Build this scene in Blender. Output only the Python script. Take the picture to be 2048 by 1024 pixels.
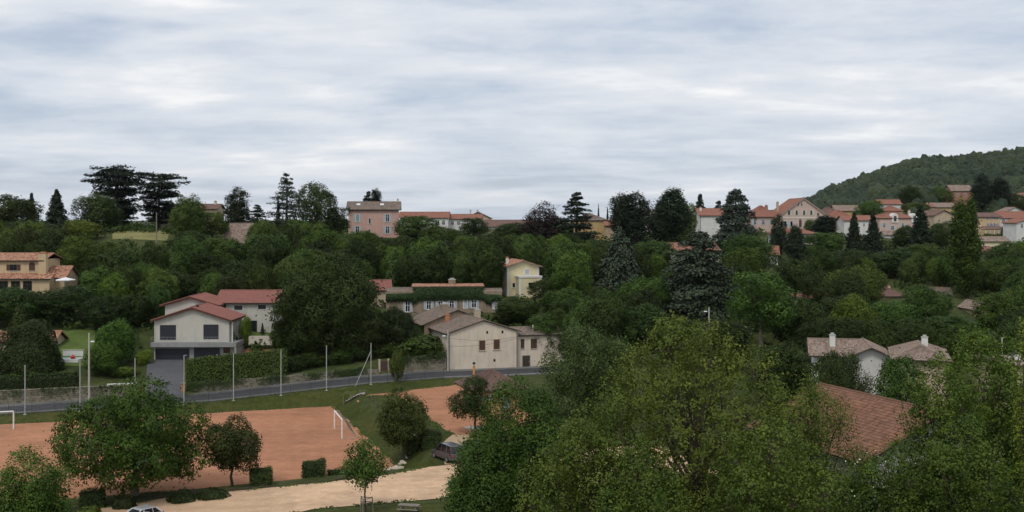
import bpy, math, random
import numpy as np
from mathutils import Vector, Matrix

R = math.radians
scene = bpy.context.scene
for o in list(bpy.data.objects):
    bpy.data.objects.remove(o, do_unlink=True)

# ------------------------------------------------------------------ camera
F, HZ, CAMZ = 2196.0, 440.0, 28.0          # focal length and horizon in photo pixels, eye height in metres
cam_d = bpy.data.cameras.new('camera')
cam = bpy.data.objects.new('camera', cam_d)
scene.collection.objects.link(cam)
cam.location = (0, 0, CAMZ)
cam.rotation_euler = (R(90), 0, 0)
cam_d.sensor_width = 36.0
cam_d.lens = 36.0 * F / 2048.0
cam_d.shift_y = -(512 - HZ) / 2048.0
cam_d.clip_start = 0.5
cam_d.clip_end = 20000
scene.camera = cam

# ------------------------------------------------------------------ world: thin broken overcast over a blue sky
SUN_EL, SUN_AZ = 52.0, 200.0               # compass-like: azimuth measured clockwise from +Y
world = bpy.data.worlds.new('World')
scene.world = world
world.use_nodes = True
nt = world.node_tree
nt.nodes.clear()
def wn(t, **kw):
    n = nt.nodes.new(t)
    for k, v in kw.items():
        setattr(n, k, v)
    return n
def wl(a, b):
    nt.links.new(a, b)
def wmath(op, a, b=None, c=None):
    n = wn('ShaderNodeMath', operation=op)
    for i, x in enumerate((a, b, c)):
        if x is None:
            continue
        if isinstance(x, (int, float)):
            n.inputs[i].default_value = x
        else:
            wl(x, n.inputs[i])
    return n.outputs[0]
tc = wn('ShaderNodeTexCoord')
sep = wn('ShaderNodeSeparateXYZ')
wl(tc.outputs['Generated'], sep.inputs[0])
zc_ = wmath('ADD', wmath('ABSOLUTE', sep.outputs['Z']), 0.12)
px_ = wmath('DIVIDE', sep.outputs['X'], zc_)
py_ = wmath('DIVIDE', sep.outputs['Y'], zc_)
comb = wn('ShaderNodeCombineXYZ')
wl(px_, comb.inputs[0]); wl(py_, comb.inputs[1])
def cloud_noise(scale, detail, rough, dist, loc, sc=(1, 1, 1), rot=0):
    mp = wn('ShaderNodeMapping')
    mp.inputs['Location'].default_value = loc
    mp.inputs['Scale'].default_value = sc
    mp.inputs['Rotation'].default_value = (0, 0, R(rot))
    wl(comb.outputs[0], mp.inputs[0])
    n = wn('ShaderNodeTexNoise')
    n.inputs['Scale'].default_value = scale
    n.inputs['Detail'].default_value = detail
    n.inputs['Roughness'].default_value = rough
    n.inputs['Distortion'].default_value = dist
    wl(mp.outputs[0], n.inputs['Vector'])
    return n.outputs['Fac']
n_big = cloud_noise(0.8, 3, 0.5, 0.5, (3.1, 1.7, 0), (0.75, 1.0, 1), 14)
n_mid = cloud_noise(2.0, 4, 0.55, 0.35, (7.0, 2.3, 0), (0.7, 1.0, 1), -14)
n_fin = cloud_noise(6.0, 5, 0.6, 0.3, (1.0, 9.0, 0), (0.6, 1.0, 1), 10)
mpw = wn('ShaderNodeMapping'); mpw.inputs['Scale'].default_value = (3.2, 3.2, 15.0); mpw.inputs['Rotation'].default_value = (0, R(4), 0)
wl(tc.outputs['Generated'], mpw.inputs[0])
nw = wn('ShaderNodeTexNoise'); nw.inputs['Scale'].default_value = 1.7; nw.inputs['Detail'].default_value = 8; nw.inputs['Roughness'].default_value = 0.6; nw.inputs['Distortion'].default_value = 0.25
wl(mpw.outputs[0], nw.inputs['Vector'])
n_wisp = nw.outputs['Fac']                 # broken patches with ragged edges
dens = wmath('ADD', wmath('ADD', wmath('MULTIPLY', n_big, 0.36), wmath('MULTIPLY', n_mid, 0.24)), wmath('ADD', wmath('MULTIPLY', n_fin, 0.10), wmath('MULTIPLY', n_wisp, 0.30)))
cr = wn('ShaderNodeValToRGB')
e = cr.color_ramp.elements
e[0].position = 0.40; e[0].color = (0.54, 0.615, 0.735, 1)
e[1].position = 0.60; e[1].color = (0.97, 0.97, 0.975, 1)
m1 = cr.color_ramp.elements.new(0.45); m1.color = (0.635, 0.695, 0.79, 1)
m2 = cr.color_ramp.elements.new(0.54); m2.color = (0.79, 0.82, 0.87, 1)
wl(dens, cr.inputs[0])
sky = wn('ShaderNodeTexSky', sky_type='NISHITA', sun_disc=False)
sky.sun_elevation = R(SUN_EL)
sky.sun_rotation = R(SUN_AZ)
sky.altitude = 300
sky.air_density = 1.0
sky.dust_density = 1.5
skys = wn('ShaderNodeVectorMath', operation='SCALE')
skys.inputs['Scale'].default_value = 0.10
wl(sky.outputs[0], skys.inputs[0])
cov = wn('ShaderNodeMapRange')
cov.inputs['From Min'].default_value = 0.34
cov.inputs['From Max'].default_value = 0.50
cov.inputs['To Min'].default_value = 0.72
cov.inputs['To Max'].default_value = 0.97
wl(dens, cov.inputs['Value'])
mix = wn('ShaderNodeMix', data_type='RGBA')
wl(cov.outputs[0], mix.inputs['Factor'])
wl(skys.outputs[0], mix.inputs[6])
wl(cr.outputs[0], mix.inputs[7])
bg = wn('ShaderNodeBackground')
bg.inputs['Strength'].default_value = 1.0
wl(mix.outputs[2], bg.inputs['Color'])
wo = wn('ShaderNodeOutputWorld')
wl(bg.outputs[0], wo.inputs['Surface'])

# ------------------------------------------------------------------ sun behind thin cloud
sun_d = bpy.data.lights.new('sun', 'SUN')
sun_d.energy = 1.4
sun_d.angle = R(16)
sun_d.color = (1.0, 0.95, 0.87)
sun = bpy.data.objects.new('sun', sun_d)
scene.collection.objects.link(sun)
az, el = R(SUN_AZ), R(SUN_EL)
to_sun = Vector((math.sin(az) * math.cos(el), math.cos(az) * math.cos(el), math.sin(el)))
sun.rotation_euler = to_sun.to_track_quat('Z', 'Y').to_euler()
sun.location = (0, -50, 120)

# ------------------------------------------------------------------ exposure and render settings
scene.view_settings.view_transform = 'Standard'
scene.view_settings.look = 'None'
scene.view_settings.exposure = 0.0
scene.view_settings.gamma = 1.0
scene.view_settings.use_curve_mapping = False
scene.render.engine = 'CYCLES'
scene.cycles.max_bounces = 6
scene.cycles.diffuse_bounces = 3
scene.cycles.glossy_bounces = 2
scene.cycles.transmission_bounces = 4
scene.cycles.transparent_max_bounces = 6
scene.cycles.use_denoising = True

# ------------------------------------------------------------------ basic helpers
col = scene.collection
rng0 = np.random.default_rng(7)

def zpx(v, Y):
    return CAMZ - (v - HZ) / F * Y
def xpx(u, Y):
    return (u - 1024) / F * Y
def gp(u, v, z):
    Y = (CAMZ - z) * F / (v - HZ)
    return xpx(u, Y), Y

def tag(o, label=None, cat=None, group=None, kind=None):
    if label: o['label'] = label
    if cat: o['category'] = cat
    if group: o['group'] = group
    if kind: o['kind'] = kind
    return o

def empty(name, loc, rz=0.0):
    o = bpy.data.objects.new(name, None)
    o.empty_display_size = 0.5
    o.location = loc
    o.rotation_euler = (0, 0, rz)
    col.objects.link(o)
    return o

def np_mesh(name, V, Q, mat, tri=False, smooth=False, tile=None, normals=None):
    """mesh from numpy arrays; Q is (n,4) quads or (n,3) tris"""
    me = bpy.data.meshes.new(name)
    V = np.asarray(V, dtype=np.float32); Q = np.asarray(Q, dtype=np.int32)
    k = Q.shape[1]
    me.vertices.add(len(V)); me.vertices.foreach_set('co', V.ravel())
    me.loops.add(Q.size); me.loops.foreach_set('vertex_index', Q.ravel())
    me.polygons.add(len(Q))
    me.polygons.foreach_set('loop_start', np.arange(0, Q.size, k, dtype=np.int32))
    me.polygons.foreach_set('loop_total', np.full(len(Q), k, dtype=np.int32))
    if smooth:
        me.polygons.foreach_set('use_smooth', np.ones(len(Q), dtype=bool))
    if tile is not None:
        a = me.attributes.new('tilec', 'FLOAT_VECTOR', 'POINT')
        a.data.foreach_set('vector', np.asarray(tile, dtype=np.float32).ravel())
    me.update(calc_edges=True)
    if normals is not None:
        me.polygons.foreach_set('use_smooth', np.ones(len(Q), dtype=bool))
        me.normals_split_custom_set_from_vertices(np.asarray(normals, dtype=np.float32))
    if mat: me.materials.append(mat)
    return me

def link(name, me, parent=None, loc=(0, 0, 0), rz=0.0):
    o = bpy.data.objects.new(name, me)
    o.location = loc
    o.rotation_euler = (0, 0, rz)
    col.objects.link(o)
    if parent: o.parent = parent
    return o

class MB:
    """collects simple shapes into one mesh"""
    def __init__(s):
        s.v, s.f, s.t = [], [], []
    def add(s, vs, fs, ts=None):
        b = len(s.v)
        s.v += [tuple(p) for p in vs]
        s.f += [tuple(i + b for i in f) for f in fs]
        s.t += ([tuple(p) for p in ts] if ts else [(0, 0, 0)] * len(vs))
        return s
    def box(s, x0, x1, y0, y1, z0, z1):
        v = [(x0, y0, z0), (x1, y0, z0), (x1, y1, z0), (x0, y1, z0), (x0, y0, z1), (x1, y0, z1), (x1, y1, z1), (x0, y1, z1)]
        return s.add(v, [(0, 3, 2, 1), (4, 5, 6, 7), (0, 1, 5, 4), (1, 2, 6, 5), (2, 3, 7, 6), (3, 0, 4, 7)])
    def bevbox(s, x0, x1, y0, y1, z0, z1, b):
        """box with chamfered vertical and top edges"""
        rings = []
        for z, k in ((z0, b), (z0 + b, 0), (z1 - b, 0), (z1, b)):
            rings.append([(x0 + b, y0 + k, z), (x1 - b, y0 + k, z), (x1 - k, y0 + b, z), (x1 - k, y1 - b, z),
                          (x1 - b, y1 - k, z), (x0 + b, y1 - k, z), (x0 + k, y1 - b, z), (x0 + k, y0 + b, z)])
        return s.loft(rings)
    def loft(s, rings, cap=True):
        n = len(rings[0]); v = [p for r in rings for p in r]; f = []
        for i in range(len(rings) - 1):
            for j in range(n):
                a = i * n + j; b = i * n + (j + 1) % n
                f.append((a, b, b + n, a + n))
        if cap:
            f.append(tuple(range(n - 1, -1, -1)))
            f.append(tuple(range((len(rings) - 1) * n, len(rings) * n)))
        return s.add(v, f)
    def tube(s, pts, rad, n=6, cap=True):
        pts = [Vector(p) for p in pts]
        if isinstance(rad, (int, float)): rad = [rad] * len(pts)
        rings = []
        for i, p in enumerate(pts):
            d = (pts[min(i + 1, len(pts) - 1)] - pts[max(i - 1, 0)])
            d = d.normalized() if d.length > 1e-6 else Vector((0, 0, 1))
            a = d.cross(Vector((0, 0, 1)) if abs(d.z) < 0.9 else Vector((1, 0, 0))).normalized()
            b = d.cross(a)
            rings.append([p + (a * math.cos(2 * math.pi * k / n) + b * math.sin(2 * math.pi * k / n)) * rad[i] for k in range(n)])
        return s.loft(rings, cap)
    def prism(s, poly, axis, a0, a1):
        """extrude a 2D polygon; axis 'y': poly in (x,z), 'x': poly in (y,z), 'z': poly in (x,y)"""
        m = {'y': lambda p, a: (p[0], a, p[1]), 'x': lambda p, a: (a, p[0], p[1]), 'z': lambda p, a: (p[0], p[1], a)}[axis]
        n = len(poly)
        v = [m(p, a0) for p in poly] + [m(p, a1) for p in poly]
        f = [tuple(range(n)), tuple(range(2 * n - 1, n - 1, -1))]
        f += [(i, i + n, (i + 1) % n + n, (i + 1) % n) for i in range(n)]
        return s.add(v, f)
    def tiles(s, A, B, C, D, pitch=0.25, amp=0.045, rowlen=0.34, seed=0):
        """a sheet of barrel-tile corrugation over the quad A,B (eave) C,D (ridge, C above B)"""
        A, B, C, D = map(Vector, (A, B, C, D))
        L = (B - A).length
        nc = max(1, int(round(L / pitch))); m = 4
        N = (B - A).cross((D - A) if (D - A).length > 0.01 else (C - A)).normalized()
        up = ((C + D) / 2 - (A + B) / 2).length
        vs, fs, ts = [], [], []
        K = nc * m + 1
        for r in range(2):
            for i in range(K):
                t = i / (K - 1)
                p = (A.lerp(B, t) if r == 0 else D.lerp(C, t)) + N * amp * abs(math.sin(math.pi * (i % m) / m))
                vs.append(p); ts.append((t * nc, r * up / rowlen, seed))
        for i in range(K - 1):
            fs.append((i, i + 1, K + i + 1, K + i))
        return s.add(vs, fs, ts)
    def build(s, name, mat, parent=None, loc=(0, 0, 0), rz=0.0, smooth=False):
        me = bpy.data.meshes.new(name)
        me.from_pydata(s.v, [], s.f)
        if any(t != (0, 0, 0) for t in s.t):
            a = me.attributes.new('tilec', 'FLOAT_VECTOR', 'POINT')
            a.data.foreach_set('vector', np.array(s.t, dtype=np.float32).ravel())
        if smooth:
            me.polygons.foreach_set('use_smooth', np.ones(len(me.polygons), dtype=bool))
        me.update()
        if mat: me.materials.append(mat)
        return link(name, me, parent, loc, rz)

# ------------------------------------------------------------------ materials
M = {}
class MatB:
    def __init__(s, name, rough=0.85, spec=0.25):
        s.m = bpy.data.materials.new(name); s.m.use_nodes = True
        s.t = s.m.node_tree
        s.b = s.t.nodes['Principled BSDF']
        s.b.inputs['Roughness'].default_value = rough
        s.b.inputs['Specular IOR Level'].default_value = spec
        M[name] = s.m
        s._co = None
    def n(s, t, **kw):
        n = s.t.nodes.new(t)
        for k, v in kw.items(): setattr(n, k, v)
        return n
    def l(s, a, b): s.t.links.new(a, b)
    def co(s, kind='Object'):
        return s.n('ShaderNodeTexCoord').outputs[kind]
    def pos(s):
        return s.n('ShaderNodeNewGeometry').outputs['Position']
    def noise(s, vec, scale, detail=4, rough=0.55, stretch=None):
        if stretch:
            mp = s.n('ShaderNodeMapping'); mp.inputs['Scale'].default_value = stretch
            s.l(vec, mp.inputs[0]); vec = mp.outputs[0]
        n = s.n('ShaderNodeTexNoise')
        n.inputs['Scale'].default_value = scale; n.inputs['Detail'].default_value = detail
        n.inputs['Roughness'].default_value = rough
        s.l(vec, n.inputs['Vector'])
        return n.outputs['Fac']
    def ramp(s, fac, stops):
        r = s.n('ShaderNodeValToRGB')
        el = r.color_ramp.elements
        while len(el) < len(stops): el.new(0.5)
        for e_, (p, c) in zip(el, stops):
            e_.position = p; e_.color = (c[0], c[1], c[2], 1)
        s.l(fac, r.inputs[0])
        return r.outputs[0]
    def mix(s, fac, a, b, mode='MIX'):
        n = s.n('ShaderNodeMix', data_type='RGBA', blend_type=mode)
        for sock, x in ((n.inputs['Factor'], fac), (n.inputs[6], a), (n.inputs[7], b)):
            if isinstance(x, (int, float)): sock.default_value = x
            elif isinstance(x, tuple): sock.default_value = (x[0], x[1], x[2], 1)
            else: s.l(x, sock)
        return n.outputs[2]
    def math(s, op, a, b=None):
        n = s.n('ShaderNodeMath', operation=op)
        for i, x in enumerate((a, b)):
            if x is None: continue
            if isinstance(x, (int, float)): n.inputs[i].default_value = x
            else: s.l(x, n.inputs[i])
        return n.outputs[0]
    def color(s, c):
        if isinstance(c, tuple): s.b.inputs['Base Color'].default_value = (c[0], c[1], c[2], 1)
        else: s.l(c, s.b.inputs['Base Color'])
        return s
    def bump(s, h, dist=0.05, strength=0.6):
        n = s.n('ShaderNodeBump'); n.inputs['Distance'].default_value = dist; n.inputs['Strength'].default_value = strength
        s.l(h, n.inputs['Height']); s.l(n.outputs[0], s.b.inputs['Normal'])
        return s

def plain(name, c, rough=0.7, spec=0.3, metal=0.0, var=0.12, scale=2.0):
    b = MatB(name, rough, spec)
    f = b.noise(b.co(), scale, 4)
    lo = tuple(x * (1 - var) for x in c); hi = tuple(min(1, x * (1 + var)) for x in c)
    b.color(b.ramp(f, [(0.3, lo), (0.7, hi)]))
    b.b.inputs['Metallic'].default_value = metal
    return b.m

def stucco(name, c, dirt=0.25):
    b = MatB(name, 0.9, 0.15)
    co = b.co()
    f1 = b.noise(co, 0.55, 5, 0.6)
    f2 = b.noise(co, 1.6, 4, 0.6, (1.0, 1.0, 0.18))
    base = b.ramp(f1, [(0.3, tuple(x * 0.86 for x in c)), (0.7, c)])
    st = b.ramp(f2, [(0.45, (1, 1, 1)), (0.75, (1 - dirt, 1 - dirt * 1.05, 1 - dirt * 1.15))])
    b.color(b.mix(1.0, base, st, 'MULTIPLY'))
    b.bump(b.noise(co, 14, 3), 0.01, 0.4)
    return b.m

def rooftile(name, cols, weather=(0.20, 0.19, 0.15), wamt=0.35):
    b = MatB(name, 0.9, 0.15)
    at = b.n('ShaderNodeAttribute', attribute_name='tilec')
    fl = b.n('ShaderNodeVectorMath', operation='FLOOR'); b.l(at.outputs['Vector'], fl.inputs[0])
    wnz = b.n('ShaderNodeTexWhiteNoise'); b.l(fl.outputs[0], wnz.inputs['Vector'])
    k = len(cols)
    base = b.ramp(wnz.outputs['Value'], [(0.08 + 0.84 * i / (k - 1), c) for i, c in enumerate(cols)])
    big = b.noise(b.co(), 0.35, 5, 0.65)
    fac = b.math('MULTIPLY', b.ramp(big, [(0.42, (0, 0, 0)), (0.72, (1, 1, 1))]), wamt)
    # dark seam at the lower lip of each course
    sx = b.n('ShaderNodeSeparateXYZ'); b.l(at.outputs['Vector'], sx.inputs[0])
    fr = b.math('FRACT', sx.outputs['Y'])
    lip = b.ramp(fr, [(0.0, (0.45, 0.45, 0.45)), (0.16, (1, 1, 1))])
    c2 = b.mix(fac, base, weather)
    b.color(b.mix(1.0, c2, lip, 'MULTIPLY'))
    return b.m

def foliage(name, dark, light, transl=0.22, island=0.5, scale=0.55):
    """leaf colour: clump noise, leaf-to-leaf variation and the object's own tint"""
    b = MatB(name, 0.62, 0.2)
    f = b.noise(b.co(), scale, 3, 0.6)
    base = b.ramp(f, [(0.32, dark), (0.68, light)])
    g = b.n('ShaderNodeNewGeometry')
    isl = b.math('ADD', b.math('MULTIPLY', g.outputs['Random Per Island'], island), 1 - island / 2)
    sc = b.n('ShaderNodeVectorMath', operation='SCALE'); b.l(base, sc.inputs[0]); b.l(isl, sc.inputs['Scale'])
    oi = b.n('ShaderNodeObjectInfo')
    c = b.mix(1.0, sc.outputs[0], oi.outputs['Color'], 'MULTIPLY')
    b.color(c)
    tr = b.n('ShaderNodeBsdfTranslucent'); b.l(c, tr.inputs['Color'])
    ms = b.n('ShaderNodeMixShader'); ms.inputs[0].default_value = transl
    b.l(b.b.outputs[0], ms.inputs[1]); b.l(tr.outputs[0], ms.inputs[2])
    out = [n for n in b.t.nodes if n.type == 'OUTPUT_MATERIAL'][0]
    b.l(ms.outputs[0], out.inputs['Surface'])
    return b.m

# ground and paving
b = MatB('grass', 0.95, 0.1)
p = b.pos()
f1 = b.noise(p, 0.12, 5, 0.6); f2 = b.noise(p, 1.3, 5, 0.65); f3 = b.noise(p, 7.0, 3, 0.6)
c1 = b.ramp(f1, [(0.35, (0.045, 0.062, 0.014)), (0.65, (0.082, 0.086, 0.026))])
c2 = b.ramp(f2, [(0.35, (0.62, 0.66, 0.60)), (0.68, (1.12, 1.08, 1.0))])
c3 = b.ramp(f3, [(0.3, (0.75, 0.75, 0.75)), (0.7, (1.15, 1.15, 1.1))])
b.color(b.mix(1.0, b.mix(1.0, c1, c2, 'MULTIPLY'), c3, 'MULTIPLY')).bump(f3, 0.12, 0.7)

b = MatB('terrain_green', 0.95, 0.1)
p = b.pos()
f1 = b.noise(p, 0.05, 5, 0.6); f2 = b.noise(p, 0.8, 5, 0.65)
c1 = b.ramp(f1, [(0.35, (0.040, 0.058, 0.018)), (0.65, (0.085, 0.095, 0.034))])
c2 = b.ramp(f2, [(0.3, (0.6, 0.62, 0.6)), (0.7, (1.15, 1.12, 1.05))])
b.color(b.mix(1.0, c1, c2, 'MULTIPLY')).bump(f2, 0.3, 0.8)

def earth(name, c, var, coarse, streak=None):
    b = MatB(name, 0.95, 0.1)
    p = b.pos()
    f1 = b.noise(p, 0.09, 5, 0.6); f2 = b.noise(p, 0.9, 5, 0.65); f3 = b.noise(p, coarse, 3, 0.6)
    c1 = b.ramp(f1, [(0.33, tuple(x * (1 - var) for x in c)), (0.67, tuple(min(1, x * (1 + var)) for x in c))])
    c2 = b.ramp(f2, [(0.3, (1 - var, 1 - var, 1 - var)), (0.7, (1 + var, 1 + var, 1 + var))])
    c3 = b.ramp(f3, [(0.25, (0.86, 0.86, 0.86)), (0.75, (1.1, 1.1, 1.1))])
    cc = b.mix(1.0, b.mix(1.0, c1, c2, 'MULTIPLY'), c3, 'MULTIPLY')
    f4 = b.noise(p, 0.22, 6, 0.72)
    cc = b.mix(1.0, cc, b.ramp(f4, [(0.36, (1 - var * 1.1,) * 3), (0.5, (1.0,) * 3), (0.66, (1 + var * 0.7,) * 3)]), 'MULTIPLY')
    if streak:
        mp = b.n('ShaderNodeMapping'); mp.inputs['Rotation'].default_value = (0, 0, R(-streak[0])); mp.inputs['Scale'].default_value = (0.05, 1.0, 1.0)
        b.l(p, mp.inputs[0])
        fs = b.noise(mp.outputs[0], 1.1, 4, 0.6)
        cs = b.ramp(fs, [(0.38, (1 - streak[1],) * 3), (0.62, (1 + streak[1],) * 3)])
        cc = b.mix(1.0, cc, cs, 'MULTIPLY')
    b.color(cc)
    b.bump(f3, 0.02, 0.6)
    return b.m
earth('red_clay', (0.395, 0.190, 0.107), 0.12, 9.0, (-70, 0.05))
earth('gravel', (0.58, 0.395, 0.255), 0.12, 6.0, (22, 0.06))
earth('sand_path', (0.44, 0.32, 0.21), 0.08, 8.0)
earth('asphalt', (0.066, 0.066, 0.070), 0.12, 8.0)
earth('driveway', (0.105, 0.105, 0.112), 0.10, 8.0)
earth('pavement', (0.17, 0.168, 0.16), 0.2, 6.0)
earth('slab', (0.27, 0.27, 0.265), 0.12, 4.0)
earth('concrete', (0.40, 0.38, 0.34), 0.10, 6.0)
earth('lawn', (0.095, 0.135, 0.035), 0.14, 6.0)
earth('dry_meadow', (0.22, 0.21, 0.085), 0.15, 4.0)

b = MatB('stone_wall', 0.95, 0.1)
f = b.n('ShaderNodeNewGeometry')
c = b.ramp(f.outputs['Random Per Island'], [(0.0, (0.16, 0.135, 0.10)), (0.3, (0.25, 0.215, 0.16)), (0.6, (0.32, 0.28, 0.21)), (1.0, (0.21, 0.19, 0.155))])
g_ = b.noise(b.co(), 0.5, 5, 0.65)
c = b.mix(b.math('MULTIPLY', b.ramp(g_, [(0.45, (0, 0, 0)), (0.75, (1, 1, 1))]), 0.5), c, (0.075, 0.085, 0.045))
b.color(c).bump(b.noise(b.co(), 7, 4), 0.03, 0.6)
plain('mortar', (0.20, 0.18, 0.145), 0.95, 0.1)

# building materials
stucco('wall_cream', (0.55, 0.53, 0.465), 0.10)
stucco('wall_white', (0.70, 0.69, 0.66), 0.15)
stucco('wall_offwhite', (0.62, 0.57, 0.47), 0.2)
stucco('wall_farm', (0.72, 0.62, 0.50), 0.16)
stucco('wall_pink', (0.58, 0.37, 0.31), 0.12)
stucco('wall_palepink', (0.60, 0.45, 0.38), 0.12)
stucco('wall_yellow', (0.72, 0.63, 0.41), 0.08)
stucco('wall_ochre', (0.56, 0.40, 0.20), 0.15)
stucco('wall_beige', (0.52, 0.42, 0.30), 0.2)
stucco('wall_tan', (0.60, 0.45, 0.28), 0.15)
stucco('wall_stone', (0.30, 0.235, 0.17), 0.35)
stucco('wall_grey', (0.40, 0.39, 0.38), 0.2)
stucco('wall_brick', (0.36, 0.19, 0.13), 0.2)
stucco('trim_white', (0.74, 0.73, 0.70), 0.06)
rooftile('roof_salmon', [(0.235, 0.098, 0.078), (0.28, 0.122, 0.098), (0.25, 0.106, 0.085)], (0.22, 0.13, 0.105), 0.3)
rooftile('roof_red', [(0.23, 0.098, 0.070), (0.31, 0.145, 0.105), (0.27, 0.12, 0.085)], (0.22, 0.15, 0.12), 0.35)
rooftile('roof_mixed', [(0.22, 0.09, 0.06), (0.40, 0.19, 0.12), (0.50, 0.33, 0.22), (0.33, 0.14, 0.09)], (0.24, 0.17, 0.12), 0.3)
rooftile('roof_old', [(0.13, 0.095, 0.08), (0.20, 0.15, 0.125), (0.26, 0.205, 0.17), (0.16, 0.12, 0.10)], (0.12, 0.115, 0.085), 0.5)
rooftile('roof_brown', [(0.14, 0.085, 0.07), (0.21, 0.13, 0.105), (0.17, 0.10, 0.085)], (0.11, 0.085, 0.075), 0.5)
rooftile('roof_worn', [(0.21, 0.150, 0.120), (0.28, 0.205, 0.165), (0.34, 0.265, 0.22), (0.17, 0.12, 0.095)], (0.17, 0.145, 0.11), 0.5)
rooftile('roof_fore', [(0.20, 0.098, 0.062), (0.27, 0.14, 0.09), (0.235, 0.115, 0.072), (0.15, 0.078, 0.052)], (0.14, 0.10, 0.075), 0.5)
plain('eave_dark', (0.045, 0.035, 0.03), 0.8)
plain('shutter_navy', (0.022, 0.025, 0.036), 0.5, 0.4)
plain('shutter_brown', (0.085, 0.045, 0.035), 0.7)
plain('shutter_grey', (0.40, 0.43, 0.47), 0.6)
plain('shutter_green', (0.25, 0.32, 0.29), 0.6)
plain('shutter_mauve', (0.19, 0.16, 0.27), 0.6)
plain('wood_dark', (0.06, 0.045, 0.035), 0.8)
plain('wood_grey', (0.22, 0.19, 0.155), 0.85, var=0.25, scale=6)
plain('metal_grey', (0.36, 0.37, 0.37), 0.45, 0.5)
plain('metal_dark', (0.03, 0.04, 0.035), 0.5)
plain('concrete_pole', (0.42, 0.41, 0.38), 0.9, 0.1)
plain('paint_white', (0.78, 0.78, 0.76), 0.45, 0.4, var=0.04)
plain('paint_orange', (0.62, 0.27, 0.07), 0.5, 0.4)
plain('brick_orange', (0.40, 0.19, 0.10), 0.9)
plain('step_log', (0.60, 0.56, 0.48), 0.9, 0.1)
plain('coping', (0.24, 0.21, 0.165), 0.95, 0.1, var=0.35, scale=1.5)
plain('rock', (0.47, 0.42, 0.34), 0.9, 0.1, var=0.3, scale=2)
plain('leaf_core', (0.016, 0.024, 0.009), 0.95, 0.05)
plain('bark', (0.075, 0.058, 0.045), 0.95, 0.1, var=0.35, scale=3)
plain('bark_pale', (0.17, 0.15, 0.12), 0.95, 0.1, var=0.3, scale=3)
plain('rubber', (0.02, 0.02, 0.021), 0.8)
plain('alloy', (0.45, 0.45, 0.46), 0.3, 0.5, 0.7)
plain('red_lens', (0.45, 0.015, 0.02), 0.25, 0.6)
plain('white_lens', (0.7, 0.7, 0.68), 0.2, 0.6)
plain('net', (0.16, 0.15, 0.13), 0.9)
plain('parasol', (0.78, 0.78, 0.79), 0.8)
plain('soil', (0.24, 0.135, 0.075), 0.95, 0.1, var=0.25)
plain('pool_water', (0.30, 0.50, 0.55), 0.08, 0.5)
plain('flower_white', (0.75, 0.75, 0.72), 0.7)
for nm, c in (('glass_dark', (0.012, 0.014, 0.017)), ('glass_car', (0.010, 0.012, 0.014))):
    bb = MatB(nm, 0.08, 0.6); bb.color(c)
def carpaint(name, c, metal=0.5):
    bb = MatB(name, 0.32, 0.5); bb.color(c); bb.b.inputs['Metallic'].default_value = metal
    bb.b.inputs['Coat Weight'].default_value = 0.5
    bb.b.inputs['Coat Roughness'].default_value = 0.08
carpaint('car_grey', (0.075, 0.078, 0.09), 0.3); carpaint('car_teal', (0.20, 0.32, 0.35)); carpaint('car_silver', (0.55, 0.56, 0.57)); carpaint('car_black', (0.03, 0.03, 0.032))
foliage('leaf', (0.036, 0.060, 0.013), (0.096, 0.132, 0.029), 0.22, 0.22)
foliage('leaf_conifer', (0.020, 0.033, 0.016), (0.048, 0.066, 0.031), 0.08, 0.25)
foliage('leaf_blue', (0.040, 0.055, 0.036), (0.082, 0.104, 0.068), 0.08, 0.25)
foliage('leaf_purple', (0.014, 0.008, 0.009), (0.032, 0.016, 0.016), 0.1)
foliage('leaf_ash', (0.055, 0.086, 0.014), (0.178, 0.212, 0.036), 0.3, 0.35)
foliage('leaf_hedge', (0.035, 0.060, 0.014), (0.075, 0.105, 0.026), 0.15)
foliage('leaf_ivy', (0.022, 0.048, 0.014), (0.050, 0.088, 0.026), 0.15)
foliage('leaf_forest', (0.014, 0.028, 0.013), (0.048, 0.066, 0.027), 0.1, 0.35, 0.022)

# ================================================================== the ground
A19 = R(19.0)
CA, SA = math.cos(A19), math.sin(A19)
def sn(X, Y): return X * CA + Y * SA, -X * SA + Y * CA       # along / across the road and the pitch
def xy(s, n): return s * CA - n * SA, s * SA + n * CA

ZR_S = [-300, -17.7, 11.4, 27.7, 34.7, 47.2, 57, 72, 110, 220]
ZR_Z = [0.3, 0.72, 1.05, 2.1, 2.5, 2.85, 2.72, 2.7, 4.0, 8.0]
def z_road(s): return np.interp(s, ZR_S, ZR_Z)
def z_lot(s): return np.interp(s, [-80, -5, 33, 60, 100], [0.1, 0.2, 1.0, 1.6, 3.0])
ZUP = 2.1
PITCH = dict(s1=28.4, n0=118.0, n1=164.8)

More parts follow.
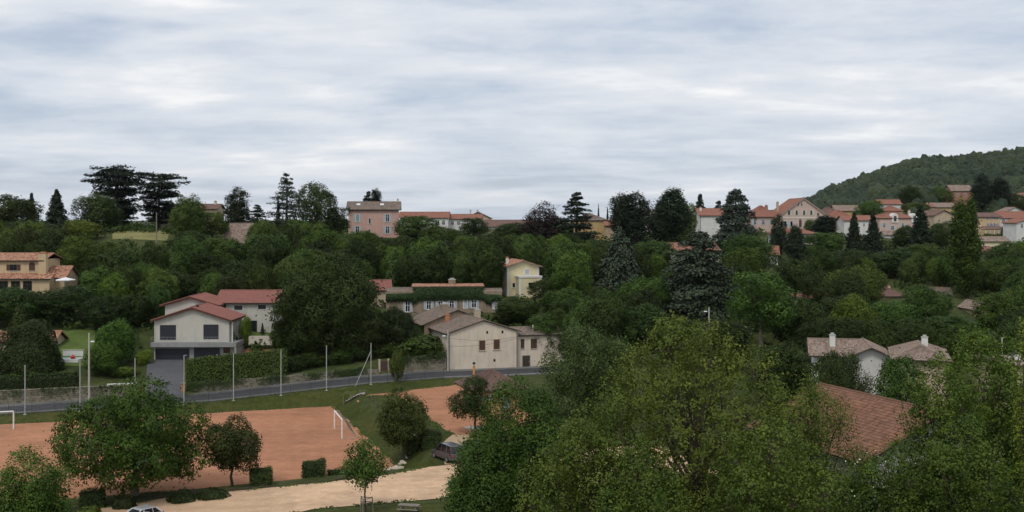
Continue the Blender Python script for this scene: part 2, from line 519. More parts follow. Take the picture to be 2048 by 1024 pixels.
# hillside support points: (photo column, distance, height)
TP = [(-350, 178, 2.9), (0, 178, 2.9), (130, 178, 2.9), (240, 178, 2.6), (420, 181, 3.2), (560, 181, 3.4), (700, 182, 4.2), (820, 186, 5.2), (900, 190, 3.2),
      (0, 190, 4.6), (130, 190, 5.2), (130, 202, 7.4), (-350, 205, 7), (60, 226, 12.0), (130, 250, 15), (130, 290, 22), (250, 300, 24.0), (130, 340, 25), (130, 420, 24.5), (-350, 250, 14), (-350, 320, 24), (-350, 420, 25),
      (330, 190, 4.3), (380, 205, 8), (350, 235, 12), (330, 270, 19), (330, 300, 23.5), (330, 350, 25), (330, 450, 24),
      (500, 200, 8), (500, 235, 11.5), (500, 285, 19), (500, 340, 24), (500, 450, 24),
      (650, 195, 5), (740, 230, 10), (740, 280, 16), (740, 345, 22.6), (740, 420, 24), (880, 213, 9.6), (880, 225, 10), (880, 300, 18),
      (1040, 240, 12), (1040, 205, 8), (1000, 280, 16), (1000, 350, 22), (1000, 440, 25), (1000, 195, 3.0), (1100, 192, 2.9), (1100, 203, 5.0),
      (1250, 190, 6), (1250, 250, 12), (1250, 300, 17), (1250, 360, 22.5), (1250, 470, 25),
      (1400, 150, 4), (1500, 190, 6), (1500, 220, 8), (1400, 300, 16.5), (1420, 385, 20.5), (1560, 320, 15), (1600, 370, 19.5), (1600, 430, 23), (1600, 540, 26),
      (1720, 150, 4.2), (1850, 145, 4), (1850, 200, 7), (1800, 262, 9.5), (1620, 270, 8.5), (1960, 240, 6.5), (1800, 340, 16), (1800, 440, 23), (1780, 520, 32), (1880, 520, 32), (1980, 430, 22), (1990, 390, 18.5), (1920, 600, 42), (2040, 600, 42),
      (2300, 150, 4), (2300, 250, 9), (2300, 350, 17), (2300, 450, 26), (2300, 600, 44),
      (1024, 60, 2.5), (1024, 95, 1.4), (1300, 60, 5), (1700, 60, 6), (2200, 60, 6), (1700, 95, 5), (1350, 110, 3), (2200, 100, 5), (300, 60, 0.3), (-300, 60, 0), (-300, 120, 0), (-600, 178, 2.5)]
tp = np.array([((u - 1024) / F * Y, Y, z) for u, Y, z in TP] + [(0, 0, 9), (-80, 0, 7), (80, 0, 9), (0, -80, 12), (-150, 20, 3), (150, 20, 7)])
def _k(r2): return np.where(r2 > 1e-9, 0.5 * r2 * np.log(np.maximum(r2, 1e-9)), 0.0)
_XY = tp[:, :2] / 100.0
_n = len(tp)
_d2 = ((_XY[:, None, :] - _XY[None, :, :]) ** 2).sum(-1)
_A = np.zeros((_n + 3, _n + 3))
_A[:_n, :_n] = _k(_d2) + np.eye(_n) * 0.004
_A[:_n, _n] = 1; _A[:_n, _n + 1:] = _XY
_A[_n, :_n] = 1; _A[_n + 1:, :_n] = _XY.T
_w = np.linalg.solve(_A, np.concatenate([tp[:, 2], np.zeros(3)]))
def t_spline(X, Y):
    P = np.stack([np.ravel(X), np.ravel(Y)], 1) / 100.0
    out = np.empty(len(P))
    for i in range(0, len(P), 20000):
        q = P[i:i + 20000]
        d2 = ((q[:, None, :] - _XY[None, :, :]) ** 2).sum(-1)
        out[i:i + 20000] = _k(d2) @ _w[:_n] + _w[_n] + q @ _w[_n + 1:]
    return np.clip(out, -1.0, 60.0).reshape(np.shape(X))
def sm(x, a, b):
    t = np.clip((x - a) / (b - a), 0, 1)
    return t * t * (3 - 2 * t)
HILL_U = [1440, 1560, 1600, 1650, 1700, 1750, 1800, 1850, 1900, 1950, 2048, 2300, 2700, 3300]
HILL_V = [442, 426, 400, 378, 356, 336, 319, 309, 309, 302, 294, 283, 295, 380]
HILL_Y = 1120.0
def far_z(X, Y):
    Ys = np.maximum(Y, 100.0)
    u = X / Ys * F + 1024
    zc = CAMZ - (np.interp(u, HILL_U, HILL_V) - HZ) / F * HILL_Y - 9.0
    zc = np.where(u < 1440, 23.0, np.maximum(zc, 23.0))
    t = np.clip((Y - 460) / (HILL_Y - 460), 0, 1)
    t = 0.5 * t + 0.5 * t * t * (3 - 2 * t)
    back = 1 - 0.7 * sm(Y, HILL_Y + 100, HILL_Y + 1500)
    return 23.0 + (zc - 23.0) * t * back
DRV = dict(k=(330 - 1024) / F, y0=165.5, y1=188.0, hw=3.0)
def drive_z(Y): return np.interp(Y, [160, 166.5, 185.5, 200], [1.0, 1.0, 4.2, 4.2])
def ground(X, Y):
    X = np.asarray(X, dtype=float); Y = np.asarray(Y, dtype=float)
    s, n = sn(X, Y)
    T = t_spline(np.clip(X, -420, 520), np.clip(Y, -60, 640))
    wf = sm(Y, 480, 640)
    T = T * (1 - wf) + far_z(X, Y) * wf
    zr, zl = z_road(s), z_lot(s)
    left = np.where(n <= 117, zl, np.where(n < 118.2, zl * (118.2 - n) / 1.2, 0.0))
    left = np.where(n > 164.9, zr * np.clip((n - 164.9) / 3.3, 0, 1), left)
    kk = sm(n, 117.5, 127.0)
    right = zl * (1 - kk) + ZUP * kk
    right = np.where(n > 160, ZUP + (zr - ZUP) * np.clip((n - 160) / 8.2, 0, 1), right)
    w = np.clip((s - 28.6) / 3.9, 0, 1)
    w = w * w * (3 - 2 * w)
    park = left * (1 - w) + right * w
    park = np.where(n > 168.2, zr, park)
    wp = sm(n, 62, 92) * np.where(n > 166.5, 1 - sm(s, 120, 150), 1 - sm(s, 60, 80)) * np.where(n < 177.4, 1, 1 - np.clip((n - 177.4) / 0.6, 0, 1))
    Z = T * (1 - wp) + park * wp
    # driveway cut into the slope, garage yard
    dx = np.abs(X - DRV['k'] * Y)
    wd = (1 - sm(dx, DRV['hw'] + 0.2, DRV['hw'] + 1.6)) * (Y > 166.3) * (1 - sm(Y, 189.0, 191.0)) * (n > 176)
    Z = Z * (1 - wd) + drive_z(Y) * wd
    return Z
def gz(X, Y): return float(ground(np.array([X]), np.array([Y]))[0])

def lines(segs):
    out = []
    for a, b_, st in segs:
        out += list(np.arange(a, b_, st))
    return np.array(out + [segs[-1][1]])
SL = lines([(-6000, -600, 600), (-600, -200, 40), (-200, -70, 6), (-70, 20, 2.0), (20, 28.6, 1.43), (28.6, 32.5, 0.65), (32.5, 80, 1.8), (80, 330, 4), (330, 1000, 16), (1000, 6000, 500)])
NL = lines([(-900, -50, 100), (-50, 92, 6), (92, 117, 2.5), (117, 118.2, 0.6), (118.2, 127.2, 1.5), (127.2, 160, 2.05), (160, 164.9, 1.63), (164.9, 168.2, 0.55), (168.2, 177.4, 2.3), (177.4, 178.0, 0.3), (178, 240, 1.6), (240, 460, 4), (460, 1400, 16), (1400, 9000, 800)])
SS, NN = np.meshgrid(SL, NL)
GX, GY = xy(SS, NN)
GZ = ground(GX, GY)
hs, hn = len(SL), len(NL)
idx = np.arange(hs * hn).reshape(hn, hs)
quads = np.stack([idx[:-1, :-1], idx[:-1, 1:], idx[1:, 1:], idx[1:, :-1]], -1).reshape(-1, 4)
me = np_mesh('ground', np.stack([GX.ravel(), GY.ravel(), GZ.ravel()], 1), quads, M['terrain_green'], smooth=True)
o = link('ground', me); tag(o, 'green hillside and valley floor under the whole village', 'ground', kind='structure')

def sheet_sn(name, poly, zf, mat, lift, label, cat):
    """flat or planar sheet given by a polygon in road coordinates"""
    v = []
    for s_, n_ in poly:
        X, Y = xy(s_, n_)
        v.append((X, Y, zf(s_, n_) + lift))
    mb = MB(); mb.add(v, [tuple(range(len(v)))])
    o = mb.build(name, M[mat])
    tag(o, label, cat, kind='structure')
    return o
def strip_sn(name, slist, n0, n1, zf, mat, lift, label, cat, cols=1):
    mb = MB()
    for i in range(len(slist)):
        for j in range(cols + 1):
            nn = n0 + (n1 - n0) * j / cols
            X, Y = xy(slist[i], nn); mb.v.append((X, Y, zf(slist[i], nn) + lift)); mb.t.append((0, 0, 0))
    c = cols + 1
    for i in range(len(slist) - 1):
        for j in range(cols):
            mb.f.append((i * c + j, (i + 1) * c + j, (i + 1) * c + j + 1, i * c + j + 1))
    o = mb.build(name, M[mat]); tag(o, label, cat, kind='structure')
    return o
gsn = lambda s_, n_: gz(*xy(s_, n_))
def drape(name, poly, mat, lift, label, cat, step=0.9, zfun=None):
    """polygon in X,Y cut into a fine grid that follows the ground (bmesh bisect for clean borders)"""
    import bmesh
    xs = [p[0] for p in poly]; ys = [p[1] for p in poly]
    bm = bmesh.new()
    from mathutils.geometry import tessellate_polygon
    vv_ = [bm.verts.new((p[0], p[1], 0)) for p in poly]
    for t3 in tessellate_polygon([[Vector((p[0], p[1], 0)) for p in poly]]): bm.faces.new([vv_[i] for i in t3])
    for k in range(int((max(xs) - min(xs)) / step)):
        bmesh.ops.bisect_plane(bm, geom=bm.verts[:] + bm.edges[:] + bm.faces[:], plane_co=(min(xs) + (k + 1) * step, 0, 0), plane_no=(1, 0, 0))
    for k in range(int((max(ys) - min(ys)) / step)):
        bmesh.ops.bisect_plane(bm, geom=bm.verts[:] + bm.edges[:] + bm.faces[:], plane_co=(0, min(ys) + (k + 1) * step, 0), plane_no=(0, 1, 0))
    V = np.array([v.co[:] for v in bm.verts])
    Z = ground(V[:, 0], V[:, 1])
    for v, z in zip(bm.verts, Z): v.co.z = z + lift
    bmesh.ops.recalc_face_normals(bm, faces=bm.faces[:])
    me = bpy.data.meshes.new(name); bm.to_mesh(me); bm.free()
    if len(me.polygons) and me.polygons[0].normal.z < 0: me.flip_normals()
    me.materials.append(M[mat])
    o = link(name, me); tag(o, label, cat, kind='structure')
    return o

# grassy verges and banks of the park (drawn over the darker hillside green)
drape('grass_bank', [xy(-70, 164.8), xy(28.4, 164.8), xy(28.4, 117.2), xy(36.3, 117.6), xy(36.3, 160.5), xy(50, 163.5), xy(50, 168.3), xy(-70, 168.3)], 'grass', 0.02, 'mown grass bank between the red pitch and the road', 'grass', 1.6)
drape('grass_verge', [xy(-70, 116.4), xy(36.3, 115.0), xy(36.3, 117.7), xy(28.0, 118.1), xy(-70, 118.1)], 'grass', 0.025, 'thin grass verge between pitch and gravel car park', 'grass', 1.6)
drape('park_lawn', [xy(-70, 80), xy(60, 80), xy(60, 100), xy(36, 101.5), xy(16, 103.0), xy(6, 98.5), xy(0, 96), xy(-70, 96)], 'grass', 0.025, 'park lawn in front of the gravel car park', 'grass', 2.5)
drape('grass_corner', [xy(37.2, 120.5), xy(47, 121.5), xy(47, 127.5), xy(41, 126.3), xy(37.5, 124.0)], 'grass', 0.02, 'grass corner beside the sandy path', 'grass', 1.0)
sheet_sn('clay_pitch', [(-75, 118.1), (28.4, 118.1), (28.4, 164.8), (-75, 164.8)], lambda s_, n_: 0, 'red_clay', 0.035, 'red clay football pitch', 'pitch')
drape('clay_playground', [xy(36.3, 127.4), xy(38.6, 125.4), xy(43, 127.8), xy(50, 129), xy(51, 164), xy(50, 164.3), xy(36.3, 161.4), xy(31.0, 160.2), xy(30.9, 158.7), xy(36.3, 159.4)], 'red_clay', 0.045, 'upper red clay play area beside the pitch', 'playground', 1.5)
drape('sand_path', [xy(36.3, 127.3), xy(33.8, 123.6), xy(32.4, 116.8), xy(35.6, 116.2), xy(36.4, 121.6), xy(39.0, 125.9)], 'sand_path', 0.065, 'sandy path from the car park to the play area', 'path', 0.8)
drape('car_park', [xy(-60, 97), xy(-14, 98.0), xy(0, 97.5), xy(6, 100), xy(16, 104.2), xy(28, 103.2), xy(38, 102.2), xy(58, 101), xy(58, 117.5), xy(36, 116.6), xy(30.4, 116.5), xy(24, 114.4), xy(12, 114.2), xy(4, 114.4), xy(-3, 112.6), xy(-10, 110.5), xy(-60, 108.5)], 'gravel', 0.055, 'pale gravel car park and track below the pitch', 'car park', 2.0)
SR = sorted(set([float(x) for x in np.arange(-120, 124, 4)] + ZR_S[1:-2]))
strip_sn('road', SR, 169.6, 175.6, lambda s_, n_: z_road(s_), 'asphalt', 0.035, 'asphalt road climbing past the pitch', 'road')
for k_, (na, nb) in enumerate(((168.45, 169.6), (175.6, 177.3))):
    mb = MB()
    for a_, b_ in zip(SR[:-1], SR[1:]):
        P = []
        for zz in (0.0, 0.14):
            for s_, n_ in ((a_, na), (b_, na), (b_, nb), (a_, nb)):
                X, Y = xy(s_, n_); P.append((X, Y, float(z_road(s_)) + zz))
        mb.add(P, [(4, 5, 6, 7), (0, 1, 5, 4), (2, 3, 7, 6)])
    o = mb.build('pavement', M['pavement'])
    tag(o, ('narrow concrete kerb strip along the pitch side of the road', 'pavement at the foot of the stone walls across the road')[k_], 'pavement', kind='structure')
mb = MB()
ys_ = np.linspace(166.6, 187.6, 12)
for Y in ys_:
    for d in (-1, 1):
        mb.v.append((DRV['k'] * Y + d * DRV['hw'], Y, float(drive_z(Y)) + 0.05)); mb.t.append((0, 0, 0))
for i in range(11):
    mb.f.append((2 * i, 2 * i + 1, 2 * i + 3, 2 * i + 2))
o = mb.build('driveway', M['driveway']); tag(o, 'steep grey driveway up to the garage of the cream house', 'driveway', kind='structure')
def px_drape(name, pix, Y0, mat, lift, label, cat, step=1.5):
    """pix: (u, Y) corners on the ground"""
    drape(name, [(xpx(u, Y), Y) for u, Y in pix], mat, lift, label, cat, step)
px_drape('lawn', [(95, 183), (190, 183), (190, 203), (95, 203)], 0, 'lawn', 0.05, 'bright garden lawn behind the dark hedge', 'lawn')
px_drape('lawn', [(470, 193), (556, 193), (556, 199.5), (470, 199.5)], 0, 'lawn', 0.05, 'small lawn before the wing of the cream house', 'lawn')
px_drape('meadow', [(225, 292), (335, 292), (340, 318), (225, 318)], 0, 'dry_meadow', 0.06, 'pale dry meadow below the cedars on the ridge', 'meadow', 3)
px_drape('garden_soil', [(472, 184), (556, 184), (556, 192.5), (472, 192.5)], 0, 'soil', 0.05, 'bare orange soil bed beside the cream house', 'soil')

# ================================================================== vegetation builders
def unit(a): return a / np.maximum(np.linalg.norm(a, axis=-1, keepdims=True), 1e-9)
def leaf_arrays(P, N, size, rng, aspect=0.62, axis=None, shade=None):
    """one folded rhombus per leaf"""
    n = len(P)
    N = unit(N)
    if shade is not None:
        N = np.where((N * shade).sum(1, keepdims=True) < 0, -N, N)
    r = rng.normal(size=(n, 3)) if axis is None else axis + rng.normal(size=(n, 3)) * 0.35
    a = unit(r - (r * N).sum(1, keepdims=True) * N)
    b_ = np.cross(N, a)
    L = (np.asarray(size) * rng.uniform(0.65, 1.35, n))[:, None]
    W = L * aspect
    V = np.empty((n, 4, 3))
    V[:, 0] = P + a * L * 0.5
    V[:, 1] = P + b_ * W * 0.5 + N * L * 0.10
    V[:, 2] = P - a * L * 0.5
    V[:, 3] = P - b_ * W * 0.5 + N * L * 0.10
    Q = np.arange(n * 4).reshape(n, 4)
    if shade is not None:
        S = unit(unit(shade) + N * 0.30 + rng.normal(size=(n, 3)) * 0.08)
        return V.reshape(-1, 3), Q, np.repeat(S, 4, 0)
    return V.reshape(-1, 3), Q
def rand_dirs(n, rng, up=0.0):
    d = rng.normal(size=(n, 3)); d = unit(d); d[:, 2] += up
    return unit(d)
def limb(mb, p0, p1, r0, r1, rng, n=5, seg=4, wob=0.06):
    p0, p1 = np.array(p0), np.array(p1)
    L = np.linalg.norm(p1 - p0)
    pts = [tuple(p0 + (p1 - p0) * t + (rng.normal(size=3) * wob * L * (0 < t < 1)) + np.array([0, 0, 0.10 * L * math.sin(math.pi * t)])) for t in np.linspace(0, 1, seg)]
    mb.tube(pts, list(np.linspace(r0, r1, seg)), n)

def broadleaf(seed, H=10.0, W=9.0, c0=0.12, nl=16, ntw=900, lpt=8, leaf=0.36, spread=0.35, lob=(0.30, 0.46), mat='leaf', bark='bark', twigs=40, fill=0.62, columnar=False, inner=0.18, tr=0.025, up=0.25):
    rng = np.random.default_rng(seed)
    a, c, zc = W / 2, (1 - c0) * H / 2, (1 + c0) * H / 2
    ext = np.array([a, a, c])
    cen = []
    tries = 0
    while len(cen) < nl and tries < 4000:
        tries += 1
        q = rand_dirs(1, rng)[0] * rng.uniform(0.25, 1.0) ** (1 / 2.2) * fill
        if not columnar and q[2] < -0.45: continue
        if all(np.linalg.norm(q - k) > 0.30 * (1 - tries / 5000) for k in cen): cen.append(q)
    cen = np.array(cen)
    rad = rng.uniform(lob[0], lob[1], len(cen))
    P, N = [], []
    per = int(ntw / len(cen))
    for i in range(len(cen)):
        d = rand_dirs(int(per * 1.6), rng, up)
        rr = rad[i] * (0.80 + 0.30 * rng.random((len(d), 1)))
        q = cen[i] + d * rr
        keep = np.ones(len(q), bool)
        for j in range(len(cen)):
            if j != i: keep &= np.linalg.norm(q - cen[j], axis=1) > rad[j] * 0.78
        keep |= rng.random(len(q)) < 0.06
        P.append(q[keep]); N.append(d[keep])
    P, N = np.concatenate(P), np.concatenate(N)
    # bare gaps here and there
    gaps = rand_dirs(7, rng) * 0.85
    g = np.ones(len(P), bool)
    for k in gaps: g &= (np.linalg.norm(P - k, axis=1) > rng.uniform(0.08, 0.17)) | (rng.random(len(P)) < 0.25)
    P, N = P[g], N[g]
    twp = P * ext + np.array([0, 0, zc])
    LP = np.repeat(twp, lpt, 0) + rng.normal(size=(len(twp) * lpt, 3)) * spread * np.array([1, 1, 0.75])
    LS = np.repeat(N, lpt, 0) + np.array([0, 0, 0.15])
    LN = np.repeat(N, lpt, 0) * 0.8 + np.array([0, 0, 0.45]) + rng.normal(size=LP.shape) * 0.62
    ni = int(len(LP) * inner)
    IP = cen[rng.integers(0, len(cen), ni)] + rng.normal(size=(ni, 3)) * 0.16
    LS = np.concatenate([LS, IP + rng.normal(size=IP.shape) * 0.1])
    IP = IP * ext + np.array([0, 0, zc])
    LP = np.concatenate([LP, IP]); LN = np.concatenate([LN, rng.normal(size=IP.shape)])
    # bring the crown to its stated width and height
    kxy = (W / 2) / np.percentile(np.hypot(LP[:, 0], LP[:, 1]), 97.5)
    zt_, zb_ = np.percentile(LP[:, 2], 99.6), np.percentile(LP[:, 2], 0.8)
    fitz = lambda z: c0 * H + (z - zb_) / (zt_ - zb_) * (H - c0 * H)
    def fit(p):
        p = np.array(p, dtype=float); p[..., 0] *= kxy; p[..., 1] *= kxy; p[..., 2] = fitz(p[..., 2]); return p
    LP, twp = fit(LP), fit(twp)
    ok = LP[:, 2] > 0.02 * H
    V, Q, NS = leaf_arrays(LP[ok], LN[ok], leaf, rng, shade=LS[ok])
    crown = np_mesh('crown', V, Q, M[mat], normals=NS)
    mb = MB()
    tz = max(c0 * H * 1.15, 0.22 * H)
    r = tr * H
    mb.tube([(0, 0, -0.5), (0.01 * H, 0, 0.05 * H), (0, 0.012 * H, tz * 0.6), (0.015 * H, 0, tz)], [r * 1.5, r * 1.1, r * 0.95, r * 0.8], 8)
    mb.tube([(0.015 * H, 0, tz - 0.01), (0, 0.02 * H, zc), (0.02 * H, 0, zc + c * 0.55)], [r * 0.8, r * 0.45, r * 0.1], 6)
    cr_ = fit(cen * ext + np.array([0, 0, zc]))
    cr_[:, 2] = np.maximum(cr_[:, 2], 0.3)
    for p in cr_:
        st = np.array([0.01 * H, 0, min(tz + 0.35 * max(0, p[2] - tz), p[2])])
        limb(mb, st, p, r * 0.42, r * 0.14, rng)
    if twigs and len(twp):
        for p in twp[rng.integers(0, len(twp), twigs)]:
            k = cr_[np.argmin(np.linalg.norm(cr_ - p, axis=1))]
            limb(mb, k, p, r * 0.13, r * 0.04, rng, 3, 3)
    me = bpy.data.meshes.new('trunk'); me.from_pydata(mb.v, [], mb.f); me.materials.append(M[bark]); me.update()
    return crown, me

def conifer(seed, H=10.0, W=5.0, style='spruce', z0=0.08, whorls=16, per=7, leaf=0.30, dens=26, mat='leaf_conifer', bark='bark', gaps=0.0):
    rng = np.random.default_rng(seed)
    LP, LN, LA = [], [], []
    mb = MB()
    tr = 0.018 * H
    mb.tube([(0, 0, -0.5), (0, 0, 0.3 * H), (0.01 * H, 0, 0.7 * H), (0, 0, 0.99 * H)], [tr * 1.4, tr, tr * 0.6, tr * 0.12], 7)
    for w in range(whorls):
        t = (w + rng.uniform(-0.25, 0.25)) / whorls
        z = H * (z0 + (0.985 - z0) * min(max(t, 0), 0.99))
        zw = z
        if style in ('spruce', 'blue'):
            prof = ((1 - t) ** 0.85 * 0.98 + 0.03) if style == 'spruce' else np.interp(t, [0, 0.25, 0.55, 0.8, 0.93, 1.0], [1.0, 0.95, 0.74, 0.46, 0.26, 0.06])
        elif style == 'cedar':
            prof = np.interp(t, [0, 0.15, 0.45, 0.75, 0.92, 1.0], [0.55, 0.72, 0.78, 1.0, 0.85, 0.40])
        elif style == 'tiered':
            prof = np.interp(t, [0, 0.2, 0.55, 0.8, 1.0], [0.85, 1.0, 0.72, 0.42, 0.10])
        elif style == 'weep':
            prof = np.interp(t, [0, 0.3, 0.7, 1.0], [1.0, 0.8, 0.5, 0.12])
        else:
            prof = (1 - t) ** 0.7
        nb = per if style not in ('cedar', 'tiered') else max(4, per - 2)
        a0 = rng.uniform(0, 6.28)
        for k in range(nb):
            if rng.random() < gaps: continue
            an = a0 + 6.283 * k / nb + rng.uniform(-0.35, 0.35)
            z = zw + rng.uniform(-0.55, 0.55) * H / whorls * (1 - 0.5 * t)
            L = W / 2 * prof * (rng.uniform(0.45, 1.12) if style in ('cedar', 'tiered') else rng.uniform(0.62, 1.08))
            if L < 0.12: L = 0.12
            d = np.array([math.cos(an), math.sin(an), 0])
            side = np.array([-d[1], d[0], 0])
            if style == 'spruce': rise, droop = 0.05, -0.30
            elif style == 'blue': rise, droop = 0.20, -0.28
            elif style == 'weep': rise, droop = 0.25, -1.05
            elif style == 'cedar': rise, droop = 0.28, -0.16
            elif style == 'tiered': rise, droop = 0.12, -0.14
            else: rise, droop = 0.7, -0.1
            f = lambda tt: np.array([0, 0, z]) + d * L * tt + np.array([0, 0, L * (rise * tt + droop * tt * tt)])
            mb.tube([tuple(f(0)), tuple(f(0.5)), tuple(f(1.0))], [tr * 0.35 * (1 - t * 0.7), tr * 0.2 * (1 - t * 0.6), tr * 0.05], 3)
            m = max(10, int(dens * (0.30 + L / (W / 2))))
            tt = rng.uniform(0.12, 1.0, m) ** 0.8
            base = np.stack([f(x) for x in tt])
            flat = {'cedar': 0.26, 'tiered': 0.30, 'blue': 0.26}.get(style, 0.22)
            lat = rng.normal(size=m) * L * flat * (1.1 - tt * 0.55)
            vert = rng.normal(size=m) * (0.035 if style in ('cedar', 'tiered', 'blue') else 0.06) * W * 0.5
            if style in ('spruce', 'weep'): vert -= np.abs(lat) * 0.35
            if style == 'weep': vert -= rng.random(m) * 0.16 * W * tt
            LP.append(base + side * lat[:, None] + np.array([0, 0, 1.0]) * vert[:, None])
            up_ = 0.9 if style in ('cedar', 'tiered', 'blue') else 0.45
            LN.append(np.tile(np.array([0, 0, up_]), (m, 1)) + d * 0.3 + rng.normal(size=(m, 3)) * 0.5)
            LA.append(np.tile(d + np.array([0, 0, -0.2 if style != 'weep' else -1.2]), (m, 1)) + side * np.sign(lat)[:, None] * 0.6)
    LP, LN, LA = np.concatenate(LP), np.concatenate(LN), np.concatenate(LA)
    k_ = (W / 2) / np.percentile(np.hypot(LP[:, 0], LP[:, 1]), 98.5)
    LP = LP * np.array([k_, k_, 1.0])
    LS = unit(LP * np.array([1, 1, 0])) * 0.55 + np.array([0, 0, 0.75])
    V, Q, NS = leaf_arrays(LP, LN, leaf, rng, 0.5, LA, shade=LS)
    crown = np_mesh('crown', V, Q, M[mat], normals=NS)
    me = bpy.data.meshes.new('trunk'); me.from_pydata(mb.v, [], mb.f); me.materials.append(M[bark]); me.update()
    return crown, me

PROTO = {}
def proto(key, H, W, fn):
    PROTO[key] = (H, W, fn)
for i in range(5):
    proto('round%d' % i, 10, 9, broadleaf(11 + i, nl=13 + 3 * i, ntw=1250, lpt=12, leaf=0.31, spread=0.24))
proto('round5', 10, 9, broadleaf(21, nl=9, ntw=1150, lpt=12, leaf=0.30, spread=0.22, lob=(0.36, 0.54), fill=0.55))
proto('round6', 10, 8, broadleaf(22, W=8, nl=40, ntw=1300, lpt=11, leaf=0.26, spread=0.26, lob=(0.14, 0.25), fill=0.78))
proto('round7', 10, 7.5, broadleaf(23, W=7.5, c0=0.22, nl=14, ntw=620, lpt=12, leaf=0.28, spread=0.24, lob=(0.2, 0.36), fill=0.74, bark='bark_pale', inner=0.08, tr=0.02))
for i in range(2):
    proto('bush%d' % i, 5, 6, broadleaf(31 + i, H=5, W=6, c0=0.0, nl=14, ntw=520, lpt=8, leaf=0.30, spread=0.20, twigs=10))
proto('oak', 17, 19, broadleaf(41, H=17, W=19, c0=0.05, nl=34, ntw=3000, lpt=11, leaf=0.38, spread=0.30, lob=(0.20, 0.34), fill=0.74))
proto('plane', 10, 15, broadleaf(42, H=10.5, W=15, c0=0.14, nl=30, ntw=2300, lpt=16, leaf=0.25, spread=0.22, lob=(0.20, 0.36), fill=0.74, bark='bark_pale', tr=0.035, up=0.1))
proto('maple0', 7.5, 6, broadleaf(43, H=7.5, W=6, c0=0.22, nl=16, ntw=1000, lpt=12, leaf=0.20, spread=0.17, lob=(0.26, 0.42), fill=0.66, tr=0.018))
proto('maple1', 7.5, 6, broadleaf(44, H=7.5, W=6, c0=0.26, nl=14, ntw=800, lpt=12, leaf=0.20, spread=0.18, lob=(0.24, 0.42), fill=0.68, tr=0.018))
proto('maple2', 7.5, 6, broadleaf(45, H=7.5, W=6, c0=0.28, nl=12, ntw=560, lpt=11, leaf=0.20, spread=0.18, lob=(0.20, 0.38), fill=0.72, tr=0.018, inner=0.10))
proto('young', 5, 3.6, broadleaf(46, H=5.6, W=3.7, c0=0.40, nl=11, ntw=300, lpt=10, leaf=0.19, spread=0.20, lob=(0.24, 0.42), fill=0.66, tr=0.012, inner=0.1))
proto('willow', 10, 12, broadleaf(47, H=10, W=12, c0=0.02, nl=30, ntw=1700, lpt=11, leaf=0.24, spread=0.36, lob=(0.18, 0.32), fill=0.74, inner=0.1))
proto('poplar', 20, 5.6, broadleaf(48, H=20, W=5.6, c0=0.06, nl=46, ntw=1900, lpt=8, leaf=0.36, spread=0.30, lob=(0.16, 0.30), fill=0.80, columnar=True, up=0.5))
proto('column0', 12, 5.0, broadleaf(49, H=12, W=5, c0=0.03, nl=30, ntw=1200, lpt=9, leaf=0.30, spread=0.24, lob=(0.20, 0.34), fill=0.72, columnar=True, mat='leaf_conifer', up=0.6))
proto('column1', 12, 5.0, broadleaf(50, H=12, W=5, c0=0.03, nl=24, ntw=1200, lpt=9, leaf=0.30, spread=0.24, lob=(0.22, 0.40), fill=0.66, columnar=True, mat='leaf_conifer', up=0.6))
proto('beech', 12, 9, broadleaf(51, H=12, W=9, c0=0.02, nl=22, ntw=1300, lpt=9, leaf=0.36, spread=0.32, mat='leaf_purple'))
proto('spruce0', 12, 6, conifer(61, 12, 6, 'spruce', whorls=24, per=9, leaf=0.46, dens=44))
proto('spruce1', 12, 6, conifer(62, 12, 6, 'spruce', whorls=20, per=8, leaf=0.46, dens=44, gaps=0.06))
proto('cedar0', 16, 13, conifer(63, 16, 13, 'cedar', 0.10, 15, 11, 0.62, 120))
proto('cedar1', 16, 12, conifer(64, 16, 12, 'cedar', 0.14, 13, 11, 0.60, 105, gaps=0.05))
proto('tiered0', 14, 9, conifer(65, 14, 9, 'tiered', 0.06, 15, 9, 0.52, 95, gaps=0.10))
proto('tiered1', 16, 9, conifer(66, 16, 9, 'tiered', 0.24, 17, 8, 0.46, 60, gaps=0.2))
proto('blue0', 16, 13, conifer(67, 16, 13, 'blue', 0.03, 15, 10, 0.55, 130, 'leaf_blue'))
proto('blue1', 16, 10, conifer(68, 16, 10, 'blue', 0.03, 15, 9, 0.52, 100, 'leaf_blue'))
proto('weep', 13, 11, conifer(69, 13, 11, 'weep', 0.06, 15, 10, 0.55, 110, 'leaf_blue'))

TREES = []
def tree(kind, u, vtop, wpx, Y, label, tint=(1, 1, 1), group=None, cat='tree', name=None, rot=None, hscale=1.0, zb=None):
    H0, W0, (crown, wood) = PROTO[kind]
    X = xpx(u, Y)
    z0 = gz(X, Y) if zb is None else zb
    h = (zpx(vtop, Y) - z0) * hscale
    w = wpx / F * Y
    if h < 1.0:
        print('LOW TREE', label, round(h, 2)); h = 1.0
    kb = 1.2 if max(tint) > 0.8 else 1.0
    hv = rng0.uniform(-1, 1)
    tint = (tint[0] * kb * (1 + 0.10 * hv), tint[1] * kb, tint[2] * kb * (1 - 0.15 * hv))
    nm = name or {'r': 'broadleaf_tree', 'b': 'bush'}.get(kind[0], 'tree')
    rt = empty(nm, (X, Y, z0 - 0.1), rng0.uniform(0, 6.28) if rot is None else rot)
    rt.scale = (w / W0, w / W0, (h + 0.1) / H0)
    tag(rt, label, cat, group)
    for part, m_ in (('trunk', wood), ('crown', crown)):
        o = link(part, m_, rt)
        o.color = (tint[0], tint[1], tint[2], 1)
    TREES.append((X, Y, w, z0, h))
    return rt

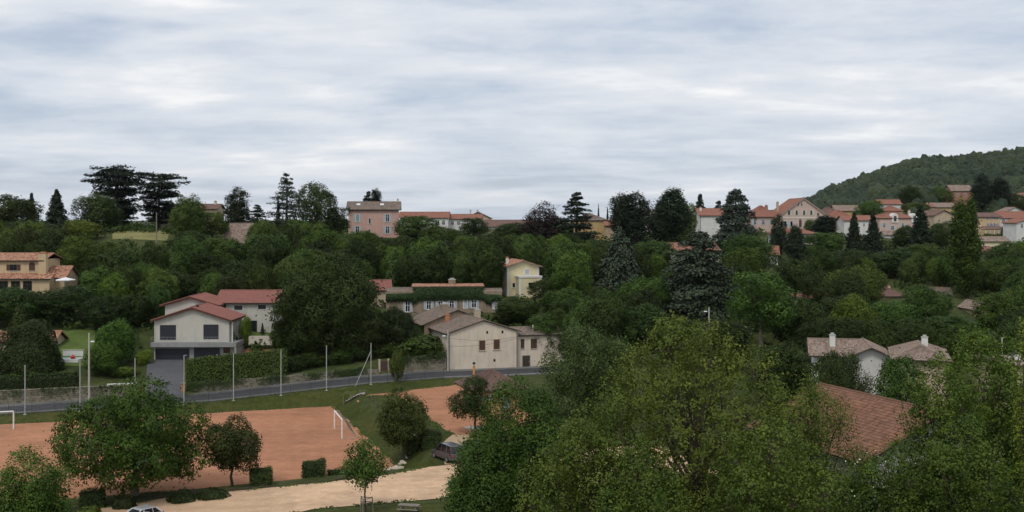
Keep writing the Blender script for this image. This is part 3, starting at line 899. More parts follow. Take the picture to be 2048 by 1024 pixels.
def hedge(name, label, pts, height, width, mat='leaf_hedge', leaf=0.2, per_m2=60, cat='hedge', tint=(1, 1, 1), group=None, top_round=0.15, base=None, seed=5):
    """clipped hedge along X,Y points: leaves over a dark solid core"""
    rng = np.random.default_rng(seed)
    LP, LN, LS = [], [], []
    core = MB()
    for (a, b_) in zip(pts[:-1], pts[1:]):
        a, b_ = np.array(a, float), np.array(b_, float)
        L = np.linalg.norm(b_ - a); d = (b_ - a) / L; nrm = np.array([-d[1], d[0]])
        for face, area in (('t', L * width), ('f', L * height), ('k', L * height), ('e0', width * height), ('e1', width * height)):
            m = int(area * per_m2)
            t = rng.random(m) * L; q = (rng.random(m) - 0.5) * width; z = rng.random(m) * height
            n3 = np.zeros((m, 3))
            if face == 't': z = np.full(m, height); n3[:, 2] = 1
            elif face == 'f': q = np.full(m, -width / 2); n3[:, :2] = -nrm
            elif face == 'k': q = np.full(m, width / 2); n3[:, :2] = nrm
            elif face == 'e0': t = np.zeros(m); n3[:, :2] = -d
            else: t = np.full(m, L); n3[:, :2] = d
            edge = np.abs(q) / (width / 2)
            z = z - top_round * (z > height * 0.8) * edge ** 4
            xy_ = a + d * t[:, None] + nrm * q[:, None]
            bz = ground(xy_[:, 0], xy_[:, 1]) if base is None else np.full(m, base)
            bumpy = 0.10 * np.sin(t * 1.7 + seed) + 0.06 * np.sin(t * 4.1 + z * 3)
            Pp = np.stack([xy_[:, 0], xy_[:, 1], bz + z + bumpy * (z / height)], 1) + rng.normal(size=(m, 3)) * 0.07
            LP.append(Pp); LN.append(n3 + rng.normal(size=(m, 3)) * 0.5); LS.append(n3 + np.array([0, 0, 0.25]) + rng.normal(size=(m, 3)) * 0.25)
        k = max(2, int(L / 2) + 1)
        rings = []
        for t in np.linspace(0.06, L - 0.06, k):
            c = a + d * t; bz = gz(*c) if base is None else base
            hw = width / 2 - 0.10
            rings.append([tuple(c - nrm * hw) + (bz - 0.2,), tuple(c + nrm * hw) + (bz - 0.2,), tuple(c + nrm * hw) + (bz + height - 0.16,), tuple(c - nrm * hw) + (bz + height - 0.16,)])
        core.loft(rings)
    LP, LN, LS = np.concatenate(LP), np.concatenate(LN), np.concatenate(LS)
    V, Q, NS = leaf_arrays(LP, LN, leaf, rng, shade=LS)
    c0 = LP.mean(0); z0 = LP[:, 2].min()
    org = np.array([c0[0], c0[1], z0])
    rt = empty(name, tuple(org)); tag(rt, label, cat, group)
    f = link('foliage', np_mesh('foliage', V - org, Q, M[mat], normals=NS), rt); f.color = (*tint, 1)
    core.v = [tuple(np.array(p) - org) for p in core.v]
    c = core.build('dark_core', M['leaf_core'], rt)  # added solid filler, coloured dark like the shaded inside of the hedge
    return rt

def leafy_patch(name, mat, P, N, leaf, seed, parent=None, org=(0, 0, 0), tint=(1, 1, 1)):
    rng = np.random.default_rng(seed)
    N = np.asarray(N, dtype=float)
    V, Q, NS = leaf_arrays(np.asarray(P), N, leaf, rng, shade=N)
    o = link(name, np_mesh(name, V - np.array(org), Q, M[mat], normals=NS), parent)
    o.color = (*tint, 1)
    return o

# ================================================================== building kit
HOUSE_RECTS = []
def obox(mb, o, r, n, x0, x1, d0, d1, z0, z1):
    o, r, n = Vector(o), Vector(r), Vector(n)
    P = [o + r * x + n * d + Vector((0, 0, z)) for z in (z0, z1) for x, d in ((x0, d0), (x1, d0), (x1, d1), (x0, d1))]
    mb.add(P, [(0, 1, 2, 3), (4, 7, 6, 5), (0, 4, 5, 1), (1, 5, 6, 2), (2, 6, 7, 3), (3, 7, 4, 0)])
class House:
    def __init__(s, name, label, u0, u1, Y, yaw, depth, vbase, vtop=None, cat='house', group=None, sink=3.0, clear=True):
        th = R(yaw); s.cc, s.ss = math.cos(th), math.sin(th)
        s.X0, s.Y0 = xpx(u0, Y), Y
        k = (u1 - 1024) / F
        s.w = (k * Y - s.X0) / (s.cc - k * s.ss)
        s.d, s.z0, s.sink = depth, zpx(vbase, Y), sink
        s.far = Y > 270
        s.root = empty(name, (s.X0, Y, s.z0), th)
        tag(s.root, label, cat, group)
        if clear: HOUSE_RECTS.append((min(u0, u1) - 4, (vtop or vbase - 40) - 3, max(u0, u1) + 4, vbase, Y))
    def pt(s, u, v, yo=0.0):
        """photo pixel -> local x,z on the plane y=yo"""
        ox, oy = s.X0 - yo * s.ss, s.Y0 + yo * s.cc
        k = (u - 1024) / F
        t = (k * oy - ox) / (s.cc - k * s.ss)
        return t, zpx(v, oy + t * s.ss) - s.z0
    def zl(s, v, x=0.0, y=0.0):
        return zpx(v, s.Y0 + x * s.ss + y * s.cc) - s.z0
    def wall(s, x0, x1, y0, y1, z1, mat, z0=None, name='wall'):
        mb = MB(); mb.box(x0, x1, y0, y1, -s.sink if z0 is None else z0, z1)
        return mb.build(name, M[mat], s.root)
    def gable_wall(s, x0, x1, y0, y1, ze, zr, axis, mat, z0=None, name='wall'):
        z0 = -s.sink if z0 is None else z0
        mb = MB()
        if axis == 'y': mb.prism([(x0, z0), (x1, z0), (x1, ze), ((x0 + x1) / 2, zr), (x0, ze)], 'y', y0, y1)
        else: mb.prism([(y0, z0), (y1, z0), (y1, ze), ((y0 + y1) / 2, zr), (y0, ze)], 'x', x0, x1)
        return mb.build(name, M[mat], s.root)
    def roof(s, x0, x1, y0, y1, ze, zr, axis, mat, ov=0.5, th=0.16, eave='eave_dark', verge=True, ridge_at=0.5, ovg=None):
        ovg = ov if ovg is None else ovg
        if axis == 'y': a0, a1, b0, b1, f = x0, x1, y0 - ovg, y1 + ovg, (lambda a, b_, z: (a, b_, z))
        else: a0, a1, b0, b1, f = y0, y1, x0 - ovg, x1 + ovg, (lambda a, b_, z: (b_, a, z))
        am = a0 + (a1 - a0) * ridge_at
        pitch = 0.40 if s.far else 0.26
        sl, tb = MB(), MB()
        for side in (0, 1):
            ae = (a0 - ov) if side == 0 else (a1 + ov)
            run = (am - a0) if side == 0 else (a1 - am)
            zo = ze - ov * (zr - ze) / run
            q = [f(ae, b0, zo), f(ae, b1, zo), f(am, b1, zr), f(am, b0, zr)]
            u_ = [Vector(p) + Vector((0, 0, 0.03)) for p in q]; t_ = [Vector(p) + Vector((0, 0, th)) for p in q]
            sl.add(u_ + t_, [(0, 1, 2, 3), (7, 6, 5, 4), (0, 4, 5, 1), (1, 5, 6, 2), (3, 2, 6, 7), (0, 3, 7, 4)])
            e_ = [p + Vector((0, 0, 0.02)) for p in t_]
            A, B, C, D = e_[0], e_[1], e_[2], e_[3]
            N = (B - A).cross(D - A)
            if N.z < 0: A, B, C, D = B, A, D, C
            tb.tiles(A, B, C, D, pitch, 0.05, 0.34, side + s.X0)
            if verge:
                for e0, e1 in ((e_[0], e_[3]), (e_[1], e_[2])):
                    base = len(tb.v)
                    tb.tube([e0, e0.lerp(e1, 0.5), e1], 0.10, 6)
                    for i in range(base, len(tb.v)): tb.t[i] = (0.5 + i * 0.37, 1.5 + i * 0.61, 3)
        base = len(tb.v)
        tb.tube([f(am, b0 - 0.02, zr + th + 0.03), f(am, (b0 + b1) / 2, zr + th + 0.03), f(am, b1 + 0.02, zr + th + 0.03)], 0.13, 8)
        for i in range(base, len(tb.v)): tb.t[i] = (0.5 + i * 0.37, 1.5 + i * 0.61, 5)
        r_ = tb.build('roof', M[mat], s.root)
        sl.build('eave', M[eave], s.root)
        return r_
    def hip(s, x0, x1, y0, y1, ze, zr, mat, ov=0.5, th=0.14, inset=None, eave='eave_dark'):
        x0, x1, y0, y1 = x0 - ov, x1 + ov, y0 - ov, y1 + ov
        lx, ly = x1 - x0, y1 - y0
        ins = (min(lx, ly) / 2) if inset is None else inset
        if lx >= ly: r0, r1 = Vector((x0 + ins, (y0 + y1) / 2, zr)), Vector((x1 - ins, (y0 + y1) / 2, zr))
        else: r0, r1 = Vector(((x0 + x1) / 2, y0 + ins, zr)), Vector(((x0 + x1) / 2, y1 - ins, zr))
        c = [Vector((x0, y0, ze)), Vector((x1, y0, ze)), Vector((x1, y1, ze)), Vector((x0, y1, ze))]
        up = Vector((0, 0, th))
        sl = MB(); sl.add(c + [p + up for p in c], [(0, 3, 2, 1), (0, 1, 5, 4), (1, 2, 6, 5), (2, 3, 7, 6), (3, 0, 4, 7), (4, 5, 6, 7)])
        tb = MB(); pitch = 0.40 if s.far else 0.26
        c = [p + up + Vector((0, 0, 0.02)) for p in c]; r0 = r0 + up; r1 = r1 + up
        if lx >= ly:
            qs = [(c[0], c[1], r1, r0), (c[2], c[3], r0, r1), (c[1], c[2], r1, r1), (c[3], c[0], r0, r0)]
        else:
            qs = [(c[0], c[1], r0, r0), (c[2], c[3], r1, r1), (c[1], c[2], r1, r0), (c[3], c[0], r0, r1)]
        for i, q in enumerate(qs): tb.tiles(*q, pitch, 0.05, 0.34, i + s.Y0)
        rg = [(r0, r1)] if (r1 - r0).length > 0.05 else []
        ends = ((0, r0), (1, r1 if lx >= ly else r0), (2, r1), (3, r0 if lx >= ly else r1))
        for a, b_ in rg + [(c[i], q) for i, q in ends]:
            base = len(tb.v); tb.tube([a, a.lerp(b_, 0.5), b_], 0.12, 6)
            for i in range(base, len(tb.v)): tb.t[i] = (0.5 + i * 0.37, 1.5 + i * 0.61, 7)
        r_ = tb.build('roof', M[mat], s.root)
        sl.build('eave', M[eave], s.root)
        return r_
    def face(s, side):
        return {'front': ((0, 0, 0), (1, 0, 0), (0, -1, 0)), 'left': ((0, 0, 0), (0, 1, 0), (-1, 0, 0)), 'right': ((s.w, 0, 0), (0, 1, 0), (1, 0, 0))}[side]
    def window(s, x, z, w, h, side='front', off=0.0, frame='paint_white', shut=None, closed=None, mull=True, glass='glass_dark', sill=True, arch=False):
        """x,z: centre on the face; off: plane offset inward (local y for the front)"""
        o, r, n = s.face(side)
        o = Vector(o) - Vector(n) * off + Vector(r) * x + Vector((0, 0, z))
        fw = min(0.09, w * 0.12); mb = MB()
        for a in ((-w / 2, -w / 2 + fw, -h / 2, h / 2), (w / 2 - fw, w / 2, -h / 2, h / 2), (-w / 2 + fw, w / 2 - fw, -h / 2, -h / 2 + fw), (-w / 2 + fw, w / 2 - fw, h / 2 - fw, h / 2)):
            obox(mb, o, r, n, a[0], a[1], -0.02, 0.05, a[2], a[3])
        if mull and not closed:
            obox(mb, o, r, n, -fw * 0.45, fw * 0.45, -0.02, 0.04, -h / 2 + fw, h / 2 - fw)
            obox(mb, o, r, n, -w / 2 + fw, -fw * 0.46, -0.02, 0.035, h * 0.12, h * 0.12 + fw * 0.6)
            obox(mb, o, r, n, fw * 0.46, w / 2 - fw, -0.02, 0.035, h * 0.12, h * 0.12 + fw * 0.6)
        if arch:
            pts = [o + Vector(r) * (w / 2 - fw / 2) * math.cos(t) + Vector((0, 0, h / 2 + math.sin(t) * w * 0.4)) + Vector(n) * 0.02 for t in np.linspace(0, math.pi, 9)]
            mb.tube(pts, fw * 0.6, 4)
        wd = mb.build('window', M[frame], s.root)
        pn = MB()
        obox(pn, o, r, n, -w / 2 + fw * 0.8, w / 2 - fw * 0.8, -0.03, 0.022 if not closed else 0.035, -h / 2 + fw * 0.8, h / 2 - fw * 0.8)
        if arch:
            q = [o + Vector(r) * (w / 2 - fw) * math.cos(t) + Vector((0, 0, h / 2 - fw + math.sin(t) * w * 0.38)) for t in np.linspace(0, math.pi, 9)]
            A = [p + Vector(n) * 0.018 for p in q]; B = [p - Vector(n) * 0.03 for p in q]
            k = len(q); pn.add(A + B, [tuple(range(k)), tuple(range(2 * k - 1, k - 1, -1))] + [(i, i + k, (i + 1) % k + k, (i + 1) % k) for i in range(k)])
        pn.build('shutter' if closed else 'pane', M[closed or glass], wd)
        if shut:
            for sg in (-1, 1):
                sb = MB()
                obox(sb, o, r, n, sg * w * 0.51 if sg > 0 else -w * 1.0, w * 1.0 if sg > 0 else -w * 0.51, 0.003, 0.055, -h / 2, h / 2)
                for q in range(1, 6):
                    zz = -h / 2 + h * q / 6
                    obox(sb, o, r, n, (w * 0.56 if sg > 0 else -w * 0.95), (w * 0.95 if sg > 0 else -w * 0.56), 0.055, 0.07, zz - h * 0.03, zz + h * 0.03)
                sb.build('shutter', M[shut], wd)
        if sill:
            sb = MB(); obox(sb, o, r, n, -w / 2 - 0.08, w / 2 + 0.08, -0.02, 0.13, -h / 2 - 0.09, -h / 2 - 0.003)
            sb.build('sill', M['concrete_pole'], wd)
        return wd
    def win(s, u0, v0, u1, v1, yo=0.0, **kw):
        a = s.pt(u0, v1, yo); b_ = s.pt(u1, v0, yo)
        return s.window((a[0] + b_[0]) / 2, (a[1] + b_[1]) / 2, b_[0] - a[0], b_[1] - a[1], 'front', yo, **kw)
    def door(s, x, z0, w, h, mat, side='front', off=0.0, frame='wood_dark', panels=4):
        o, r, n = s.face(side)
        o = Vector(o) - Vector(n) * off + Vector(r) * x + Vector((0, 0, z0))
        mb = MB()
        for k in range(panels):
            obox(mb, o, r, n, -w / 2, w / 2, -0.02, 0.035, h * k / panels + 0.012, h * (k + 1) / panels - 0.012)
        obox(mb, o, r, n, -w / 2, w / 2, -0.03, 0.022, 0, h)
        d = mb.build('door', M[mat], s.root)
        fb = MB(); obox(fb, o, r, n, -w / 2 - 0.1, -w / 2 - 0.003, -0.02, 0.06, 0, h + 0.1); obox(fb, o, r, n, w / 2 + 0.003, w / 2 + 0.1, -0.02, 0.06, 0, h + 0.1); obox(fb, o, r, n, -w / 2, w / 2, -0.02, 0.06, h + 0.003, h + 0.1)
        fb.build('frame', M[frame], d)
        hb = MB(); obox(hb, o, r, n, w * 0.36, w * 0.42, 0.036, 0.09, h * 0.42, h * 0.5); hb.build('handle', M['metal_grey'], d)
        return d
    def chimney(s, x, y, w, d, z0, z1, mat, cap='brick_orange'):
        mb = MB(); mb.box(x - w / 2, x + w / 2, y - d / 2, y + d / 2, z0, z1)
        c = mb.build('chimney', M[mat], s.root)
        cb = MB(); cb.box(x - w / 2 - 0.06, x + w / 2 + 0.06, y - d / 2 - 0.06, y + d / 2 + 0.06, z1 + 0.002, z1 + 0.10)
        cb.box(x - w * 0.3, x + w * 0.3, y - d * 0.3, y + d * 0.3, z1 + 0.103, z1 + 0.35)
        cb.build('cap', M[cap], c)
        return c
    def pipe(s, pts, mat='metal_grey', r=0.05, name='downpipe'):
        mb = MB(); mb.tube(pts, r, 6); return mb.build(name, M[mat], s.root)

# ------------------------------------------------------------------ cream modern house above the driveway
h = House('modern_house', 'cream house with stepped salmon gable roofs and navy shutters above a double garage', 305, 475, 186.5, 0, 9, 722, 585)
zs0, zs1 = h.pt(305, 693)[1], h.pt(305, 684.5)[1]
h.wall(0.15, h.w - 0.2, 0.35, 12, zs0, 'wall_grey', name='garage_wall')
mb = MB(); mb.box(-0.05, h.w, -0.9, 9.0, zs0 + 0.003, zs1); mb.build('balcony', M['slab'], h.root)
mb = MB()
for x in np.linspace(0.0, h.w - 0.1, 22): mb.tube([(x, -0.82, zs1), (x, -0.82, zs1 + 0.95)], 0.015, 4)
for zz in (0.5, 0.95): mb.tube([(0, -0.82, zs1 + zz), (h.w - 0.1, -0.82, zs1 + zz)], 0.018, 4)
mb.build('railing', M['metal_grey'], h.root)
xa, xb = h.pt(309, 700)[0], h.pt(457, 700)[0]
ze, zr = h.pt(380, 642)[1], h.pt(380, 618)[1]
h.gable_wall(xa, xb, 0.45, 9.3, ze, zr, 'y', 'wall_cream', zs1 + 0.002)
h.roof(xa, xb, 0.45, 9.3, ze, zr, 'y', 'roof_salmon', 0.6, 0.30, eave='roof_salmon', ovg=0.65)
for (u0, v0, u1, v1) in ((320, 650, 352, 680), (407, 649, 437, 678)):
    h.win(u0, v0, u1, v1, 0.45, closed='shutter_navy', frame='shutter_navy', sill=False)
for (u0, v0, u1, v1) in ((311, 697, 379, 722), (388, 695.5, 440, 722)):
    a = h.pt(u0, v1, 0.35); b_ = h.pt(u1, v0, 0.35)
    d_ = h.door((a[0] + b_[0]) / 2, a[1], b_[0] - a[0], b_[1] - a[1], 'shutter_navy', off=0.35, frame='wall_grey', panels=5)
h.win(447, 692.5, 460, 706, 0.35, mull=False, frame='shutter_navy', sill=False)
h.pipe([(xa - 0.06, 0.38, ze), (xa - 0.06, 0.38, 0)], 'trim_white', 0.07, 'corner_post')
h.pipe([(h.w - 0.15, -0.75, 0), (h.w - 0.15, -0.75, zs0)], 'concrete', 0.16, 'column')
h.pipe([(xb + 0.5, 0.6, zs1), (xb + 0.5, 0.6, ze - 0.1)], 'trim_white', 0.10, 'column')
# flue on the front roof
x_, z_ = h.pt(395, 622, 2.0)
h.pipe([(x_, 2.0, z_ - 1.2), (x_, 2.0, z_ + 0.9)], 'metal_dark', 0.19, 'flue'); h.pipe([(x_, 2.0, z_ + 0.9), (x_, 2.0, z_ + 1.1)], 'metal_dark', 0.27, 'flue_cap')
# upper block behind
yo = 10.5
xa2, xb2 = h.pt(330, 600, yo)[0], h.pt(432, 600, yo)[0]
ze2, zr2 = h.zl(611, 0, yo), h.zl(596, 0, yo)
h.gable_wall(xa2, xb2, yo, yo + 9, ze2, zr2, 'y', 'wall_cream')
h.roof(xa2, xb2, yo, yo + 9, ze2, zr2, 'y', 'roof_salmon', 0.8, 0.30, eave='roof_salmon', ovg=0.65)
# wing
yo = 13.5
xa3, xb3 = h.pt(436, 600, yo)[0], h.pt(549, 600, yo)[0]
ze3, zr3 = h.zl(605, 0, yo), h.zl(583, 0, yo + 4)
h.gable_wall(xa3, xb3, yo, yo + 8, ze3, zr3, 'x', 'wall_cream')
h.roof(xa3, xb3, yo, yo + 8, ze3, zr3, 'x', 'roof_salmon', 0.6, 0.2, verge=True)
for (u0, v0, u1, v1) in ((467.5, 610, 486, 621), (515, 609, 533, 619.5)):
    h.win(u0, v0, u1, v1, yo, closed='shutter_navy', frame='trim_white', sill=False)
h.win(470, 641, 514, 664, yo, mull=True, frame='metal_dark', sill=False)
h.win(434, 609, 452, 624, yo, mull=False, frame='metal_dark', sill=False)  # dark pane stands in for the shaded recess between front block and wing
aw = MB()
xA, zA = h.pt(456, 640, 8.0); xB, zB = h.pt(482, 648, 8.0)
aw.prism([(xA, zA), (xB, zB), (xB, zB - 0.06), (xA, zA - 0.3)], 'y', 6.0, 9.5); aw.build('awning', M['parasol'], h.root)
mb = MB(); mb.box(h.pt(497, 660, 5)[0], h.pt(552, 660, 5)[0], 5.0, 5.3, h.zl(690, 0, 5), h.zl(672, 0, 5)); mb.build('terrace_wall', M['wall_offwhite'], h.root)

# ------------------------------------------------------------------ house at the left edge with the big chimney
h = House('villa', 'tan villa with tiled roofs and a tall square chimney at the left edge', -60, 84, 226, 0, 9, 584, 505)
zl1, zl2 = h.pt(0, 556)[1], h.pt(0, 546)[1]
h.wall(0, h.w + 2.2, -1.6, 9, zl1 - 0.1, 'wall_tan')
h.wall(0, h.w, 0, 9, h.pt(0, 520)[1] + 0.1, 'wall_tan')
mb = MB(); mb.tiles((-0.5, -2.2, zl1 - 0.05), (h.w + 2.8, -2.2, zl1 - 0.05), (h.w + 2.8, 0.02, zl2), (-0.5, 0.02, zl2), 0.26); mb.build('porch_roof', M['roof_mixed'], h.root)
mb = MB(); mb.prism([(-2.2, zl1 - 0.22), (-2.2, zl1 - 0.08), (-0.01, zl2 - 0.05), (-0.01, zl2 - 0.3)], 'x', -0.5, h.w + 2.8); mb.build('eave', M['eave_dark'], h.root)
h.roof(0, h.w, 0, 9, h.pt(0, 521)[1], h.zl(508, 0, 4.5), 'x', 'roof_mixed', 0.6)
h.win(19, 529, 34, 541, frame='wood_dark', shut=None); h.win(13, 529, 18.5, 541, closed='shutter_brown', frame='shutter_brown', sill=False); h.win(34.5, 529, 41, 541, closed='shutter_brown', frame='shutter_brown', sill=False)
h.win(58, 529, 70, 541, closed='shutter_brown', frame='wood_dark', arch=True)
for u_ in (-2, 22, 46):
    h.win(u_, 562, u_ + 18, 582, -1.6, frame='wood_dark')
xc, zc2 = h.pt(85, 504, -0.3)
h.chimney(xc, 0.1, 1.5, 1.2, h.pt(85, 548)[1], zc2 - 0.3, 'wall_tan', 'brick_orange')
xs, xe = h.w + 0.6, h.pt(125, 560)[0]
h.gable_wall(xs, xe, 1.0, 8, h.pt(0, 556)[1], h.zl(534, 0, 4.5), 'x', 'wall_tan')
h.roof(xs, xe, 1.0, 8, h.pt(0, 556)[1], h.zl(534, 0, 4.5), 'x', 'roof_mixed', 0.4)
HOUSE_RECTS.append((86, 528, 156, 588, 226))

# ------------------------------------------------------------------ pink house on the ridge
h = House('tall_house', 'tall pink house with pale grey shutters and skylights on the ridge', 697, 797, 345, 5, 11, 474, 404, sink=5)
ze = h.pt(740, 418.5)[1]; zr = h.zl(404.5, 0, 5.5)
h.gable_wall(0, h.w, 0, 11, ze, zr, 'x', 'wall_pink')
rf = h.roof(0, h.w, 0, 11, ze, zr, 'x', 'roof_old', 0.7)
for (u0, v0, u1, v1, c) in ((711, 428, 719, 444, 'shutter_green'), (771, 428, 779, 444, None), (711, 452, 719, 467, None), (771, 452, 779, 467, None)):
    h.win(u0, v0, u1, v1, shut='shutter_grey', closed=c)
for (u0, v0, u1, v1) in ((737, 436, 742, 448), (736.5, 458, 741.5, 470)):
    h.win(u0, v0, u1, v1, mull=False, frame='trim_white')
for u_ in (713, 760):
    x_, z_ = h.pt(u_ + 4, 409.5, 3.4)
    mb = MB(); q = (zr - ze) / 5.5
    mb.prism([(2.6, ze + 2.6 * q + 0.24), (3.7, ze + 3.7 * q + 0.24), (3.7, ze + 3.7 * q + 0.34), (2.6, ze + 2.6 * q + 0.34)], 'x', x_ - 0.6, x_ + 0.6)
    mb.build('skylight', M['white_lens'], h.root)
h.chimney(h.w * 0.5, 4.2, 0.8, 0.6, ze + 1.4, zr - 0.1, 'wall_beige'); h.chimney(h.w - 0.3, 5.5, 0.5, 0.7, zr - 0.3, zr + 0.9, 'wall_beige')
for k in (0.25, 0.55, 0.8): h.window(11 * k, ze - 3.0, 0.9, 1.6, 'left', closed='shutter_grey', mull=False)
mb = MB(); mb.box(-0.04, 0.35, -0.04, 0.2, -h.sink, ze - 0.2); mb.build('quoin', M['wall_palepink'], h.root)
h.pipe([(0.9, -0.08, 0), (0.9, -0.08, ze)], 'metal_grey', 0.06)

# ------------------------------------------------------------------ long low houses right of the pink house
def simple(name, label, u0, u1, Y, yaw, depth, vbase, veave, vridge, axis, wallm, roofm, wins=(), ov=0.5, hip=False, chim=(), shut=None, group=None, frame='paint_white', sink=4, wsize=None):
    h = House(name, label, u0, u1, Y, yaw, depth, vbase, vridge, group=group, sink=sink)
    ze = h.pt((u0 + u1) / 2, veave)[1]
    if hip:
        zr = h.zl(vridge, h.w / 2, depth / 2); h.wall(0, h.w, 0, depth, ze, wallm); h.hip(0, h.w, 0, depth, ze, zr, roofm, ov)
    else:
        zr = h.zl(vridge, h.w / 2, 0 if axis == 'y' else depth / 2)
        h.gable_wall(0, h.w, 0, depth, ze, zr, axis, wallm); h.roof(0, h.w, 0, depth, ze, zr, axis, roofm, ov)
    for wq in wins:
        h.win(*wq[:4], frame=frame, shut=shut if len(wq) < 5 else wq[4], sill=False)
    for (u, v, w_) in chim:
        x_, z_ = h.pt(u, v, depth * 0.5); h.chimney(x_, depth * 0.5, w_, w_, ze, z_, 'wall_offwhite')
    h.ze, h.zr = ze, zr
    return h
simple('long_house', 'long low house with red roof next to the pink house', 800, 896, 400, 0, 9, 468, 435.5, 425, 'x', 'wall_white', 'roof_red', ((805, 440, 810, 449), (872, 440, 879, 450), (884, 440, 890, 450)), chim=((868, 427, 0.5),))
simple('low_house', 'low house with flat red roof between trees on the ridge', 897, 962, 405, 0, 8, 468, 438, 429.5, 'x', 'wall_white', 'roof_red', ((902, 442, 908, 450), (914, 442, 920, 450)))
simple('gabled_house', 'beige gabled house rising behind the low red roofs', 930, 982, 430, 0, 10, 468, 437, 424.5, 'y', 'wall_beige', 'roof_brown', (), chim=((941, 421, 0.6), (955, 421, 0.6)))
simple('barn', 'long white shed under a dark grey roof at the horizon', 958, 1066, 420, 0, 12, 472, 453.5, 441, 'x', 'wall_white', 'roof_brown', ((1008, 456, 1012, 464), (1046, 453.8, 1049, 457)))
# ------------------------------------------------------------------ ridge houses at the left
simple('ridge_house', 'house with dark red roof and chimney behind the left ridge trees', 398, 434, 330, 0, 8, 452, 418, 409.5, 'x', 'wall_beige', 'roof_brown', (), chim=((431, 403.5, 0.7),))
simple('gabled_house', 'beige house wall half hidden under the right cedar', 322, 350, 340, -25, 7, 450, 426, 410, 'y', 'wall_beige', 'roof_old', ())
simple('steep_roofed_house', 'small house with steep grey brown roof among the slope trees', 446, 488, 305, -20, 8, 492, 484, 448, 'x', 'wall_beige', 'roof_worn', ())

# ------------------------------------------------------------------ pale yellow house
h = House('yellow_house', 'pale yellow house with white corners and flat roofed annex', 1014, 1078, 236, 14, 9.5, 592, 518)
ze, zr = h.pt(1016, 533.5)[1], h.pt(1046, 522.5)[1]
h.gable_wall(0, h.w, 0, 9.5, ze, zr, 'y', 'wall_yellow')
h.roof(0, h.w, 0, 9.5, ze, zr, 'y', 'roof_mixed', 0.65, eave='trim_white')
for x0, x1 in ((-0.03, 0.45), (h.w - 0.45, h.w + 0.03)):
    mb = MB(); mb.box(x0, x1, -0.035, 0.3, -3, ze - 0.15); mb.build('quoin', M['trim_white'], h.root)
h.win(1049, 537.5, 1059, 550, closed='shutter_grey', frame='paint_white'); h.win(1024, 565, 1031, 576, mull=False)
xa, xb = h.pt(1038, 570, -3)[0], h.pt(1083, 570, -3)[0]
zt = h.pt(1060, 553, -3)[1]
h.wall(xa, xb, -3, -0.05, zt - 0.25, 'wall_yellow', name='annex')
mb = MB(); mb.box(xa - 0.15, xb + 0.15, -3.15, -0.04, zt - 0.247, zt + 0.1); mb.build('annex_roof', M['trim_white'], h.root)
mb = MB(); mb.box(xa - 0.03, xa + 0.4, -3.035, -2.8, -3, zt - 0.25); mb.build('quoin', M['trim_white'], h.root)
mb = MB(); mb.box(xb - 0.4, xb + 0.03, -3.035, -2.8, -3, zt - 0.25); mb.build('quoin', M['trim_white'], h.root)
h.win(1057, 565, 1068, 577, -3, frame='wood_dark'); h.chimney(1.0, 4, 0.6, 0.6, ze + 0.2, zr + 0.6, 'trim_white')
for y_, z_ in ((3.0, ze - 1.6), (7.0, ze - 1.6), (3.0, ze - 5)): h.window(y_, z_, 0.7, 1.1, 'left', mull=False, shut='shutter_grey')

# ------------------------------------------------------------------ ivy covered stone house
h = House('stone_house', 'long stone house under a thick band of ivy with grey blue shutters', 772, 1004, 214, 4, 8, 627, 566, sink=4)
zt = h.pt(880, 582)[1]
h.wall(0, h.w, 0, 8, zt, 'wall_stone')
xa, xb = h.pt(826, 580)[0], h.pt(966, 580)[0]
h.roof(xa, xb, 0.6, 7.5, h.pt(880, 575)[1], h.zl(570, h.w / 2, 4), 'x', 'roof_mixed', 0.2, ovg=0.2)
h.roof(0.2, xa - 0.3, 0.6, 7.5, h.pt(790, 585)[1], h.zl(577.5, 2, 4), 'x', 'roof_old', 0.1, ovg=0.2)
h.roof(xb + 0.3, h.w - 0.1, 0.6, 7.5, h.pt(990, 586)[1], h.zl(579, h.w, 4), 'x', 'roof_old', 0.1, ovg=0.2)
for (u, v0, v1) in ((815.5, 603, 624), (857.5, 602, 619), (881, 602, 619), (903.5, 601, 617), (948, 600, 616)):
    h.win(u - 5, v0, u + 5, v1, shut='shutter_grey')
h.win(985, 599, 995, 618, closed='shutter_grey', mull=False)
h.win(926, 600, 936, 617, closed='shutter_grey', mull=False, sill=False)
x_, z_ = h.pt(904, 560.5, 4); h.chimney(x_, 4, 1.4, 0.9, zt, z_ + 0.1, 'wall_stone', 'concrete_pole')
x_, z_ = h.pt(833, 571, 4); h.chimney(x_, 4, 0.8, 0.8, zt, z_, 'wall_beige', 'concrete_pole')
rng = np.random.default_rng(3)
P, N = [], []
for i in range(9000):
    x = rng.uniform(0, h.w)
    u_ = 772 + (1004 - 772) * x / h.w
    top = np.interp(u_, [772, 826, 832, 962, 968, 1004], [588, 586, 577, 577, 588, 590])
    bot = np.interp(u_, [772, 800, 822, 826, 836, 845, 965, 972, 980, 985, 1004], [603, 602, 603, 610, 603, 601, 599, 606, 610, 602, 600]) + 1.5 * math.sin(u_ * 0.9)
    v = top + rng.random() * max(bot - top, 1); z = h.pt(u_, v)[1]
    out = 0.25 + 0.5 * math.sin(math.pi * (v - top) / max(bot - top, 1)) * rng.random()
    P.append((x, -out, z)); N.append((0, -0.7 + rng.normal() * 0.5, 0.6 + rng.normal() * 0.5))
for i in range(2600):
    x = rng.uniform(xa, xb); P.append((x, rng.uniform(-0.3, 0.7), h.pt(880, 577)[1] + rng.normal() * 0.08)); N.append((rng.normal() * 0.4, -0.3, 1))
leafy_patch('ivy', 'leaf_ivy', P, N, 0.26, 4, h.root)

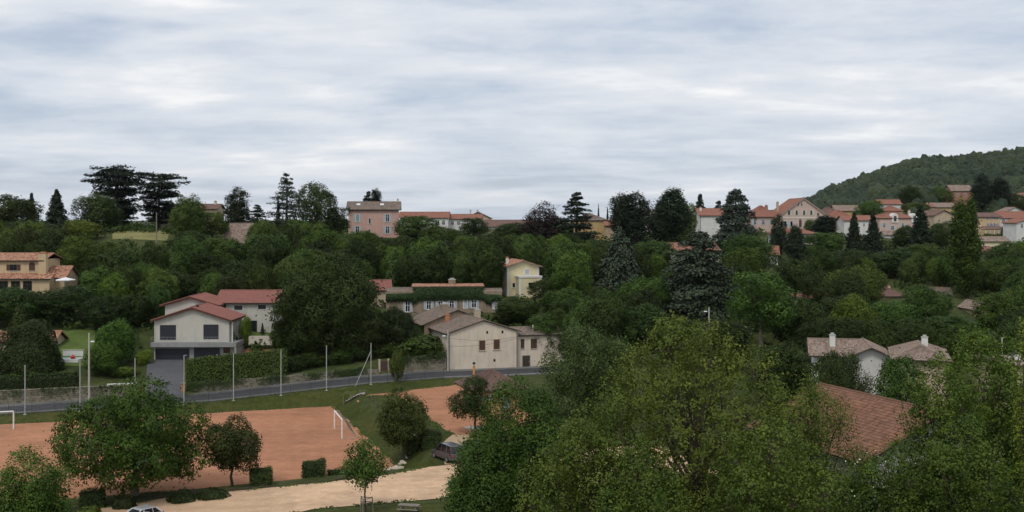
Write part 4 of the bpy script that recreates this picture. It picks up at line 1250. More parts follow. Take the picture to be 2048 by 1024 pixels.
# ------------------------------------------------------------------ farmhouse by the road
h = House('farmhouse', 'old beige farmhouse with brown shuttered gable facing the road', 896, 1036, 184.0, 19, 13, 747, 612)
ze, zr = h.pt(905, 667)[1], h.pt(966, 641.5)[1]
h.gable_wall(0, h.w, 0, 11.0, ze, zr, 'y', 'wall_farm')
h.roof(0, h.w, 0, 11.0, ze, zr, 'y', 'roof_old', 0.55, ovg=0.35)
for (u0, v0, u1, v1) in ((957.5, 680, 971, 701.5), (986.5, 678, 1000, 699.5)):
    h.win(u0, v0, u1, v1, closed='shutter_brown', frame='wall_ochre')
for (u0, v0, u1, v1) in ((972.5, 662, 976, 667), (1003, 661, 1006.5, 666.5), (987, 718, 990.5, 723)):
    h.win(u0, v0, u1, v1, mull=False, frame='wood_dark', sill=False)
h.pipe([(0.15, -0.1, -1), (0.15, -0.1, ze - 0.2)], 'metal_dark', 0.07); h.pipe([(h.w - 0.2, -0.1, -1), (h.w - 0.2, -0.1, ze - 0.2)], 'wood_dark', 0.07)
mb = MB(); mb.box(0.4, h.w - 0.4, -0.04, 0.1, -2, 0.55); mb.build('plinth', M['wall_grey'], h.root)
x_, z_ = h.pt(974, 623, 6); h.chimney(h.w * 0.56, 6, 1.0, 0.8, ze, zr + 1.3, 'wall_beige', 'concrete_pole')
h.chimney(h.w * 0.22, 10.2, 0.8, 0.6, ze, ze + 2.2, 'brick_orange', 'brick_orange')
# rear barn block, a little higher
h.gable_wall(-1.2, h.w - 1.4, 11.3, 22, ze + 0.5, zr + 0.9, 'y', 'wall_stone')
h.roof(-1.2, h.w - 1.4, 11.3, 22, ze + 0.5, zr + 0.9, 'y', 'roof_old', 0.6, ovg=0.3)
h.chimney(h.w * 0.33, 17, 1.3, 0.9, ze, zr + 1.6, 'wall_stone', 'concrete_pole')
# right annex
xe = h.w + 9.0
h.gable_wall(h.w + 0.02, xe, 0.9, 8.5, h.zl(671.5, h.w, 0.9), h.zl(655.5, h.w + 4, 4.7), 'x', 'wall_farm')
h.roof(h.w + 0.15, xe, 0.9, 8.5, h.zl(671.5, h.w, 0.9), h.zl(655.5, h.w + 4, 4.7), 'x', 'roof_old', 0.45, ovg=0.1)
for (u0, v0, u1, v1) in ((1041.5, 678, 1048.5, 697), (1061.5, 677, 1073.5, 697)):
    h.win(u0, v0, u1, v1, 0.9, closed='shutter_brown', frame='shutter_brown')
a = h.pt(1045, 734, 0.9); b_ = h.pt(1059.5, 711, 0.9)
h.door((a[0] + b_[0]) / 2, a[1], b_[0] - a[0], b_[1] - a[1], 'wood_dark', off=0.9, frame='wall_grey')
x_, z_ = h.pt(1066, 650, 3); h.pipe([(x_, 3, z_ - 1.5), (x_, 3, z_)], 'trim_white', 0.13, 'flue')
P, N = [], []
for i in range(5200):
    y = rng.uniform(11.3, 22); z = rng.uniform(0.2, ze + 0.4); P.append((-1.25 - rng.random() * 0.45, y, z)); N.append((-0.8 + rng.normal() * 0.4, rng.normal() * 0.5, 0.5))
for i in range(1800):
    y = rng.uniform(3.5, 11.3); z = 0.1 + rng.random() * (y - 3.5) / 8 * ze; P.append((-0.05 - rng.random() * 0.35, y, z)); N.append((-0.8 + rng.normal() * 0.4, rng.normal() * 0.5, 0.5))
leafy_patch('ivy', 'leaf_ivy', P, N, 0.25, 5, h.root, tint=(1.5, 1.35, 0.9))

# ------------------------------------------------------------------ park kiosk with hipped brown roof
h = House('park_pavilion', 'small park pavilion with hipped brown tile roof by the play area', 952, 1046, 148, 19, 7.5, 823, 740, cat='pavilion')
h.wall(0.4, h.w - 0.4, 0.4, 7.1, h.pt(1000, 783)[1], 'wall_ochre')
h.hip(0, h.w, 0, 7.5, h.pt(1000, 781)[1], h.zl(741, h.w / 2, 3.7), 'roof_brown', 0.7, inset=4.3)
h.window(h.w * 0.3, 1.9, 1.1, 0.8); h.door(h.w * 0.66, 0, 1.0, 2.1, 'shutter_green', off=0.4)

# ------------------------------------------------------------------ scattered hillside houses
simple('garden_shed', 'small building with plain red roof right of the big dark tree', 743, 779, 228, 8, 6, 596, 579.5, 562, 'x', 'wall_beige', 'roof_salmon', ())
simple('ochre_house', 'ochre house with grey hipped roof beside the tiered cedar', 1150, 1212, 345, 0, 11, 468, 441, 427.5, 'x', 'wall_ochre', 'roof_old', ((1160, 446, 1164, 453),), hip=True)
simple('lean_to_house', 'low red roof tucked beside the ochre hillside house', 1211, 1240, 342, 0, 7, 468, 451, 441, 'x', 'wall_beige', 'roof_red', ())
simple('pale_house', 'pale house wall showing between two dark conifers on the skyline', 1284, 1330, 420, 20, 9, 470, 434, 421, 'y', 'wall_offwhite', 'roof_old', ((1296, 438, 1301, 446),))
h = simple('white_house', 'tall white house with plain side wall and red roof below the skyline', 1400, 1468, 385, 6, 11, 482, 431, 418, 'x', 'wall_white', 'roof_red', ((1424, 468, 1429, 474),), sink=6)
h.window(5.5, h.ze - 0.6, 1.0, 1.9, 'left', mull=False, frame='wood_dark'); h.pipe([(0.1, -0.08, 0), (0.1, -0.08, h.ze)], 'metal_dark', 0.08)
h.chimney(1.2, 3.6, 0.7, 0.6, h.ze, h.zr + 0.5, 'wall_white')
h = simple('cottage', 'white house with orange roof behind the large blue cedar', 1348, 1438, 300, 12, 9, 526, 500.5, 487, 'x', 'wall_offwhite', 'roof_red', ((1420, 505, 1426, 513),), chim=((1421, 484, 0.6),))
h.window(4.5, h.ze - 1.2, 0.9, 1.3, 'left', mull=False)
# mansion
h = House('mansion', 'big pink stone mansion with broad gable at the foot of the wooded hill', 1552, 1662, 430, 0, 22, 468, 396, sink=5)
ze, zr = h.pt(1600, 437)[1], h.pt(1601, 397.5)[1]
h.gable_wall(0, h.w, 0, 22, ze, zr, 'y', 'wall_palepink')
h.roof(0, h.w, 0, 22, ze, zr, 'y', 'roof_red', 1.0, 0.3, eave='trim_white', ovg=0.7)
for u_ in (1578, 1593.3, 1608.3, 1622.5): h.win(u_ - 2.6, 420.5, u_ + 2.6, 430.5, frame='trim_white', shut='wall_offwhite', mull=False)
for u_ in (1596.5, 1603.5): h.win(u_ - 1.8, 406.5, u_ + 1.8, 412.5, frame='trim_white', mull=False, arch=True)
h.win(1634.5, 426, 1638, 431, frame='wood_dark', mull=False)
h.win(1597.3, 440, 1604, 455, frame='trim_white', mull=False, arch=True, glass='shutter_brown')
for u_ in (1571, 1583, 1619, 1633): h.win(u_ - 2.6, 442, u_ + 2.6, 453, frame='trim_white', shut='shutter_grey', mull=False)
mb = MB(); mb.box(-0.2, h.w + 0.2, -0.12, 0.1, h.pt(1600, 436.2)[1], h.pt(1600, 434.6)[1]); mb.build('string_course', M['trim_white'], h.root)
for (ua, ub, yo, va, vr, sd) in ((1502, 1551.5, 3, 434.5, 412, 0), (1662.5, 1706, 2.5, 437.5, 421, 1)):
    x0, x1 = h.pt(ua, 450, yo)[0], h.pt(ub, 450, yo)[0]
    h.wall(x0, x1, yo, yo + 14, h.zl(va, 0, yo), 'wall_palepink')
    h.hip(x0, x1 + (0.8 if not sd else 0), yo, yo + 14, h.zl(va, 0, yo), h.zl(vr, 0, yo + 7), 'roof_red', 0.7)
    for k in range(3):
        u_ = ua + (ub - ua) * (k + 0.5) / 3
        h.win(u_ - 2.8, va + 4, u_ + 2.8, va + 15, yo, frame='trim_white', shut='shutter_grey')
h.chimney(-1.5, 10, 1.1, 1.1, ze + 2, zr - 2.6, 'wall_brick')
h.chimney(3.5, 12, 0.9, 0.9, ze + 2, ze + 6.5, 'wall_beige')
# second roof line behind the mansion
simple('rear_wing', 'dark red roofed building behind the right wing of the mansion', 1640, 1688, 470, 0, 12, 462, 430, 414.5, 'x', 'wall_palepink', 'roof_brown', (), hip=True)
simple('small_house', 'small ochre house with flat tiled roof right of the mansion', 1672, 1720, 480, 0, 9, 462, 421.5, 411.5, 'x', 'wall_ochre', 'roof_worn', ())
h = simple('veranda_house', 'low white house with red hipped roof and glazed veranda below the mansion', 1549, 1634, 370, 0, 9, 492, 468.5, 458, 'x', 'wall_white', 'roof_red', ((1568, 472, 1574, 480), (1586, 472, 1592, 480)), hip=True)
h.win(1612, 471, 1630, 485, frame='metal_dark'); mb = MB(); xv = h.pt(1634, 470)[0]
mb.box(xv, xv + 2.4, -0.5, 5, h.ze - 0.1, h.ze + 0.15); mb.build('porch_roof', M['roof_red'], h.root); h.pipe([(xv + 2.2, -0.4, -2), (xv + 2.2, -0.4, h.ze)], 'wood_dark', 0.1, 'porch_post')
simple('slim_house', 'narrow white house half hidden by leaning cypresses', 1536, 1556, 318, -10, 7, 534, 509, 493, 'x', 'wall_white', 'roof_red', ((1541, 513, 1546, 521),))
simple('white_annex', 'white building with short red roof behind two dark spruces', 1688, 1745, 415, 0, 9, 466, 441, 432, 'x', 'wall_white', 'roof_red', ((1726, 446, 1730, 453),))
h = simple('pink_villa', 'pink villa with hipped roof and white arched dormers', 1759, 1834, 440, 4, 13, 466, 437, 424.5, 'x', 'wall_palepink', 'roof_red', ((1766, 446, 1771, 455), (1782, 451, 1788, 460), (1803, 446, 1808, 454)), hip=True, shut='shutter_grey', chim=((1818, 421, 0.8),))
for u_ in (1790, 1829):
    x_, z_ = h.pt(u_, 440, -0.2)
    mb = MB(); mb.prism([(x_ - 1.3, h.ze - 1.6), (x_ + 1.3, h.ze - 1.6), (x_ + 1.3, h.ze + 1.0), (x_ + 0.8, h.ze + 1.8), (x_, h.ze + 2.1), (x_ - 0.8, h.ze + 1.8), (x_ - 1.3, h.ze + 1.0)], 'y', -0.35, 3.0)
    dm = mb.build('dormer', M['trim_white'], h.root)
    pb = MB(); pb.box(x_ - 0.55, x_ + 0.55, -0.40, -0.352, h.ze - 1.1, h.ze + 1.0); pb.build('pane', M['glass_dark'], dm)
simple('outbuilding', 'small white outbuilding below the pink villa', 1770, 1790, 415, 0, 6, 480, 470, 463, 'x', 'wall_white', 'roof_worn', ())
simple('hill_house', 'upper of two red roofed white houses below the wooded hill', 1758, 1802, 520, -6, 10, 424, 408.5, 400, 'x', 'wall_white', 'roof_red', ((1764, 411, 1767, 416), (1780, 411, 1783, 416)))
simple('hill_house', 'lower red roofed house directly above the pink villa', 1768, 1806, 480, 0, 9, 430, 422.5, 412, 'x', 'wall_beige', 'roof_red', (), hip=True)
simple('hill_house', 'ochre gabled house with pale tiled roof left of the poplar top', 1868, 1912, 530, 0, 10, 430, 414.5, 406.5, 'x', 'wall_ochre', 'roof_worn', ((1876, 416, 1879, 421), (1898, 415, 1902, 419)))
simple('hill_house', 'small house with tiled roof and white chimney left of the ochre house', 1851, 1869, 520, 0, 9, 430, 414, 409, 'x', 'wall_beige', 'roof_red', ((1856, 417, 1859, 423),), chim=((1854, 406.5, 0.7),))
simple('hill_house', 'beige gabled house with brown roof directly left of the poplar', 1868, 1908, 450, 12, 12, 456, 431, 421, 'y', 'wall_beige', 'roof_brown', ((1876, 438, 1880, 445), (1892, 439, 1896, 446)))
h = simple('tower_house', 'square brick tower house with grey roof above the poplar', 1904, 1946, 600, 8, 9, 412, 381.5, 371, 'x', 'wall_brick', 'roof_worn', ((1914, 386, 1918, 392), (1928, 386, 1932, 392)), sink=6)
simple('mauve_shuttered_house', 'cream house with mauve shutters and a porch right of the poplar', 1956, 2001, 430, 6, 9, 472, 434, 426.5, 'x', 'wall_tan', 'roof_brown', ((1976, 446.5, 1979.5, 454), (1984, 446.5, 1987.5, 454), (1991, 446.5, 1994.5, 454), (1976, 434.5, 1979, 439), (1985, 434.5, 1988, 439), (1992, 434.5, 1995, 439)), shut='shutter_mauve')
h = House('porch', 'tiled porch on white posts below the mauve shuttered windows', 1971, 2008, 424, 6, 3, 472, 455)
mb = MB(); mb.tiles((0, 0, h.pt(1980, 458)[1]), (h.w, 0, h.pt(1980, 458)[1]), (h.w, 3, h.pt(1980, 454.5)[1] + 0.4), (0, 3, h.pt(1980, 454.5)[1] + 0.4), 0.4)
mb.box(0, h.w, 0.02, 2.9, h.pt(1980, 459)[1] - 0.1, h.pt(1980, 458)[1] - 0.02); mb.build('roof', M['roof_brown'], h.root)
for k in range(5): h.pipe([(0.3 + (h.w - 0.6) * k / 4, 0.2, -2), (0.3 + (h.w - 0.6) * k / 4, 0.2, h.pt(1980, 459)[1])], 'trim_white', 0.14, 'post')
simple('village_house', 'white house with long red roof at the right edge of the village', 2001, 2070, 440, 0, 10, 466, 436, 424, 'x', 'wall_white', 'roof_red', ((2004, 438, 2010, 445), (2016, 438, 2021, 445)), chim=((2003, 423, 0.8),))
simple('village_house', 'white gable of a house behind the long red village roof', 2010, 2050, 470, 0, 9, 440, 424, 415, 'y', 'wall_white', 'roof_worn', ())
simple('village_house', 'small white house with dark arched window at the right edge', 2033, 2080, 400, 10, 8, 474, 446, 438, 'y', 'wall_white', 'roof_red', ((2041, 447, 2046, 456),))
simple('village_house', 'low yellow house with tiled roof below the mauve shuttered house', 1958, 2018, 390, 0, 8, 500, 483, 474, 'x', 'wall_yellow', 'roof_worn', ((1966, 485, 1970, 491),))
simple('village_house', 'salmon roof peeping out right of the poplar below the yellow house', 1955, 1985, 360, 0, 7, 516, 503, 494, 'x', 'wall_beige', 'roof_salmon', ())
simple('village_house', 'pale house at the right edge beneath the dark hilltop conifers', 2036, 2070, 560, 0, 8, 408, 394, 386, 'y', 'wall_palepink', 'roof_red', ())
h = simple('hip_roofed_house', 'beige house with grey brown hipped roof amid the valley trees', 1757, 1812, 262, 4, 9, 616, 594, 575, 'x', 'wall_tan', 'roof_brown', ((1766, 598, 1772, 606), (1790, 598, 1796, 606)), hip=True, chim=((1777, 572.5, 0.7),))
simple('grey_roofed_house', 'house with grey roof and white chimney just left of the poplar trunk', 1868, 1904, 266, -8, 8, 616, 597, 577, 'x', 'wall_beige', 'roof_old', (), chim=((1884, 577, 0.9),))
simple('gabled_cottage', 'beige gable with red roof hidden among valley trees', 1576, 1650, 270, -14, 9, 634, 604, 590, 'x', 'wall_tan', 'roof_red', ((1626, 608, 1631, 616),))
simple('tan_house', 'tan wall of a house glimpsed right of the poplar foot', 1950, 1980, 242, 0, 8, 652, 618, 606, 'y', 'wall_tan', 'roof_worn', ())
h = simple('white_gabled_house', 'white house with sagging worn tile roof and white chimney in the valley', 1706, 1778, 150, -12, 10, 772, 712, 696, 'y', 'wall_white', 'roof_worn', (), ov=0.9)
xl = h.pt(1672, 700, 6)[0]
h.gable_wall(-5.0, -0.02, 2.5, 8.5, h.ze - 0.2, h.zr + 0.35, 'x', 'wall_white'); h.roof(-5.0, 0.6, 2.5, 8.5, h.ze - 0.2, h.zr + 0.35, 'x', 'roof_worn', 0.7)
h.chimney(-2.4, 4.2, 0.75, 0.75, h.ze, h.zr + 1.2, 'trim_white', 'concrete_pole')
h = simple('tiled_house', 'house with broad pinkish tile roof beside the white gabled house', 1792, 1892, 143, -18, 12, 772, 722, 688, 'x', 'wall_beige', 'roof_worn', (), hip=True, ov=0.8)
h.chimney(h.w * 0.62, 6, 0.8, 0.7, h.ze, h.zr + 0.9, 'trim_white', 'concrete_pole')
h = simple('flat_topped_house', 'low roof with white chimney showing at the right edge', 2018, 2080, 130, 0, 9, 770, 733, 722, 'x', 'wall_beige', 'roof_worn', ())
h.chimney(h.pt(2030, 720, 4)[0], 4, 1.0, 0.8, h.ze, h.zl(708, 0, 4), 'trim_white', 'metal_dark')
h = simple('garden_pavilion', 'low orange tiled pavilion behind the big round dark bush', -20, 106, 192, 0, 5, 700, 682, 664, 'x', 'wall_beige', 'roof_mixed', ())

# ------------------------------------------------------------------ large tiled roof among the near trees
hh = 15.0
RL = Vector((1.878 * hh, 6.695 * hh, CAMZ - hh)); RR = Vector((2.2436 * hh, 5.69 * hh, CAMZ - hh))
wv = 9.76 / 19 * hh; ev = 4.4 / 19 * hh
rd = (RR - RL); Lr = rd.length; yaw_ = math.atan2(rd.y, rd.x)
# local frame: x along the ridge, y to the uphill side; front slope faces -y
rt = empty('tiled_hall', (RL.x, RL.y, CAMZ - hh - ev - 3.6), yaw_)
tag(rt, 'building with a large terracotta tile roof rising from the near trees', 'house')
HOUSE_RECTS.append((1600, 765, 1830, 930, 105))
ze, zr = 3.6, 3.6 + ev
mb = MB(); mb.prism([(-wv + 0.6, -4), (wv - 0.6, -4), (wv - 0.6, ze + 0.05), (0, zr - 0.15), (-wv + 0.6, ze + 0.05)], 'x', 0.5, Lr - 0.5); mb.build('wall', M['wall_grey'], rt)
sl = MB()
for sg in (-1, 1):
    q = [(0, sg * wv, ze - 0.05), (Lr, sg * wv, ze - 0.05), (Lr, 0, zr), (0, 0, zr)]
    sl.add([(a, b2, c - 0.14) for a, b2, c in q] + [(a, b2, c - 0.02) for a, b2, c in q], [(0, 1, 2, 3), (7, 6, 5, 4), (0, 4, 5, 1), (1, 5, 6, 2), (3, 2, 6, 7), (0, 3, 7, 4)])
sl.build('eave', M['eave_dark'], rt)
# tile courses as real overlapping barrel tiles
slope = math.hypot(wv, zr - ze); rows = int(slope / 0.36); cols_ = int(Lr / 0.235)
rngt = np.random.default_rng(9)
for sg in (-1, 1):
    tb = MB()
    ud = Vector((0, -sg * wv, zr - ze)).normalized(); nd = Vector((1, 0, 0)).cross(ud) * (1 if sg < 0 else -1)
    if nd.z < 0: nd = -nd
    for r_ in range(rows):
        base = Vector((0, sg * wv, ze)) + ud * (slope * r_ / rows)
        for c_ in range(cols_):
            x0 = Lr * c_ / cols_; wq = Lr / cols_
            jit = rngt.uniform(-0.012, 0.012)
            vs, ts = [], []
            for t_, lift in ((0.0, 0.055), (1.12, 0.02)):
                for k_ in range(5):
                    a_ = math.pi * k_ / 4
                    vs.append(base + Vector((x0 + wq * 0.5 - wq * 0.5 * math.cos(a_), 0, 0)) + ud * (slope / rows * t_ + jit) + nd * (lift + 0.065 * math.sin(a_)))
                    ts.append((c_ + 0.5, r_ + 0.5, sg))
            fs = [(k_, k_ + 1, k_ + 6, k_ + 5) for k_ in range(4)]
            tb.add(vs, fs + [(4, 3, 2, 1, 0)], ts)
    o = tb.build('roof_tiles', M['roof_fore'], rt); o['kind'] = 'stuff'
nr = int(Lr / 0.42)
rid = MB()
ring = []
for x_, k_ in ((0.0, 1.0), (0.42, 0.84)):
    ring.append([(x_, 0.17 * k_ * math.cos(t_), 0.15 * k_ * math.sin(t_)) for t_ in np.linspace(0, math.pi, 7)])
vv = ring[0] + ring[1]; rid.add(vv, [(i, i + 1, i + 8, i + 7) for i in range(6)] + [(6, 5, 4, 3, 2, 1, 0)], [(0.5, 0.5, 2)] * 14)
o0 = rid.build('ridge_tile', M['roof_fore'], rt, (0, 0, zr + 0.03))
for k_ in range(1, nr):
    o = o0.copy(); col.objects.link(o); o.parent = rt; o.location = (k_ * Lr / nr, 0, zr + 0.03 + rngt.uniform(-0.01, 0.01))
for xx in (0.06, Lr - 0.06):
    for k_ in range(rows):
        for sg in (-1,):
            o = o0.copy(); col.objects.link(o); o.parent = rt; o.name = 'verge_tile'
            q = k_ / rows
            o.location = (xx, sg * wv * (1 - q), ze + (zr - ze) * q + 0.05)
            o.rotation_euler = Vector((0, -sg * wv, zr - ze)).to_track_quat('X', 'Z').to_euler()
gb = MB(); gb.tube([(0, -wv - 0.08, ze - 0.12), (Lr, -wv - 0.08, ze - 0.12)], 0.075, 6); gb.build('gutter', M['metal_dark'], rt)

# ================================================================== walls, fences, poles along the road
def stone_wall(name, label, s0, s1, n, top, seed, thick=0.5, coping=False, creeper=0):
    """rubble wall along the road line; top(s) gives the crest height"""
    rng = np.random.default_rng(seed)
    X0, Y0 = xy(s0, n); zb = float(z_road(s0))
    rt = empty(name, (X0, Y0, zb), A19); tag(rt, label, 'wall')
    L = s1 - s0
    core = MB(); k = max(2, int(L / 2)); rings = []
    for x in np.linspace(0, L, k):
        b0 = float(z_road(s0 + x)) - zb - 0.3; t0 = top(s0 + x) - zb
        rings.append([(x, 0.06, b0), (x, thick, b0), (x, thick, t0 - 0.05), (x, 0.06, t0 - 0.05)])
    core.loft(rings); core.build('core', M['mortar'], rt)
    mb = MB()
    z = 0.0
    row = 0
    while z < 6:
        hrow = rng.uniform(0.20, 0.34)
        x = rng.uniform(-0.2, 0)
        while x < L:
            w = rng.uniform(0.28, 0.75)
            xa, xb = max(x, 0), min(x + w, L)
            base = float(z_road(s0 + (xa + xb) / 2)) - zb - 0.2
            tz = top(s0 + (xa + xb) / 2) - zb
            z0, z1 = base + z, base + z + hrow
            if z0 < tz and xb - xa > 0.08:
                z1 = min(z1, tz + rng.uniform(-0.05, 0.08))
                if z1 - z0 > 0.05:
                    g = 0.02; d = rng.uniform(-0.03, 0.04); j = lambda: rng.uniform(-0.025, 0.025)
                    f = [(xa + g + j(), -d, z0 + g), (xb - g + j(), -d, z0 + g + j()), (xb - g + j(), -d, z1 - g + j()), (xa + g, -d, z1 - g + j())]
                    q = [(p[0], 0.12, p[2]) for p in f]
                    mb.add(f + q, [(0, 1, 2, 3), (0, 4, 5, 1), (1, 5, 6, 2), (2, 6, 7, 3), (3, 7, 4, 0)])
            x += w
        z += hrow; row += 1
    o = mb.build('stones', M['stone_wall'], rt); o['kind'] = 'stuff'
    if creeper:
        P, N = [], []
        cx = rng.uniform(0, L, 14)
        while len(P) < creeper:
            x = rng.choice(cx) + rng.normal() * 0.9
            if not 0 < x < L: continue
            t0 = top(s0 + x) - zb; dn = abs(rng.normal()) * 0.7
            P.append((x, -0.08 - rng.random() * 0.2, t0 + 0.25 - dn)); N.append((rng.normal() * 0.4, -0.7, 0.5 + rng.normal() * 0.3))
        leafy_patch('creeper', 'leaf_ivy', P, N, 0.2, seed, rt, tint=(1.1, 1.0, 0.8))
    # coping stones, each its own piece
    cb = MB(); cb.bevbox(0, 0.8, -0.08, thick + 0.05, 0, 0.14, 0.03)
    c0 = None
    for x in (np.arange(0, L - 0.8, 0.83) if coping else ()):
        z_ = top(s0 + x + 0.4) - zb - 0.02
        if c0 is None: c0 = cb.build('coping_stone', M['coping'], rt, (x, 0, z_)); o = c0
        else:
            o = c0.copy(); col.objects.link(o); o.parent = rt; o.location = (x, 0, z_)
        o.rotation_euler = (rng.uniform(-0.03, 0.03), rng.uniform(-0.03, 0.03), 0)
    return rt
s_dl = 2.1     # road coordinate of the driveway's left side
def s_of_u(u, n):
    k = (u - 1024) / F
    Y = n / (CA - k * SA); return sn(k * Y, Y)[0]
sa, sb = s_of_u(286, 177.5), s_of_u(374, 177.5)
stone_wall('stone_wall', 'pale rubble retaining wall left of the driveway', s_of_u(-60, 177.5), sa, 177.45, lambda s_: 2.75, 21, coping=True, creeper=900)
stone_wall('stone_wall', 'long mossy stone wall right of the driveway along the road', sb, s_of_u(758, 177.5), 177.45, lambda s_: float(np.interp(s_, [5, 20, 36], [2.5, 3.0, 3.7])) + 0.12 * math.sin(s_ * 1.3) + 0.08 * math.sin(s_ * 3.1), 22, creeper=3800)
stone_wall('stone_wall', 'stone wall section between the brown gate and the farmhouse', s_of_u(777, 177.5), s_of_u(893, 177.5), 177.45, lambda s_: float(np.interp(s_, [36, 48], [4.3, 5.7])) + 0.15 * math.sin(s_ * 1.5), 23, creeper=1500)
# brown wooden gate in the wall
X, Y = xy(s_of_u(760, 177.6), 177.6)
rt = empty('wooden_gate', (X, Y, float(z_road(s_of_u(760, 177.6)))), A19); tag(rt, 'brown plank gate set in the roadside stone wall', 'gate')
for k in range(6):
    mb = MB(); mb.box(0.08 + k * 0.2, 0.26 + k * 0.2, 0, 0.05, 0.14, 2.2); mb.build('plank', M['shutter_brown'], rt)
for x in (-0.2, 1.32):
    mb = MB(); mb.bevbox(x, x + 0.26, -0.05, 0.4, 0, 2.5, 0.03); mb.build('gate_post', M['rock'], rt)
# brick gate pillars of the driveway and its white coping wall
for u, lab in ((283, 'orange brick pillar on the left of the driveway mouth'), (366, 'orange brick pillar on the right of the driveway mouth')):
    s_ = s_of_u(u, 177.0); X, Y = xy(s_, 177.0)
    rt = empty('brick_pillar', (X, Y, float(z_road(s_))), A19); tag(rt, lab, 'pillar', 'driveway pillars')
    mb = MB(); mb.bevbox(-0.3, 0.3, -0.3, 0.3, 0, 1.7, 0.02); mb.build('shaft', M['brick_orange'], rt)
    mb = MB(); mb.bevbox(-0.4, 0.4, -0.4, 0.4, 1.702, 1.82, 0.03); mb.build('cap', M['coping'], rt)
wpts = [(214, 768, 172.5), (270, 765.5, 174.0), (276, 762, 175.5), (292, 736, 183.0)]
P3 = [Vector((xpx(u, Y), Y, zpx(v, Y))) for u, v, Y in wpts]
rt = empty('coping_wall', tuple(P3[0] - Vector((0, 0, 1)))); tag(rt, 'low white wall bending up along the left of the driveway', 'wall')
o_ = rt.location.copy()
for k in range(3):
    a, b_ = P3[k], P3[k + 1]; dn = Vector((-(b_ - a).y, (b_ - a).x, 0)).normalized() * 0.12
    for nm, z0, z1, ex, mt in (('wall', -2.2, -0.12, 1.0, 'wall_grey'), ('coping', -0.118, 0.0, 1.7, 'paint_white')):
        mb = MB(); q = [a - dn * ex, b_ - dn * ex, b_ + dn * ex, a + dn * ex]
        mb.add([p + Vector((0, 0, z0)) - o_ for p in q] + [p + Vector((0, 0, z1)) - o_ for p in q], [(3, 2, 1, 0), (4, 5, 6, 7), (0, 1, 5, 4), (1, 2, 6, 5), (2, 3, 7, 6), (3, 0, 4, 7)])
        mb.build(nm, M[mt], rt)
# letter box
X, Y = xy(s_of_u(293, 176.9), 176.9)
rt = empty('letter_box', (X, Y, float(z_road(5))), A19); tag(rt, 'small pale blue letter box at the driveway', 'letter box')
mb = MB(); mb.box(-0.04, 0.04, -0.04, 0.04, 0, 1.1); mb.build('post', M['metal_grey'], rt)
mb = MB(); mb.bevbox(-0.2, 0.2, -0.2, 0.2, 1.102, 1.5, 0.05); mb.build('box', M['shutter_grey'], rt)

# mesh fence between pitch bank and road
def fence(name, label, s0, s1, n, step, hgt, mat='metal_dark', wires=7):
    X0, Y0 = xy(s0, n); zb = float(z_road(s0))
    rt = empty(name, (X0, Y0, zb), A19); tag(rt, label, 'fence')
    pb = MB(); pb.tube([(0, 0, -0.3), (0, 0, hgt + 0.08)], 0.035, 6)
    p0 = None
    xs = np.arange(0, s1 - s0 + 0.01, step)
    for x in xs:
        z_ = float(z_road(s0 + x)) - zb
        if p0 is None: p0 = pb.build('post', M[mat], rt, (x, 0, z_))
        else:
            o = p0.copy(); col.objects.link(o); o.parent = rt; o.location = (x, 0, z_)
    for a, b_ in zip(xs[:-1], xs[1:]):
        za, zb_ = float(z_road(s0 + a)) - zb, float(z_road(s0 + b_)) - zb
        mb = MB()
        for k in range(wires):
            hz_ = 0.08 + (hgt - 0.08) * k / (wires - 1)
            mb.tube([(a, 0, za + hz_), (b_, 0, zb_ + hz_)], 0.014 if k not in (0, wires - 1) else 0.028, 3, False)
        for k in range(1, int(step / 0.25)):
            t = k / int(step / 0.25)
            mb.tube([(a + (b_ - a) * t, 0.012, za + (zb_ - za) * t + 0.08), (a + (b_ - a) * t, 0.012, za + (zb_ - za) * t + hgt)], 0.012, 3, False)
        mb.build('mesh_panel', M[mat], rt)
fence('mesh_fence', 'dark wire mesh fence between the pitch bank and the road', s_of_u(-30, 168.3), s_of_u(905, 168.3), 168.32, 3.0, 1.35)

def pole(name, label, u, vtop, Y, r0, r1, mat, z0=None, cat='pole', group=None, extra=None):
    X = xpx(u, Y); zg = gz(X, Y) if z0 is None else z0
    rt = empty(name, (X, Y, zg)); tag(rt, label, cat, group)
    hgt = zpx(vtop, Y) - zg
    mb = MB(); mb.tube([(0, 0, -0.4), (0, 0, hgt)], [r0, r1], 10); mb.build('shaft', M[mat], rt)
    mb = MB(); mb.tube([(0, 0, hgt), (0, 0, hgt + 0.06)], r1 * 1.4, 10); mb.build('cap', M[mat], rt)
    mb = MB(); mb.box(-0.2, 0.2, -0.2, 0.2, 0, 0.08); mb.build('base_plate', M['concrete_pole'], rt)
    return rt, hgt
def net_y(u, n=167.9):
    k = (u - 1024) / F; return n / (CA - k * SA)
ords = {50: 'slim grey ball net post nearest the left goal', 160: 'grey ball net post just left of the concrete lamp pole', 270: 'grey ball net post in front of the white coping wall', 368: 'grey ball net post at the left end of the long hedge', 467: 'grey ball net post at the middle of the long hedge', 562: 'grey ball net post at the right end of the long hedge', 653: 'grey ball net post in front of the big dark tree', 742: 'grey ball net end post with a diagonal brace'}
tops = {50: 731, 160: 722, 270: 717, 368: 711, 467: 707, 562: 700, 653: 692, 742: 687}
for u, lab in ords.items():
    rt, hgt = pole('net_post', lab, u, tops[u], net_y(u), 0.08, 0.065, 'metal_grey', group='ball net posts along the pitch')
    if u == 742:
        mb = MB(); dx = xpx(710, net_y(712)) - rt.location.x; dy = net_y(712) - rt.location.y
        mb.tube([(0, 0, hgt * 0.82), (dx, dy, -0.25)], 0.055, 8); mb.build('brace', M['metal_grey'], rt)
